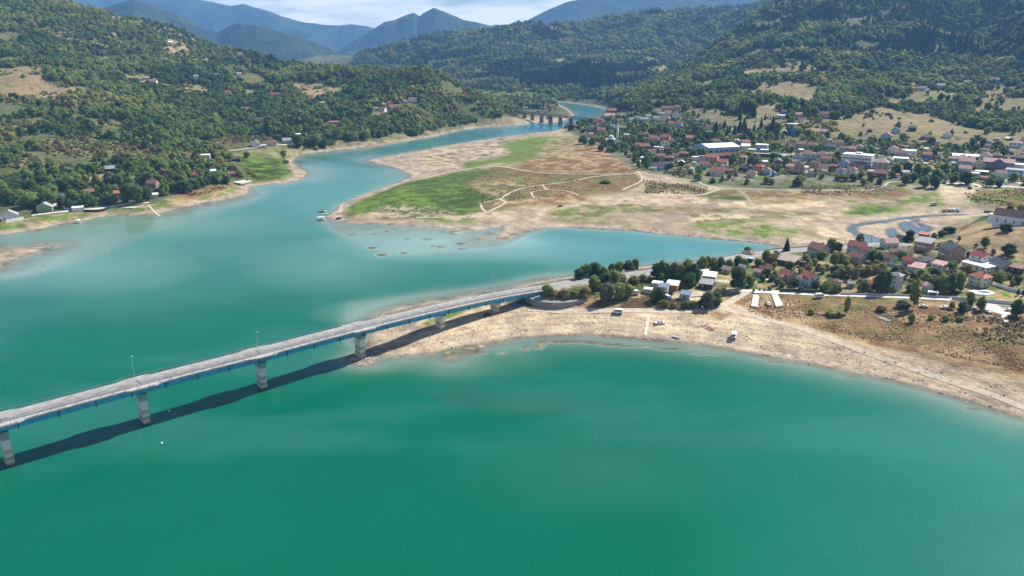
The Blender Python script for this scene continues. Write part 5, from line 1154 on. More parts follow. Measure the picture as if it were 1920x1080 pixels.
TREES = """green 1026 562 28 24;dark 1085 526 22 22;green 1099 523 26 24;dark 1116 521 28 26;green 1130 523 22 20;dark 1147 513 18 18;green 1161 513 22 22;dark 1178 511 22 24;green 1191 506 20 16;green 1113 546 28 26;dark 1133 541 28 26;green 1151 537 28 26;green 1166 534 20 20
grey 1137 566 34 36;green 1160 562 30 32;green 1176 558 24 24;yellow 1040 563 18 26;yellow 1058 563 20 26;green 1078 560 18 24;yellow 1096 560 20 26;yellow 1188 531 14 22;yellow 1204 527 12 20;dark 1230 521 26 24;green 1240 523 32 24;lime 1251 525 28 22;green 1262 527 33 26;green 1275 530 33 26;green 1287 527 38 30;dark 1301 533 36 28
green 1292 538 26 24;green 1316 508 26 24;lime 1327 506 24 18;green 1338 506 22 22;dark 1352 505 22 24;green 1367 503 16 18;dark 1384 502 22 22;dark 1396 503 16 16;dark 1383 543 40 34;green 1226 565 20 22;dark 1236 566 26 22;green 1257 554 9 10;green 1245 577 14 20;yellow 1262 578 10 18;green 1285 578 14 20;green 1300 578 13 18;dark 1312 577 14 16
grey 1327 578 30 30;green 1341 574 26 24;grey 1346 556 14 18;lime 1356 553 13 16;lime 1240 530 17 18;green 1252 528 14 14;lime 1297 537 12 16;green 1436 493 24 22;yellow 1446 496 20 20;green 1402 471 8 16;grey 1455 480 10 12;green 1390 502 18 20;green 1420 499 14 16;lime 1451 504 12 14
green 1558 470 22 24;dark 1571 473 18 18;lime 1563 501 28 24;green 1573 499 26 18;green 1540 486 14 18;lime 1518 504 12 12;yellow 1535 507 13 16;green 1548 507 12 14;grey 1612 459 20 18;dark 1635 491 22 20;grey 1646 496 22 20;green 1692 486 15 18;dark 1704 454 22 18;dark 1697 456 14 12;green 1725 521 16 20;grey 1712 524 14 16
grey 1576 522 18 20;green 1591 519 22 20;grey 1601 526 22 22;yellow 1626 516 18 20;green 1641 513 16 18;dark 1650 549 40 24;dark 1661 549 38 20;dark 1643 547 28 20;grey 1619 547 22 20;green 1611 548 16 14;green 1566 549 16 16;dark 1573 549 14 12;dark 1692 577 14 30;lime 1784 580 13 17;dark 1804 586 20 22;lime 1817 577 29 24;green 1839 583 25 18;dark 1905 593 30 28;green 1709 606 17 14
grey 1652 584 10 22;green 1562 592 10 34;green 1520 589 9 14;green 1745 599 9 14;green 1772 602 10 16;green 1800 603 9 16;lime 1750 449 13 16;dark 1778 439 14 26;green 1765 445 13 16;lime 1846 465 20 22;dark 1890 479 22 28;rust 1798 453 10 9;green 1815 481 10 10;rust 1862 477 10 12;rust 1829 463 7 8;dark 1885 434 15 26;dark 1893 396 11 14;green 1913 397 14 14;lime 1762 466 10 18;green 1780 463 13 16
green 1870 525 12 16;green 1885 523 12 16;grey 1750 546 28 26;green 1766 549 32 28;dark 1781 549 36 28;green 1796 546 34 22;green 1735 531 18 20;lime 1761 553 9 7;cypress 1908 554 13 7;cypress 1918 555 13 7;green 1413 548 6 6;green 1424 546 5 5;green 1433 547 6 5;green 1443 545 8 9;grey 1456 535 14 14;grey 1447 527 12 14;green 1466 540 12 14;dark 1530 541 14 16;green 1548 546 18 18;dark 1541 549 14 14
grey 1500 548 12 12;green 1488 518 11 12;green 1468 514 10 12;green 1500 512 10 12;dark 1430 527 12 14;grey 1413 527 10 12;green 1524 530 8 12;green 1586 500 14 14;grey 1655 503 12 14;green 1712 491 9 10;green 1758 520 14 18;green 1745 512 11 14;grey 1783 523 18 18;lime 1808 508 8 10;green 1735 483 10 12;dark 1690 527 20 16;green 1706 545 14 12;yellow 1612 512 14 16;green 1575 508 12 14
dark 115 389 19 16;dark 130 390 18 16;green 163 381 22 24;dark 185 379 18 20;green 211 381 18 22;dark 240 380 34 26;green 258 380 32 26;dark 275 378 26 20;dark 129 340 24 26;grey 208 352 28 24;grey 223 352 24 20;green 245 350 18 18;dark 150 386 12 12;green 100 372 14 12
spruce 1480 209 25 13;spruce 1504 211 21 13;green 1697 346 20 16;grey 1712 340 16 16;green 1731 351 20 22;dark 1752 353 23 20;green 1680 327 18 20;dark 1700 324 20 20;green 1720 327 20 20;green 1736 330 18 18;green 1787 345 16 16;dark 1810 346 24 26;green 1855 350 16 16;dark 1872 351 15 16;green 1499 344 15 18;green 1583 339 13 18;dark 1600 339 13 18;grey 1632 337 14 16;dark 1646 346 8 8
lime 1197 316 16 12;green 1212 312 18 14;dark 1190 305 10 12;green 1136 343 7 26;dark 1170 281 12 14;dark 1127 283 12 14;green 1144 285 8 14;dark 1093 270 16 20;green 1110 272 14 16;dark 1070 245 12 14;spruce 948 187 12 6;cypress 1018 207 18 4;dark 397 294 14 14;grey 383 290 20 20;green 463 296 12 14;grey 417 288 14 14;spruce 502 252 26 16;dark 560 275 20 24;dark 590 276 20 22;dark 609 276 16 20"""
TP = []
for q in TREES.replace('\n', ';').split(';'):
    k, u, v, hp, wp = q.split(); u, v, hp, wp = map(float, (u, v, hp, wp)); X, Y, Zg = gp(u, v); s_ = pxm(X, Y, Zg)
    bush = hp < 12 and k not in ('spruce', 'cypress') or k in ('yellow', 'rust')
    h = hp / s_; w = wp * Y / CF * 1.02
    lab = None
    if (u, v) == (1475, 474): pass
    tree(k, X, Y, Zg - .2, h * 1.0, w * (1 if k not in ('spruce', 'cypress') else (2.1 if k == 'spruce' else 2.6)), u, v, group='trees and bushes near the water and the houses', bush=bush)
    TP.append((X, Y, w * .5))
X, Y, Zg = gp(1474, 475); tree('spruce', X, Y, Zg, 27 / pxm(X, Y, Zg), 14 * Y / CF * 2.2, 1474, 470, 'tall dark spruce standing alone beside the lake road'); TP.append((X, Y, 3))
X, Y, Zg = gp(1712, 579); tree('lime', X, Y, Zg, 54 / pxm(X, Y, Zg), 22 * Y / CF * 1.2, 1712, 560, 'tall thin yellow green tree in front of the lane'); TP.append((X, Y, 3))
X, Y, Zg = gp(1587, 588); tree('green', X, Y, Zg, 30 / pxm(X, Y, Zg), 13 * Y / CF * 1.1, 1587, 570, 'slim green tree in the brown field below the lane'); TP.append((X, Y, 3))
# garden trees between the houses: fill the near village
gx, gy = jgrid(60, 420, 385, 640, 7.5); gz = ground(gx, gy); gu, gv = prj(gx, gy, gz)
k = pip(gu, gv, [(1400,500),(1470,485),(1600,482),(1700,484),(1790,500),(1900,516),(1915,545),(1860,536),(1790,556),(1700,552),(1600,549),(1400,543)]) & (rng.random(gx.shape) < .55)
for (hx, hy, hr) in LMH:
    l = math.hypot(hx, hy); al = ((hx - gx) * hx + (hy - gy) * hy) / l; la = np.abs(((gx - hx) * hy - (gy - hy) * hx) / l); k &= ~((la < hr + 1.5) & (al > -hr - 3) & (al < 8))
for (hx, hy, hr) in TP: k &= np.hypot(gx - hx, gy - hy) > hr * .8
gi_ = np.nonzero(k)[0][:70]
for i in gi_: 
    hh = random.uniform(2.6, 6); tree(random.choice(['green', 'grey', 'green', 'dark', 'yellow']), gx[i], gy[i], gz[i] - .1, hh, hh * random.uniform(.9, 1.2), gu[i], gv[i], group='trees and bushes near the water and the houses')
# the largest-looking trees of the woods become things of their own
m = len(ALL); size = ALL[:, 3] / ALL[:, 1]; UWd, VWd = prj(ALL[:, 0], ALL[:, 1], ALL[:, 2])
inview = (UWd > -10) & (UWd < 1930) & (VWd > 0)
nhand = len([e for e in TOLABEL if e[4] == 'tree'])
for (hx, hy, hr) in TP: inview &= True
order = np.argsort(-np.where(inview, size, 0))[:max(0, 296 - nhand)]
kk = ['green', 'dark', 'spruce', 'lime', 'green', 'yellow', 'grey', 'rust']
for i in order:
    X, Y, Zg, H, kd = ALL[i]; kd = int(kd); tree(kk[kd], X, Y, Zg - .3, H, H * random.uniform(.95, 1.25) * (1 if kd != 2 else .95), UWd[i], VWd[i], group='single trees at the edge of the woods')
rest = np.ones(m, bool); rest[order] = False
for (hx, hy, hr) in TP: rest &= np.hypot(ALL[:, 0] - hx, ALL[:, 1] - hy) > hr * 1.1
ALL = ALL[rest]
m = len(ALL); kd = ALL[:, 4].astype(int) * 3 + rng.integers(0, 3, m); Hh = ALL[:, 3]
scatter('woodland', ALL[:, :3] - np.array([0, 0, .3]), np.stack([rng.uniform(-.08, .08, m), rng.uniform(-.08, .08, m), rng.uniform(0, 6.28, m)], 1),
        np.stack([Hh * rng.uniform(.8, 1.45, m), Hh * rng.uniform(.8, 1.45, m), Hh], 1), kd, pcol, 'mixed woodland covering the slopes on both sides of the lake')
UN = np.concatenate(UNDER); UN = np.concatenate([UN + rng.normal(0, 1.6, UN.shape) * [1, 1, 0] for _ in range(3)]); kk_ = np.ones(len(UN), bool)
for (hx, hy, hr) in LMH: kk_ &= np.hypot(UN[:, 0] - hx, UN[:, 1] - hy) > hr + 1.5
UN = UN[kk_]; m = len(UN); us_ = rng.uniform(1.2, 3.4, m) * np.clip(UN[:, 1] / 1500, .8, 2.2); UN[:, 2] = ground(UN[:, 0], UN[:, 1]) - .2
wh = np.array([KNAMES.index(k) for k in ('shrub', 'yellow_shrub', 'limeleaf', 'shrub', 'greyleaf')])[np.clip(((fbm(UN[:, 0], UN[:, 1], 70, 3, .5, 66.0) + .5 + rng.uniform(-.25, .25, m)) * 5).astype(int), 0, 4)]
print('under', m)
scatter('undergrowth', UN, np.stack([np.zeros(m), np.zeros(m), rng.uniform(0, 6.28, m)], 1), np.stack([us_ * 1.3, us_ * 1.3, us_], 1), wh * 3 + rng.integers(0, 3, m), pcol, 'low shrubs and undergrowth in the gaps between the trees')
FIELD = [(1378,572),(1400,556),(1470,552),(1700,562),(1860,588),(1990,600),(1990,715),(1880,688),(1780,668),(1700,645),(1620,636),(1520,614),(1440,600)]
tufts('dry_weeds', [FIELD, [(1080,578),(1180,552),(1260,560),(1330,568),(1290,577),(1200,577)]], 9000, .18, .55, ['dry_tuft', 'dry_tuft', 'dry_tuft', 'rust_shrub'], 'dry brown weeds covering the field above the beach')
tufts('low_scrub', [[(930,318),(1040,326),(1185,322),(1205,345),(1090,362),(1020,372),(905,384),(870,350)], [(1205,336),(1330,352),(1320,366),(1210,362)], [(1500,345),(1700,350),(1640,368),(1500,364)], [(1040,560),(1100,545),(1215,520),(1225,528),(1130,560),(1060,568)], [(1800,355),(1950,352),(1950,392),(1830,384)], [(1740,590),(1950,600),(1950,660),(1850,640)], [(330,352),(420,340),(440,350),(360,370)]], 800, .35, 1.3, ['yellow_shrub', 'dry_tuft', 'greyleaf'], 'low scrub and bushes on the drained flats')
tufts('reed_grass', [[(650,400),(690,372),(780,342),(900,318),(930,325),(900,350),(930,370),(940,378),(900,386),(820,384),(700,386)], [(440,300),(540,298),(550,330),(480,340)]], 5000, .25, .6, ['limeleaf', 'yellow_shrub', 'limeleaf'], 'rank green grass on the point of the peninsula')
# stones
stones = bpy.data.collections.new('stone_shapes')
sm_ = mat('beach_stone', (.40,.35,.29), .9, .35, .8)
for s in range(4):
    r_ = random.Random(s); b_ = MB(); blob(b_, 0, 0, 0, 1, .6, 1, r_, .3); stones.objects.link(bpy.data.objects.new('b%d' % s, b_.mesh('stone', sm_)))
def stonefield(name, poly, n, lo, hi2_, label):
    P = np.array(poly); u = rng.uniform(P[:, 0].min(), P[:, 0].max(), n * 3); v = rng.uniform(P[:, 1].min(), P[:, 1].max(), n * 3); u2 = u[pip(u, v, poly)][:n]; v2 = v[pip(u, v, poly)][:n]
    a_ = (u2 - 960) / CF; b_ = (540 - v2) / CF; z = np.full(u2.size, 2.0)
    for _ in range(3): tt = (z - CH) / (-sp + b_ * cp); X = a_ * tt; Y = (cp + b_ * sp) * tt; z = ground(X, Y)
    k = z > -.3; row = np.sin(Y * .9 + fbm(X, Y, 30, 2) * 6); k &= rng.random(k.size) < (.45 + .5 * row); X, Y, z = X[k], Y[k], z[k]; m = len(X)
    s = lo + (hi2_ - lo) * rng.random(m) ** 3
    scatter(name, np.stack([X, Y, z], 1), rng.uniform(0, 6.28, (m, 3)) * [.1, .1, 1], np.stack([s * rng.uniform(.8, 1.5, m), s, s * .7], 1), rng.integers(0, 4, m), stones, label)
stonefield('beach_stones', [(700,662),(760,640),(860,612),(960,594),(1060,590),(1200,588),(1360,590),(1500,622),(1640,662),(1800,705),(1960,745),(1960,800),(1800,752),(1600,700),(1400,662),(1200,638),(1060,630),(900,646),(760,668)], 6500, .10, .6, 'grey brown stones strewn in rows over the beach')
stonefield('pier_stones', [(656,674),(664,667),(680,664),(697,666),(707,672),(700,681),(684,685),(666,683)], 700, .3, .8, 'pile of pale stones round the foot of the pier')
stonefield('shore_stones', [(1060,427),(1130,430),(1250,439),(1400,452),(1470,464),(1530,462),(1440,452),(1300,438),(1150,425)], 1800, .2, .9, 'stony bank on the far side of the inlet')

# ------------------------------------------------------------------ roads and tracks
def catm(P, step):
    P = [np.array(p, float) for p in P]; out = []
    Q = [2 * P[0] - P[1]] + P + [2 * P[-1] - P[-2]]
    for i in range(1, len(Q) - 2):
        n = max(1, int(np.linalg.norm(Q[i + 1][:2] - Q[i][:2]) / step))
        for k in range(n):
            t = k / n; out.append(.5 * ((2 * Q[i]) + (-Q[i - 1] + Q[i + 1]) * t + (2 * Q[i - 1] - 5 * Q[i] + 4 * Q[i + 1] - Q[i + 2]) * t * t + (-Q[i - 1] + 3 * Q[i] - 3 * Q[i + 1] + Q[i + 2]) * t ** 3))
    out.append(P[-1]); return np.array(out)
def strip(name, uv, w, m, dz=.14, step=3.0, z=None, parent=None):
    P = catm([gp(u, v) if z is None else at(u, v, z) for u, v in uv], step)
    d = np.gradient(P[:, :2], axis=0); d /= np.linalg.norm(d, axis=1)[:, None] + 1e-9; nrm = np.stack([-d[:, 1], d[:, 0]], 1)
    wob = 1 + .18 * fbm(P[:, 0], P[:, 1], 15, 2)[:, None] if z is None else 1
    offs = np.array([-1, -.5, 0, .5, 1]) * w / 2; rows = []
    ys = [P[:, :2] + nrm * o_ * wob for o_ in offs]; gz_ = np.stack([ground(q[:, 0], q[:, 1]) for q in ys], 1); 
    for i in range(len(P)):
        zz = gz_[i] + dz if z is None else np.full(5, P[i, 2] if False else z)
        rows.append([(ys[j][i, 0], ys[j][i, 1], zz[j]) for j in range(5)])
    b_ = MB(); b_.quadgrid(rows); o = b_.build(name, m, parent); 
    if not parent: tag(o, kind='structure')
    return P, o
TR = M('track'); 
strip('dyke_path', [(637,400),(639,391),(643,383),(667,372),(693,362),(747,345),(793,335),(847,323),(893,315),(937,313),(960,316),(993,322),(1043,326),(1127,327),(1190,326)], 3.4, M('dirt'), .3)
strip('dirt_track', [(1190,326),(1150,328),(1110,332),(1073,340),(1017,347),(973,355),(940,372),(948,380),(927,392),(900,402),(843,407),(780,408)], 2.8, M('dirt'))
strip('dirt_track', [(940,373),(920,377),(903,383),(905,392),(912,398)], 2.4, M('dirt')); strip('dirt_track', [(1017,347),(1027,355),(1060,358),(1085,366)], 2.4, M('dirt')); strip('dirt_track', [(1027,355),(1000,360),(997,364),(1003,371),(1022,372)], 2.2, M('dirt'))
strip('dirt_track', [(1197,323),(1204,333),(1200,341),(1183,349),(1168,356)], 2.8, M('dirt')); strip('dirt_track', [(1190,326),(1199,322),(1217,327),(1256,333),(1304,340),(1319,346),(1350,354),(1402,354),(1500,357),(1598,357),(1649,354),(1666,342),(1690,341)], 2.8, M('dirt'))
strip('dirt_track', [(1350,354),(1329,362),(1304,366),(1246,367),(1200,370),(1170,375),(1120,382)], 2.8, M('dirt')); strip('dirt_track', [(1180,372),(1165,377),(1150,384)], 2, TR); strip('dirt_track', [(1383,357),(1393,364),(1401,373),(1406,385)], .8, M('dirt')); strip('dirt_track', [(1386,357),(1397,364),(1405,373),(1411,385)], .8, M('dirt'))
strip('dirt_track', [(1756,347),(1780,344),(1824,345),(1839,350),(1883,350),(1925,352)], 5, M('lane')); strip('dirt_track', [(1190,309),(1200,303),(1206,294),(1215,290)], 3, M('dirt')); strip('town_street', [(1706,304),(1740,306),(1785,309),(1800,306)], 5, M('lane')); strip('town_street', [(1506,318),(1518,323),(1530,326)], 7, M('lane')); strip('town_street', [(1420,288),(1500,288),(1560,291),(1580,294)], 4, M('lane')); strip('town_street', [(1870,336),(1900,341),(1925,346)], 6, M('lane')); strip('town_street', [(1640,300),(1660,297),(1700,298)], 4, M('lane'))
strip('beach_track', [(1402,547),(1378,561),(1356,573),(1320,582),(1270,584),(1200,583),(1120,583),(1050,584),(990,580)], 5.0, M('track'), .12); strip('beach_track', [(1340,576),(1400,591),(1450,603),(1500,617),(1560,638),(1620,661),(1700,690),(1800,722),(1900,757),(2000,800)], 3.6, M('track'), .12)
strip('village_lane', [(1365,545),(1394,546),(1461,548.5),(1590,554.5),(1704,558),(1784,562),(1849,567),(1925,575)], 5.2, M('lane'), .2); strip('village_lane', [(1849,569),(1870,582),(1895,590)], 9, M('lane'), .16)
strip('garden_path', [(1393,538),(1410,531),(1430,526),(1444,523)], 1.6, M('lane'), .15); strip('gravel_path', [(125,373),(100,385),(90,395)], 4, M('lane')); strip('gravel_path', [(60,404),(110,398),(160,393),(220,386),(280,380)], 3.2, M('lane')); strip('gravel_path', [(430,282),(455,280),(500,272),(560,272)], 3, M('lane')); strip('hill_road', [(385,212),(405,208),(425,207)], 3.5, M('lane')); strip('hill_road', [(40,240),(70,239),(95,237)], 4, M('lane'))
strip('shore_steps', [(278,385),(300,405)], 1.2, M('lane'), .3); strip('shore_steps', [(1216,595),(1212,615),(1210,630)], 1.6, M('lane'), .18)

# ------------------------------------------------------------------ the road bridge
BP = [(-255,150,16.2),(-209,192.5,16.4),(-173,226.5,16.4),(-140,256,16.3),(-105,286.5,15.8),(-70,319,14.8),(-36,350.5,13.1),(-9,374.5,11.2),(17,392,9.9)]
BC = catm(BP, 2.0)
arc = np.concatenate([[0], np.cumsum(np.linalg.norm(np.diff(BC[:, :2], axis=0), axis=1))])
def bframe(i):
    a = BC[max(i - 1, 0)]; b_ = BC[min(i + 1, len(BC) - 1)]; d = (b_ - a)[:2]; d = d / np.linalg.norm(d); return d, np.array([-d[1], d[0]])      # n points to the far (left) side
pidx = [int(np.argmin(np.hypot(BC[:, 0] - p_[0], BC[:, 1] - p_[1]))) for p_ in BP[1:8]]
def bay(i):                                     # the footway widens round each pier
    s = min(abs(arc[i] - arc[k]) for k in pidx[:5]); return 1.25 * max(0, min(1, (6.5 - s) / 2.5))
bridge = empty('road_bridge', (0, 0, 0)); tag(bridge, 'long road bridge on concrete piers with blue steel girders crossing the lake', 'bridge')
def sweep(name, prof, m, dz=0, side=None, parent=bridge, i0=0, i1=None, smooth=False):
    """prof: list of (offset across, height) closed profile; side +1/-1 adds the bay widening"""
    b_ = MB(); rows = []
    for i in range(i0, i1 or len(BC)):
        d, n = bframe(i); w = bay(i); row = []
        for (o_, z_) in prof:
            e = w * (1 if o_ > 0 else -1) if abs(o_) > 4.8 else 0
            row.append((BC[i, 0] + n[0] * (o_ + e), BC[i, 1] + n[1] * (o_ + e), BC[i, 2] + z_))
        rows.append(row)
    b_.quadgrid(rows, 0, True); nn = len(rows[0]); t_ = len(b_.v); b_.f += [tuple(range(nn)), tuple(range(t_ - 1, t_ - nn - 1, -1))]; b_.m += [0, 0]
    return b_.build(name, m, parent)
sweep('deck', [(-4.95,-.35),(4.95,-.35),(4.95,0),(-4.95,0)], M('concrete'))
sweep('road_surface', [(-3.5,.004),(3.5,.004),(3.5,.06),(-3.5,.06)], M('asphalt'))
sweep('footway', [(-4.92,.004),(-3.52,.004),(-3.52,.2),(-4.92,.2)], M('walk')); sweep('footway', [(3.52,.004),(4.92,.004),(4.92,.2),(3.52,.2)], M('walk'))
sweep('worn_strip', [(-2.3,.0615),(.9,.0615),(.9,.064),(-2.3,.064)], M('worn_asphalt'))
sweep('edge_line', [(-3.3,.062),(-3.18,.062),(-3.18,.067),(-3.3,.067)], M('marking')); sweep('edge_line', [(3.18,.062),(3.3,.062),(3.3,.067),(3.18,.067)], M('marking'))
cl_ = MB()
for i in range(0, len(BC) - 2, 4):
    d, n = bframe(i); p = BC[i]; q = BC[i + 1]
    cl_.poly([(p[0] - n[0] * .07, p[1] - n[1] * .07, p[2] + .066), (p[0] + n[0] * .07, p[1] + n[1] * .07, p[2] + .066), (q[0] + n[0] * .07, q[1] + n[1] * .07, q[2] + .066), (q[0] - n[0] * .07, q[1] - n[1] * .07, q[2] + .066)])
tag(cl_.build('centre_line', M('marking'), bridge), kind='stuff')
for s in (-1, 1):
    o_ = s * 4.1
    g_ = sweep('girder', [(o_ - .3,-2.5),(o_ + .3,-2.5),(o_ + .3,-2.4),(o_ + .12,-2.4),(o_ + .12,-.36),(o_ - .12,-.36),(o_ - .12,-2.4),(o_ - .3,-2.4)], M('steel_blue'))
    o2 = s * 4.6
    for i in range(3, len(BC), 6):
        d, n = bframe(i); b_ = MB(); p = BC[i]; c0 = np.array([p[0], p[1]]) + n * s * 4.23
        b_.box(-.13, .13, 0, .3, -3.15, -.37); o = b_.build('stiffener', M('dark'), g_); o.location = (c0[0], c0[1], p[2]); o.rotation_euler = (0, 0, math.atan2(d[1], d[0]) + (0 if s > 0 else math.pi))
    # railing: posts and three rails
    rb = MB()
    for i in range(0, len(BC) - 1):
        d, n = bframe(i); d2_, n2_ = bframe(i + 1); off = s * (4.8 + bay(i)); off2 = s * (4.8 + bay(i + 1)); p, q = BC[i], BC[i + 1]
        A_ = (p[0] + n[0] * off, p[1] + n[1] * off); B_ = (q[0] + n2_[0] * off2, q[1] + n2_[1] * off2)
        rb.bar((A_[0], A_[1], p[2] + .2), (A_[0], A_[1], p[2] + 1.25), .14) if i % 2 == 0 else None
        for hz_, w_ in ((1.28, .11), (.85, .05), (.5, .05)): rb.bar((A_[0], A_[1], p[2] + hz_), (B_[0], B_[1], q[2] + hz_), w_)
    tag(rb.build('railing', M('rail_grey'), bridge), kind='stuff')
    kb = sweep('guard_rail', [(s * 3.6 - .05,.55),(s * 3.6 + .05,.55),(s * 3.6 + .05,.85),(s * 3.6 - .05,.85)], M('galv'))
pm = bpy.data.materials.new('pier_concrete'); pm.use_nodes = True; t = pm.node_tree; bs = t.nodes['Principled BSDF']
ge = t.nodes.new('ShaderNodeNewGeometry'); sx = t.nodes.new('ShaderNodeSeparateXYZ'); t.links.new(ge.outputs['Position'], sx.inputs[0])
n_ = t.nodes.new('ShaderNodeTexNoise'); n_.inputs['Scale'].default_value = .7; n_.inputs['Detail'].default_value = 6; t.links.new(ge.outputs['Position'], n_.inputs['Vector'])
ma = t.nodes.new('ShaderNodeMath'); ma.operation = 'MULTIPLY_ADD'; ma.inputs[1].default_value = 1.2; t.links.new(n_.outputs['Fac'], ma.inputs[0]); t.links.new(sx.outputs['Z'], ma.inputs[2])
rp = t.nodes.new('ShaderNodeValToRGB'); mr = t.nodes.new('ShaderNodeMapRange'); mr.inputs['From Min'].default_value = 0; mr.inputs['From Max'].default_value = 16; t.links.new(ma.outputs[0], mr.inputs['Value']); t.links.new(mr.outputs[0], rp.inputs['Fac'])
e = rp.color_ramp.elements; e[0].position = .06; e[0].color = (.17, .14, .11, 1); e[1].position = .95; e[1].color = (.30, .33, .36, 1)
for po, c_ in ((.12, (.58,.52,.43)), (.20, (.26,.21,.165)), (.26, (.68,.63,.55)), (.37, (.36,.30,.24)), (.42, (.68,.65,.59)), (.62, (.64,.61,.56)), (.65, (.27,.31,.36))): x = e.new(po); x.color = (*c_, 1)
t.links.new(rp.outputs['Color'], bs.inputs['Base Color']); bs.inputs['Roughness'].default_value = .9
for k, pi_ in enumerate(pidx):
    p = BC[pi_]; d, n = bframe(pi_); top = p[2] - 2.9; fz = float(min(ground(p[0], p[1]), 0)) - 3
    b_ = MB()
    secs = [(fz, 2.5, 1.35), (top - 4.2, 2.3, 1.2), (top - 1.6, 3.3, 1.2), (top, 4.6, 1.25)]
    rows = []
    for (z_, hw, hd) in secs: rows.append([(-hd, -hw, z_), (hd, -hw, z_), (hd, hw, z_), (-hd, hw, z_)])
    b_.quadgrid(rows, 0, True); L_ = len(b_.v); b_.f.append((L_ - 4, L_ - 3, L_ - 2, L_ - 1)); b_.m.append(0)
    o = b_.build('pier', pm, bridge); o.location = (p[0], p[1], 0); o.rotation_euler = (0, 0, math.atan2(d[1], d[0]))
    for s in (-1, 1):
        c_ = MB(); c_.box(-.35, .35, s * 4.1 - .4, s * 4.1 + .4, top - .001, top + .4); c_.build('bearing', M('dark'), o)
for pi_ in pidx:
    p = BC[pi_]; d, n = bframe(pi_); b_ = MB(); b_.box(-.15, .15, -3.5, 3.5, .068, .085); o = b_.build('expansion_joint', M('dark'), bridge); o.location = tuple(p); o.rotation_euler = (0, 0, math.atan2(d[1], d[0]))
# embankment road beyond the bridge
RD = [(1016,538.5),(1060,531.5),(1100,525.5),(1160,517.5),(1222,509.5),(1280,500),(1340,490),(1400,479.5),(1440,473.5),(1475,470),(1530,466),(1600,461),(1660,458),(1700,459),(1718,463)]
rp_ = catm([(17, 392, 9.9)] + [tuple(list(at(u, v, z_)[:2]) + [z_]) for (u, v), z_ in zip(RD[1:], [9.4, 9.2, 9.0, 8.9, 8.6, 8.2, 7.6, 7.2, 7.2, 7.4, 7.6, 8.2, 9.2, 10])], 3.0)
def emb(name, prof, m, dz=0.0, kind='structure', i0=0):
    b_ = MB(); d = np.gradient(rp_[:, :2], axis=0); d /= np.linalg.norm(d, axis=1)[:, None]; rows = []
    for i in range(i0, len(rp_)):
        n = (-d[i, 1], d[i, 0]); rows.append([(rp_[i, 0] + n[0] * o_, rp_[i, 1] + n[1] * o_, rp_[i, 2] + z_) for o_, z_ in prof])
    b_.quadgrid(rows); o = b_.build(name, m); tag(o, kind=kind); return o
emb('road_shoulder', [(-9.5,-4.0),(-5.2,-.05),(5.2,-.05),(7.6,-2.6),(9.5,-5.5)], mat('shoulder_gravel', (.33,.28,.22), .95, .3, .5, bump=.3))
emb('lake_road', [(-3.6,0),(3.6,0)], M('asphalt')); emb('road_edge_line', [(-3.4,.006),(-3.27,.006)], M('marking')); emb('road_edge_line', [(3.27,.006),(3.4,.006)], M('marking'))
gr = empty('guard_rail', tuple(rp_[0])); tag(gr, 'galvanised guard rail along the lake side of the causeway road', 'guard rail')
d = np.gradient(rp_[:, :2], axis=0); d /= np.linalg.norm(d, axis=1)[:, None]; b_ = MB(); ps = MB()
for i in range(0, min(75, len(rp_) - 1)):
    A_ = (rp_[i, 0] - d[i, 1] * 4.4, rp_[i, 1] + d[i, 0] * 4.4, rp_[i, 2]); B_ = (rp_[i + 1, 0] - d[i + 1, 1] * 4.4, rp_[i + 1, 1] + d[i + 1, 0] * 4.4, rp_[i + 1, 2])
    b_.bar((A_[0], A_[1], A_[2] + .75), (B_[0], B_[1], B_[2] + .75), .08, .34); ps.bar((A_[0], A_[1], A_[2] - .4), (A_[0], A_[1], A_[2] + .7), .12)
for q, n_ in ((b_, 'rail'), (ps, 'posts')):
    o = q.build(n_, M('galv')); o.parent = gr; o.matrix_parent_inverse = gr.matrix_world.inverted(); o.location = tuple(-x for x in rp_[0])
    if n_ == 'posts': o['kind'] = 'stuff'
# abutment and stone retaining wall
ab = MB(); q0 = BC[-1]; dd, nn = bframe(len(BC) - 1); ang = math.atan2(dd[1], dd[0])
ab.box(-1.5, 6, -5.6, 5.6, -9, -2.2); ab.box(.6, 6, -5.6, 5.6, -2.2, -.36)
o = ab.build('abutment', M('concrete')); o.location = tuple(q0); o.rotation_euler = (0, 0, ang); tag(o, 'grey concrete abutment where the road bridge meets the shore', 'abutment')
sw = bpy.data.materials.new('rubble_wall'); sw.use_nodes = True; t = sw.node_tree; bs = t.nodes['Principled BSDF']; vo = t.nodes.new('ShaderNodeTexVoronoi'); vo.inputs['Scale'].default_value = 1.5
co_ = t.nodes.new('ShaderNodeTexCoord'); t.links.new(co_.outputs['Object'], vo.inputs['Vector']); rp2 = t.nodes.new('ShaderNodeValToRGB'); rp2.color_ramp.elements[0].color = (.42,.40,.36,1); rp2.color_ramp.elements[1].color = (.22,.20,.18,1); rp2.color_ramp.elements[1].position = .7
t.links.new(vo.outputs['Distance'], rp2.inputs['Fac']); t.links.new(rp2.outputs['Color'], bs.inputs['Base Color']); bs.inputs['Roughness'].default_value = .95
bu = t.nodes.new('ShaderNodeBump'); bu.inputs['Distance'].default_value = .3; bu.invert = True; t.links.new(vo.outputs['Distance'], bu.inputs['Height']); t.links.new(bu.outputs['Normal'], bs.inputs['Normal'])
wp = catm([at(984,572,3), at(1002,579,3.2), at(1028,582,3.4), at(1058,580,4), at(1082,573,5), at(1100,566,6)], 1.5); b_ = MB(); rows = []
dw = np.gradient(wp[:, :2], axis=0); dw /= np.linalg.norm(dw, axis=1)[:, None]
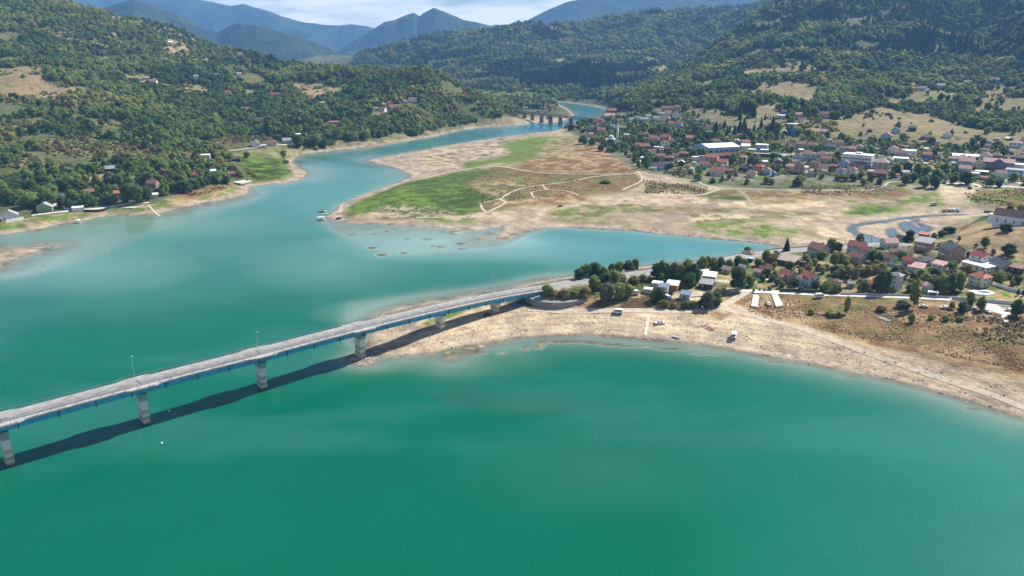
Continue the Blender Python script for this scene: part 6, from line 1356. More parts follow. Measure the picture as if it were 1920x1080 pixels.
for i, p in enumerate(wp):
    n = np.array([-dw[i, 1], dw[i, 0]]); tz = 7.9 - .6 * i / len(wp); rows.append([(p[0], p[1], p[2] - 2), (p[0] + n[0] * .7, p[1] + n[1] * .7, tz), (p[0] + n[0] * 1.3, p[1] + n[1] * 1.3, tz + .02), (p[0] + n[0] * 7, p[1] + n[1] * 7, tz + .5)])
b_.quadgrid(rows); tag(b_.build('retaining_wall', [sw]), 'curved rubble stone wall below the shore end of the bridge', 'wall')

# ------------------------------------------------------------------ lamp posts and poles
def lamp(u, v, vt, label, arm=1.0, z=None):
    if z is None: X, Y, Zg = gp(u, v)
    else: X, Y, Zg = at(u, v, z)
    h = (v - vt) / pxm(X, Y, Zg); o = empty('street_lamp', (X, Y, Zg)); b_ = MB(); b_.tube([(0, 0, -.3), (0, 0, h)], [.085, .05], 6); b_.build('pole', M('galv'), o)
    b_ = MB(); b_.bar((0, 0, h), (arm * .7, -arm * .7, h + .25), .07); b_.build('arm', M('galv'), o); b_ = MB(); b_.box(arm * .55, arm * .55 + .6, -arm * .7 - .15, -arm * .7 + .15, h + .16, h + .3); b_.build('lamp_head', M('lgrey'), o)
    tag(o, label, 'street lamp', 'street lamps along the bridge and the lake road')
def on_bridge(u, vt, label):
    best = min(range(len(BC)), key=lambda i: abs(prj(*(BC[i] + np.array([*(bframe(i)[1] * 5.4), 0])))[0] - u)); n = bframe(best)[1]; p = BC[best] + np.array([n[0] * 5.4, n[1] * 5.4, 0]); uu, vv = prj(*p)
    lamp(float(uu), float(vv), vt, label, z=float(p[2]))
for q in [(254,668,'lamp post on the road bridge, leftmost of all'), (481,622,'second lamp post from the left on the road bridge'), (663,570,'third lamp post from the left on the road bridge'), (812,535,'fourth lamp post from the left on the road bridge'), (926,514,'fifth lamp post from the left, near the shore end of the bridge')]: on_bridge(*q)
for q in [(1036,528,499,'first lamp post on the causeway after the bridge'), (1133,514,493,'lamp post between the two clumps of roadside bushes'), (1201,505,484,'lamp post above the open stretch of causeway road'), (1266,497,475,'lamp post rising above the left roadside trees'), (1333,488,465,'lamp post rising above the right roadside trees'), (1393,474,459,'lamp post by the brown cabin'), (1634,452,437,'lamp post beside the ponds')]: lamp(*q)
for u, v, vt, lab in [(1633,455,441,'thin dark pole beside the ponds'),(1811,428,411,'utility pole at the lower end of the field fence'),(1858,415,396,'utility pole at the upper end of the field fence'),(1584,462,452,'short dark pole on the lake road')]:
    X, Y, Zg = gp(u, v); h = (v - vt) / pxm(X, Y, Zg); o = empty('utility_pole', (X, Y, Zg)); b_ = MB(); b_.tube([(0, 0, -.5), (0, 0, h)], [.16, .1], 6); b_.build('pole', M('wood'), o); b_ = MB(); b_.box(-.9, .9, -.06, .06, h - .7, h - .55); b_.build('crossarm', M('wood'), o); tag(o, lab, 'pole')

# ------------------------------------------------------------------ walls, fences, hedges
def wall(uv, h, th, m, label, name='garden_wall', cat='wall', kind=None):
    P = catm([gp(u, v) for u, v in uv], 4.0); gz_ = ground(P[:, 0], P[:, 1]); b_ = MB(); dw = np.gradient(P[:, :2], axis=0); dw /= np.linalg.norm(dw, axis=1)[:, None]; rows = []
    for i, p in enumerate(P):
        n = np.array([-dw[i, 1], dw[i, 0]]) * th / 2; z0 = gz_[i] - .5; z1 = gz_[i] + h; rows.append([(p[0] - n[0], p[1] - n[1], z0), (p[0] + n[0], p[1] + n[1], z0), (p[0] + n[0], p[1] + n[1], z1), (p[0] - n[0], p[1] - n[1], z1)])
    b_.quadgrid(rows, 0, True); k_ = len(b_.v); b_.f += [(0, 1, 2, 3), (k_ - 1, k_ - 2, k_ - 3, k_ - 4)]; b_.m += [0, 0]
    o = b_.build(name, M(m)); tag(o, label, cat); return o
wall([(1784,562),(1849,567),(1925,575)], 2.0, .3, 'lgrey', 'long pale grey wall along the lane below the villa'); wall([(1575,553),(1700,556.5),(1782,560)], 1.2, .25, 'grey', 'low grey wall along the lane below the tall plain house')
wall([(1462,547),(1510,549),(1570,552)], 1.8, .9, 'hedge', 'clipped dark hedge along the lane below the red roofed houses', 'hedge', 'hedge'); wall([(1861,534),(1885,543),(1925,553)], 1.8, .25, 'white', 'white garden wall climbing right of the pool')
wall([(1437,469),(1470,466),(1530,463)], 1.0, .3, 'concrete', 'pale parapet wall beside the lake road near the spruce'); wall([(1650,494),(1690,503),(1735,513)], 1.6, .25, 'lgrey', 'long pale boundary wall below the pink house'); wall([(157,398),(185,398),(206,392)], 2.2, .4, 'dark', 'dark shore wall in front of the left bank gardens'); wall([(12,418),(45,412)], 2.4, .4, 'white', 'white terrace wall before the white gabled house on the left')
wall([(1878,402),(1850,407),(1800,432)], .9, .12, 'brown', 'thin brown fence along the edge of the dry field', 'field_fence', 'fence'); wall([(1900,405),(1860,399),(1845,398)], 1.5, .3, 'brown', 'dark brown fence left of the long white church', 'field_fence', 'fence')
def slab(name, uv, th, m, label, cat, z=None):
    b_ = MB(); P = [gp(u, v) for u, v in uv]; zt = (sum(p[2] for p in P) / len(P) if z is None else z) + th; n = len(P)
    b_.v = [(p[0], p[1], zt) for p in P] + [(p[0], p[1], zt - th - 1) for p in P]; b_.f = [tuple(range(n))] + [(i, i + n, (i + 1) % n + n, (i + 1) % n) for i in range(n)]; b_.m = [0] * (n + 1)
    o = b_.build(name, M(m)); 
    if label: tag(o, label, cat)
    return o
sl0 = empty('concrete_slipway', gp(1437, 555)); tag(sl0, 'pale concrete slipway ruin with two arms below the village lane', 'slipway')
for i, pl in enumerate([[(1413,551.5),(1424,551.5),(1420,578),(1408,577)], [(1413,546.5),(1460,548),(1458,552.4),(1413,551.2)], [(1447,553),(1458,553),(1468,575),(1455,578)]]):
    o = slab('slab', pl, .45 + .05 * i, 'white', None, None); o.parent = sl0; o.location = tuple(-x for x in sl0.location)
slab('concrete_slab', [(1876,592),(1886,591),(1893,604),(1883,605)], .3, 'lane', 'pale concrete slab lying in the rubble below the parked cars', 'slab')
slab('concrete_slipway', [(425,338),(444,331),(472,342),(452,348)], .4, 'lane', 'pale concrete slipway on the left shore', 'slipway'); slab('concrete_slipway', [(225,390),(275,383),(295,384),(250,392)], .3, 'lane', 'long pale concrete terrace on the left bank', 'terrace')
slab('paved_yard', [(1268,551),(1300,543),(1325,546),(1318,556),(1280,560)], .12, 'dirt', 'sandy yard between the camp huts', 'yard'); slab('mosque_yard', [(1136,280),(1156,275),(1158,278),(1150,286),(1138,286)], .2, 'lane', 'pale paved yard in front of the mosque', 'yard')
# pool
X, Y, Zg = gp(1840, 549); pl = empty('swimming_pool', (X, Y, Zg + .1)); b_ = MB(); seg = 28
ring = lambda a, b2, z, ox=0: [(ox + a * math.cos(2 * math.pi * i / seg), b2 * math.sin(2 * math.pi * i / seg), z) for i in range(seg)]
b_.quadgrid([ring(6.8, 4.2, -.6), ring(6.8, 4.2, .25), ring(3.3, 2.1, .25, 1.6), ring(3.3, 2.1, -.2, 1.6)], 0, True); b_.build('rim', M('white'), pl); b_ = MB(); b_.poly(ring(3.4, 2.2, .05, 1.6)); b_.build('pool_water', M('pool'), pl); tag(pl, 'oval white rimmed pool with blue water below the villa', 'pool')

# ------------------------------------------------------------------ the church, hall, school, mosque and big block
def big(u, v, name, label, cat, rim, L, W, h, wallm, roofm, typ, rows=0, colsn=0, ww=1.4, wh=1.3, sides=True, rise=None, hs=3.0, dz=0):
    X, Y, Zg = gp(u, v); az = math.atan2(X, Y); D = (W * abs(math.cos(R(rim))) + L * abs(math.sin(R(rim)))) / 2; cx, cy_ = X + math.sin(az) * D, Y + math.cos(az) * D
    rz = -az + R(rim); o = empty(name, (cx, cy_, Zg + dz), rz); l, w = L / 2, W / 2; mb = MB(); mb.box(-l, l, -w, w, -3, h); rise = rise or w * .5
    if typ == 'gable':
        for s in (-1, 1):
            n = len(mb.v); x0, x1 = sorted((s * l, s * (l - .3))); mb.v += [(x0, -w, h), (x1, -w, h), (x1, w, h), (x0, w, h), (x0, 0, h + rise), (x1, 0, h + rise)]; mb.f += [(n, n + 1, n + 5, n + 4), (n + 3, n + 4, n + 5, n + 2), (n, n + 4, n + 3), (n + 1, n + 2, n + 5)]; mb.m += [0] * 4
    mb.build('wall', M(wallm), o); rb = MB(); e = .6
    if typ == 'gable':
        for s in (-1, 1):
            dz_ = -e * rise / w; p = [(-l - .5, s * (w + e), h + dz_), (l + .5, s * (w + e), h + dz_), (l + .5, 0, h + rise), (-l - .5, 0, h + rise)]; n = len(rb.v); rb.v += p + [(a_[0], a_[1], a_[2] + .2) for a_ in p]
            rb.f += [(n, n + 1, n + 2, n + 3), (n + 7, n + 6, n + 5, n + 4), (n, n + 4, n + 5, n + 1), (n + 1, n + 5, n + 6, n + 2), (n + 3, n + 7, n + 4, n)]; rb.m += [0] * 5
    else: rb.box(-l - .4, l + .4, -w - .4, w + .4, h, h + .5); rb.box(-l * .2, l * .2, -w * .3, w * .5, h + .5, h + 2.2)
    rb.build('roof', M(roofm), o)
    for r_ in range(rows):
        for c_ in range(colsn): add_window(o, (c_ - (colsn - 1) / 2) * (L / colsn), -w, 1.0 + r_ * hs, 0, ww, wh, True)
        if sides:
            for c_ in range(max(1, int(W / 5))): 
                for s, a_ in ((1, math.pi / 2), (-1, -math.pi / 2)):
                    if s * math.sin(R(rim)) < 0 or True: add_window(o, s * l, (c_ - (int(W / 5) - 1) / 2) * 5, 1.0 + r_ * hs, a_, 1.2, wh, True)
    tag(o, label, cat); return o
ch_ = big(1903, 424, 'white_church', 'long white church with a dark red roof above the dry field', 'church', -12, 25, 9, 5.8, 'white', 'r_brown', 'gable', 1, 5, .9, 2.2, False, rise=3.6); 
b_ = MB(); b_.box(-16, -12.5, -3, 3, -1, 5); b_.build('annex', M('white'), ch_)
big(1343, 288, 'white_hall', 'big hall with a bright white low roof in the town', 'hall', 33, 44, 34, 6.5, 'lblue', 'r_white', 'gable', 1, 6, 3.5, 2.2, False, rise=3.0)
sc_ = big(1607, 314, 'school_block', 'white four storey block with bands of windows in the town', 'apartment block', -14, 30, 15, 13.0, 'white', 'r_white', 'flat', 3, 9, 2.6, 1.5, True, hs=3.6, dz=0)
big(1870, 319, 'brick_block', 'big purple brown brick block with a wide pink roof', 'apartment block', 0, 28, 14, 8.2, 'mauve', 'r_pink', 'gable', 2, 8, 1.5, 1.4, False, rise=3.2, hs=3.4)
b_ = MB(); b_.box(-6, 6, -7.9, -7.02, -1, 8.2); b_.v += [(-6, -7.9, 8.2), (6, -7.9, 8.2), (0, -7.9, 12.2)]; b_.f.append((8, 9, 10)); b_.m.append(0); q_ = [o for o in COL.objects if o.name.startswith('brick_block')][0]; b_.build('front_bay', M('mauve'), q_)
b_ = MB()
for s in (-1, 1): b_.poly([(s * 6.6, -8.5, 7.9), (0, -8.5, 12.4), (0, -3, 12.4), (s * 6.6, -3, 7.9)]); b_.poly([(s * 6.6, -8.5, 7.7), (0, -8.5, 12.2), (0, -8.5, 12.45), (s * 6.6, -8.5, 7.95)])
b_.build('gable_roof', M('r_pink'), q_)
big(1812, 299, 'white_warehouse', 'low warehouse with a long white sheet roof in the town', 'warehouse', 6, 30, 16, 3.5, 'grey', 'r_white', 'gable', 0, 0, rise=1.6); big(1452, 295, 'long_shed', 'very long low grey roofed shed behind the town gardens', 'shed', 0, 47, 7, 3.2, 'dark', 'r_grey', 'flat')
X, Y, Zg = gp(1146, 270); mo = empty('mosque', (X, Y + 8, Zg), -math.atan2(X, Y)); b_ = MB(); b_.box(-6.5, 6.5, -6.5, 6.5, -2, 6.5); b_.build('prayer_hall', M('white'), mo)
b_ = MB(); b_.box(-6.5, 6.5, -9.5, -6.5, -2, 4.6); b_.build('porch', M('white'), mo)
for x in (-4.4, 0, 4.4):
    b_ = MB(); b_.tube([(x, -8, 4.55), (x, -8, 5.4), (x, -8, 6.1), (x, -8, 6.35)], [2.0, 1.9, 1.1, .1], 12); b_.build('small_dome', M('lgrey'), mo)
    a_ = MB(); a_.box(x - 1.3, x + 1.3, -9.56, -9.45, .2, 3.4); a_.build('archway', M('dark'), mo)
b_ = MB(); b_.tube([(0, 0, 6.45), (0, 0, 7.6)], [4.9, 4.9], 16); b_.build('drum', M('white'), mo); b_ = MB(); b_.tube([(0, 0, 7.6), (0, 0, 9.2), (0, 0, 10.6), (0, 0, 11.5), (0, 0, 11.8)], [4.8, 4.4, 3.2, 1.5, .1], 20); b_.build('dome', M('lgrey'), mo, True)
for x in (-4, 0, 4): add_window(mo, x, -6.5, 4.8, 0, .9, 1.3, False)
tag(mo, 'white mosque with a grey dome beside its slender minaret', 'mosque')
X, Y, Zg = gp(1157, 269); h = 43 / pxm(X, Y, Zg); mi = empty('minaret', (X, Y, Zg)); b_ = MB(); b_.box(-1.7, 1.7, -1.7, 1.7, -2, 4); b_.build('base', M('white'), mi)
b_ = MB(); b_.tube([(0, 0, 4), (0, 0, h * .70)], [1.6, 1.4], 12); b_.build('shaft', M('white'), mi, True); b_ = MB(); b_.tube([(0, 0, h * .66), (0, 0, h * .70), (0, 0, h * .73)], [1.4, 2.2, 2.2], 12); b_.build('balcony', M('white'), mi); b_ = MB(); b_.tube([(0, 0, h * .73), (0, 0, h * .86)], [1.15, 1.1], 12); b_.build('upper_shaft', M('white'), mi, True)
b_ = MB(); b_.tube([(0, 0, h * .86), (0, 0, h)], [1.3, .05], 12); b_.build('spire', M('grey'), mi); tag(mi, 'slender white minaret beside the mosque', 'minaret')
X, Y, Zg = gp(1418, 228); mi = empty('white_turret', (X, Y, Zg)); b_ = MB(); b_.tube([(0, 0, -1), (0, 0, 7), (0, 0, 7.2), (0, 0, 11)], [2.2, 1.9, 1.2, 1.0], 8); b_.build('shaft', M('white'), mi); b_ = MB(); b_.tube([(0, 0, 11), (0, 0, 14)], [1.3, .05], 8); b_.build('spire', M('lgrey'), mi); tag(mi, 'white turret with a pointed top standing in the dark conifers', 'tower')

# ------------------------------------------------------------------ the railway bridge
zt = 18.0
ra_, rb_ = np.array(at(998, 210.5, zt)[:2]), np.array(at(1100, 222, zt)[:2]); dr_ = (rb_ - ra_) / np.linalg.norm(rb_ - ra_); org = ra_; rb_ang = math.atan2(dr_[1], dr_[0])
def on_line(u):
    s_ = (u - 960) / CF * (cp + .1 * sp); return org + dr_ * ((s_ * org[1] - org[0]) / (dr_[0] - s_ * dr_[1]))
pw = [on_line(u) for u in (984, 998, 1015, 1032, 1050.5, 1070, 1090)]
t0 = float(np.dot(on_line(960) - org, dr_)); t1 = float(np.dot(on_line(1122) - org, dr_))
rbq = empty('railway_bridge', (org[0], org[1], 0), rb_ang); tag(rbq, 'dark steel truss railway bridge on tall stone piers up the river', 'bridge')
b_ = MB(); b_.box(t0, t1, -2.3, 2.3, zt + .2, zt + .8); b_.build('deck', M('ruststeel'), rbq)
for s in (-1, 1):
    b_ = MB(); x = t0
    for z_ in (zt - 3.2, zt): b_.bar((t0, s * 2.4, z_), (t1, s * 2.4, z_), .5)
    while x < t1 - 1: b_.bar((x, s * 2.4, zt - 3.2), (min(x + 2.6, t1), s * 2.4, zt), .32); b_.bar((min(x + 2.6, t1), s * 2.4, zt), (min(x + 5.2, t1), s * 2.4, zt - 3.2), .32); x += 5.2
    b_.build('truss', M('ruststeel'), rbq)
    b_ = MB(); b_.bar((t0, s * 2.5, zt + 1.9), (t1, s * 2.5, zt + 1.9), .14); x = t0
    while x < t1: b_.bar((x, s * 2.5, zt + .8), (x, s * 2.5, zt + 1.9), .12); x += 4
    tag(b_.build('railing', M('ruststeel'), rbq), kind='stuff')
for q in pw:
    x = float(np.dot(q - org, dr_)); b_ = MB(); b_.quadgrid([[(x - 2.5, -3.8, -3), (x + 2.5, -3.8, -3), (x + 2.5, 3.8, -3), (x - 2.5, 3.8, -3)], [(x - 1.6, -2.9, zt - 3.9), (x + 1.6, -2.9, zt - 3.9), (x + 1.6, 2.9, zt - 3.9), (x - 1.6, 2.9, zt - 3.9)]], 0, True); b_.box(x - 2.3, x + 2.3, -3.5, 3.5, zt - 3.9, zt - 3.45); b_.build('pier', M('brown') if False else mat('pier_stone', (.20,.175,.15), .95, .3, .6), rbq)

# ------------------------------------------------------------------ vehicles, boats and small things
def carset(color, glass=True):
    o = bpy.data.objects.new('parked_car', None); b_ = MB(); prof = [(-2.15,.35),(-2.2,.75),(-1.95,.95),(-1.3,1.02),(-.8,1.45),(.75,1.48),(1.45,1.05),(2.1,.95),(2.2,.7),(2.15,.35)]
    for y0 in (-.85,): b_.quadgrid([[(x, -.85 + (0.12 if z > 1.1 else 0), z) for x, z in prof], [(x, .85 - (0.12 if z > 1.1 else 0), z) for x, z in prof]], 0, True)
    b_.f.append(tuple(range(9, -1, -1))); b_.f.append(tuple(range(10, 20))); b_.m += [0, 0]
    g_ = MB()
    for s in (-1, 1): g_.poly([(-1.15, s * .80, 1.05), (1.3, s * .80, 1.05), (.72, s * .745, 1.4), (-.75, s * .745, 1.4)])
    g_.poly([(-1.34, -.7, 1.03), (-1.34, .7, 1.03), (-.86, .62, 1.42), (-.86, -.62, 1.42)]); g_.poly([(1.5, -.7, 1.06), (1.5, .7, 1.06), (.82, .62, 1.46), (.82, -.62, 1.46)])
    w_ = MB(); w_.tube([(0, -.1, 0), (0, .1, 0)], [.33, .33], 10)
    return b_.mesh('body', M(color)), g_.mesh('window', M('glass')), w_.mesh('wheel', M('rubber'))
CS = {}
def car(u, v, color, heading, label, z=None, name='parked_car', sc=1.0, group='parked cars', cat='car'):
    X, Y, Zg = gp(u, v) if z is None else at(u, v, z)
    if color not in CS: CS[color] = carset(color)
    o = empty(name, (X, Y, Zg + .08), R(heading)); o.scale = (sc,) * 3; bd, gl, wh = CS[color]
    link(bpy.data.objects.new('body', bd), o); link(bpy.data.objects.new('window', gl), o)
    for x in (-1.35, 1.35):
        for y in (-.82, .82): q = link(bpy.data.objects.new('wheel', wh), o); q.location = (x, y, .33)
    if label: tag(o, label, cat, group)
    return o
for q in [(1731,577,'lgrey',165,'silver car parked left of the bushes below the lane'),(1772,579,'white',170,'white car parked just left of the yellow green bush'),(1822,581,'lgrey',175,'pale car parked below the yellow green tree'),(1850,586,'white',100,'white car parked right of the green tree below the lane'),(1892,584,'white',170,'white car beside the large dark tree at the right edge'),
          (968,574,'blue',150,'dark blue car in the shadow under the road bridge'),(913,592,'dark',40,'black car parked near the bridge pier on the beach'),(1441,572,'white',75,'white car between the arms of the concrete slipway'),(123,394,'blue',20,'blue car parked behind the left shore'),(1305,364,'lgrey',5,'lone pale car on the drained flats below the town'),
          (1646,337,'white',0,'white car left of the fork in the track'),(1658,337,'dark',10,'dark car left of the fork in the track'),(1512,321,'white',10,'white car in the yard below the grey gabled house'),(1830,350,'white',30,'white car on the track below the town'),(1888,345,'white',20,'white car on the right town street'),(1050,388,'brown',20,'dark car standing alone on the flats'),(635,411,'dark',10,'black car at the tip of the peninsula')]: car(*q)
for i in range(16):
    u = [1710,1718,1727,1735,1745,1756,1765,1350,1362,1374,1478,1492,1640,1850,1858,1866][i]; v = [299,300,302,303,305,306,307,337,339,338,291,292,298,341,343,342][i]
    o = car(u + .5, v, ['white', 'lgrey', 'white', 'dark', 'red'][i % 5], random.uniform(0, 180), None); later_label(o, dict(white='white car', lgrey='silver car', dark='black car', red='red car')[['white', 'lgrey', 'white', 'dark', 'red'][i % 5]] + ' parked', u, v, 'car', 'parked cars')
def van(u, v, heading, label, body='white', roof='white', name='camper_van', L=5.2, H=2.3, cat='van'):
    X, Y, Zg = gp(u, v); o = empty(name, (X, Y, Zg + .08), R(heading)); b_ = MB(); l = L / 2
    b_.quadgrid([[(-l, y, .4), (-l, y, H - .15), (-l + .2, y, H), (l - 1.0, y, H), (l - .35, y, 1.25), (l, y, 1.05), (l, y, .4)] for y in (-.98, .98)], 0, True); b_.f += [tuple(range(6, -1, -1)), tuple(range(7, 14))]; b_.m += [0, 0]; b_.build('body', M(body), o)
    g_ = MB(); g_.poly([(l - .95, -.8, H - .15), (l - .95, .8, H - .15), (l - .32, .85, 1.3), (l - .32, -.85, 1.3)])
    for s in (-1, 1): g_.poly([(-l + .5, s * .99, 1.25), (l - 1.1, s * .99, 1.25), (l - 1.25, s * .99, H - .35), (-l + .5, s * .99, H - .35)])
    g_.build('window', M('glass'), o); w_ = MB(); w_.box(-l * .8, l * .35, -.9, .9, H, H + .1); w_.build('roof_panel', M(roof), o)
    for x in (-l * .62, l * .62):
        for y in (-.9, .9): w_ = MB(); w_.tube([(0, -.11, 0), (0, .11, 0)], [.36, .36], 10); q = w_.build('wheel', M('rubber'), o); q.location = (x, y, .36)
    tag(o, label, cat)
van(1158, 588, 168, 'white van with an open side standing on the sandy beach track'); van(1250, 561, 115, 'blue and white camper van parked among the camp huts', 'lblue', 'white'); van(1751, 385, 10, 'rounded white van on the green patch of the flats', L=5.5, H=2.6)
def caravan(u, v, heading, label):
    X, Y, Zg = gp(u, v); o = empty('caravan', (X, Y, Zg + .1), R(heading)); b_ = MB(); pr_ = [(-2.3,.5),(-2.4,1.4),(-2.1,2.3),(-1.6,2.5),(1.6,2.5),(2.2,2.2),(2.4,1.3),(2.3,.5)]; b_.quadgrid([[(x, y, z) for x, z in pr_] for y in (-1.05, 1.05)], 0, True); b_.f += [tuple(range(7, -1, -1)), tuple(range(8, 16))]; b_.m += [0, 0]; b_.build('body', M('white'), o)
    g_ = MB()
    for s in (-1, 1): g_.box(-1.6, -.5, s * 1.05 - .01, s * 1.05 + .01, 1.3, 1.95); g_.box(.5, 1.5, s * 1.05 - .01, s * 1.05 + .01, 1.3, 1.95)
    g_.build('window', M('glass'), o); w_ = MB(); w_.tube([(0, -1.1, .4), (0, 1.1, .4)], [.35, .35], 10); w_.build('wheel', M('rubber'), o); b_ = MB(); b_.bar((2.3, 0, .55), (3.4, 0, .5), .1); b_.build('tow_bar', M('galv'), o); tag(o, label, 'caravan')
caravan(1190, 553, 15, 'white caravan left of the camp huts'); caravan(1535, 559, 10, 'pale trailer parked beside the lane above the brown field')
def pontoon(u, v, heading, label, canopy='white', hull='white', L=6, posts=True, onwater=False, name='pontoon_boat'):
    X, Y, Zg = (gp(u, v) if not onwater else at(u, v, .15)); o = empty(name, (X, Y, Zg + .1), R(heading)); l = L / 2
    for s in (-.85, .85):
        b_ = MB(); b_.tube([(-l, s, .25), (-l + .3, s, .3), (l - .9, s, .3), (l, s, .55)], [.22, .32, .32, .06], 8); b_.build('float', M(hull), o)
    b_ = MB(); b_.box(-l + .2, l - .6, -1.15, 1.15, .58, .7); b_.build('deck', M('lgrey'), o)
    for x in (-.9, .6): b_ = MB(); b_.box(x, x + .5, -.9, .9, .7, 1.15); b_.build('seat', M('blue' if canopy != 'teal' else 'white'), o)
    if posts:
        for x in (-l + .6, l - 1.2):
            for y in (-1.05, 1.05): b_ = MB(); b_.bar((x, y, .7), (x, y, 2.3), .07); b_.build('post', M('galv'), o)
        b_ = MB(); b_.box(-l + .3, l - .9, -1.25, 1.25, 2.3, 2.42); b_.build('canopy', M(canopy), o)
    tag(o, label, 'boat')
def rowboat(u, v, heading, label, col='white', inner='wood', L=4.6, onwater=False):
    X, Y, Zg = (gp(u, v) if not onwater else at(u, v, .05)); o = empty('rowing_boat', (X, Y, Zg + .1), R(heading)); b_ = MB(); rows = []
    for x, w, z0 in ((-.5, .62, .12), (-.2, .8, .05), (.1, .8, .05), (.35, .55, .1), (.5, .05, .35)): x *= L; rows.append([(x, -w, .6), (x, -w * .75, z0 + .12), (x, 0, z0), (x, w * .75, z0 + .12), (x, w, .6), (x, w * .86, .6), (x, 0, z0 + .15), (x, -w * .86, .6)])
    b_.quadgrid(rows, 0, True); b_.f.append(tuple(range(8))); b_.m.append(0); b_.build('hull', M(col), o)
    for x in (-.25, .08): q = MB(); q.box(x * L - .14, x * L + .14, -.68, .68, .42, .48); q.build('seat', M(inner), o)
    tag(o, label, 'boat')
pontoon(1237, 607, 10, 'white flat boat with rows of seats hauled up on the beach', 'white', 'white', 6, False); rowboat(1268, 634, -35, 'white and orange rowing boat on the stony beach edge', 'white', 'orange'); pontoon(1376, 632, 75, 'white canopied pontoon boat standing on the beach'); pontoon(148, 418, 120, 'white pontoon boat at the left shore'); rowboat(49, 414, 10, 'small white rowing boat on the left bank grass'); rowboat(75, 430, 20, 'small white rowing boat close to the left shore waterline')
pontoon(605, 397, 5, 'dark framed pontoon boat moored at the peninsula tip', 'tarp', 'grey', 7, True, True); rowboat(610, 402, 20, 'white rowing boat between the pontoons at the peninsula tip', onwater=True); pontoon(603, 412, 5, 'white roofed pontoon boat moored nearest the peninsula tip', 'white', 'white', 7, True, True); rowboat(670, 368, 15, 'small white boat moored beside the dyke path', onwater=True); rowboat(774, 332, 30, 'small white boat in the corner of the bay', onwater=True); rowboat(1029, 247, 20, 'small pale boat near the railway bridge', onwater=True)
for u, c_, lab in [(1771,'orange','orange canopied pedal boat, leftmost of the row on the flats'),(1780,'cream','cream canopied pedal boat second from left on the flats'),(1787,'white','white canopied pedal boat third from left on the flats'),(1796,'teal','turquoise canopied pedal boat, rightmost of the row on the flats')]: pontoon(u, 396, random.uniform(60, 110), lab, c_, 'white', 4.2, name='pedal_boat')
for i in range(4):
    X, Y, Zg = gp(1323 + i * 4.6, 611.5 + i * 2.6); o = empty('kayak', (X, Y, Zg + .15), R(38)); b_ = MB(); rows = []
    for x, w in ((-2.2,.03),(-1.3,.27),(0,.36),(1.3,.27),(2.2,.03)): rows.append([(x, w * math.cos(a), .22 + .2 * math.sin(a)) for a in [2 * math.pi * k / 8 for k in range(8)]])
    b_.quadgrid(rows, 0, True); b_.build('hull', M('kayak'), o, True); c2 = MB(); c2.tube([(0, 0, .38), (0, 0, .46)], [.3, .28], 10); c2.build('cockpit', M('black'), o); tag(o, ['dark red kayak, leftmost of four on the beach', 'second dark red kayak from the left on the beach', 'third dark red kayak from the left on the beach', 'dark red kayak, rightmost of four on the beach'][i], 'kayak', 'kayaks on the beach')
X, Y, Zg = gp(1658, 600); o = empty('ladder_frame', (X, Y, Zg + .15), R(-65))
for y in (-1, 0, 1): b_ = MB(); b_.box(-3, 3, y - .16, y + .16, .1, .25); b_.build('beam', M('lgrey'), o)
for x in (-2.8, 0, 2.8): b_ = MB(); b_.box(x - .16, x + .16, -1.2, 1.2, .26, .4); b_.build('crossbar', M('lgrey'), o)
tag(o, 'pale grey ladder shaped frame lying in the brown field', 'frame')
slab('rusty_sheet', [(1532,587),(1549,586.5),(1551,590.5),(1534,591.5)], .35, 'r_rust', 'rusty brown sheet roof remains lying in the brown field', 'sheet')
# pergola with pale slats in the camp
X, Y, Zg = gp(1354, 535); o = empty('pergola', (X, Y, Zg), R(-15))
for x in (-3.2, 3.2):
    for y in (-1.8, 1.8): b_ = MB(); b_.box(x - .08, x + .08, y - .08, y + .08, -.2, 2.4); b_.build('post', M('white'), o)
for i in range(9): b_ = MB(); b_.box(-3.4 + i * .85 - .16, -3.4 + i * .85 + .16, -2.2, 2.2, 2.41, 2.5); b_.build('slat', M('white'), o)
tag(o, 'white slatted pergola left of the big dark tree', 'pergola')
X, Y, Zg = gp(1748, 556); o = empty('gate_canopy', (X, Y, Zg), R(-20)); b_ = MB(); b_.box(-2.6, 2.6, -1.4, 1.4, 2.5, 2.8); b_.build('roof', M('r_white'), o)
for x in (-2.2, 2.2): b_ = MB(); b_.box(x - .3, x + .3, -.5, .5, -.2, 2.5); b_.build('pillar', M('white'), o)
tag(o, 'white gate canopy on two pillars beside the lane', 'gate')
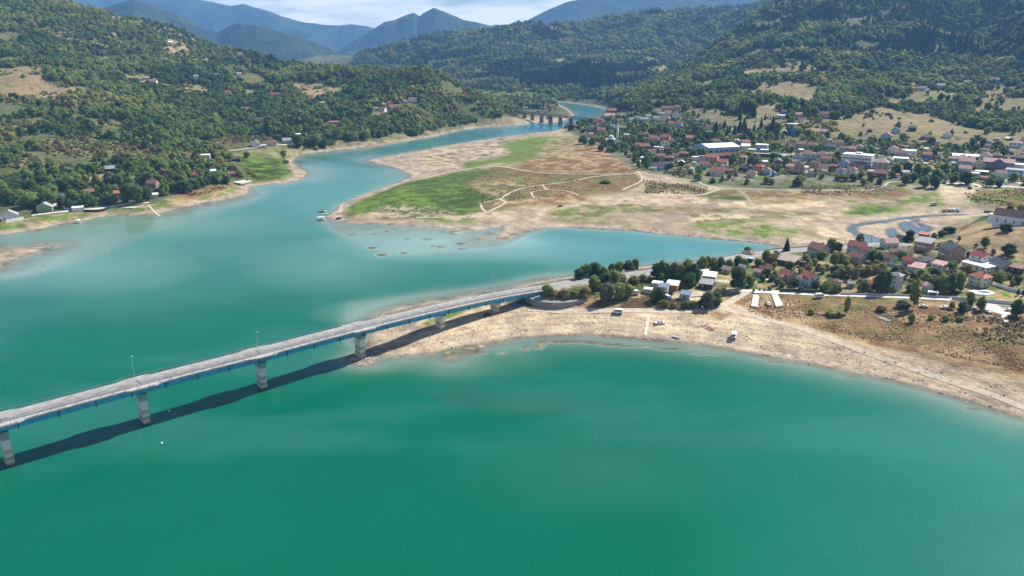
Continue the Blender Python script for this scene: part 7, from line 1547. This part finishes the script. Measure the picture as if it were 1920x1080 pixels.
# two campers on the beach by the bridge pier
def person(u, v, shirt, label, sit=False):
    X, Y, Zg = gp(u, v); o = empty('person', (X, Y, Zg), random.uniform(0, 6)); k = .55 if sit else .9
    me = bpy.data.meshes.new('body'); V = [(0,0,k),(0,0,k+.28),(0,0,k+.5),(0,0,k+.62),(0,0,k+.78),(-.2,0,k+.45),(-.3,.05,k+.2),(-.28,.15,k),(.2,0,k+.45),(.3,.05,k+.2),(.28,.15,k),(-.1,.0,k-.05),(.1,0,k-.05)]
    E_ = [(0,1),(1,2),(2,3),(3,4),(2,5),(5,6),(6,7),(2,8),(8,9),(9,10),(0,11),(0,12)]; rad = [.16,.15,.17,.07,.11,.07,.05,.04,.07,.05,.04,.1,.1]
    V += [(-.12,.4 if sit else .02,k-.05 if sit else .48),(-.12,.42 if sit else 0,.05),(.12,.4 if sit else -.02,k-.05 if sit else .48),(.12,.42 if sit else 0,.05),(-.12,.55 if sit else .14,.04),(.12,.55 if sit else .14,.04)]; E_ += [(11,13),(13,14),(12,15),(15,16),(14,17),(16,18)]; rad += [.08,.05,.08,.05,.04,.04]
    me.from_pydata(V, E_, []); ob = link(bpy.data.objects.new('body', me), o); sk = ob.modifiers.new('skin', 'SKIN')
    for i, r_ in enumerate(rad): me.skin_vertices[0].data[i].radius = (r_, r_); me.skin_vertices[0].data[i].use_root = (i == 0)
    ob.modifiers.new('sub', 'SUBSURF').levels = 1; me.materials.append(M(shirt)); h_ = MB(); blob(h_, 0, 0, k + .84, .115, .14, 2, random.Random(1), .02); h_.build('hair', M('brown'), o, True); tag(o, label, 'person')
person(806, 634, 'red', 'person in red sitting in the bridge shadow by the pier', True); person(822, 636, 'teal', 'person in turquoise on the sunny sand below the pier', True); person(811, 632, 'black', 'person in black clothes standing in the bridge shadow')
# two white buoys on the lake
for u, v, lab in [(317, 771, 'small white buoy in the bridge shadow'), (303, 831, 'small white buoy in open water below the bridge')]:
    X, Y, _ = at(u, v, 0); b_ = MB(); b_.tube([(0, 0, -.3), (0, 0, 0), (0, 0, .3), (0, 0, .45)], [.3, .45, .35, .08], 10); o = b_.build('buoy', M('white'), None, True); o.location = (X, Y, 0); tag(o, lab, 'buoy')
finish_labels()
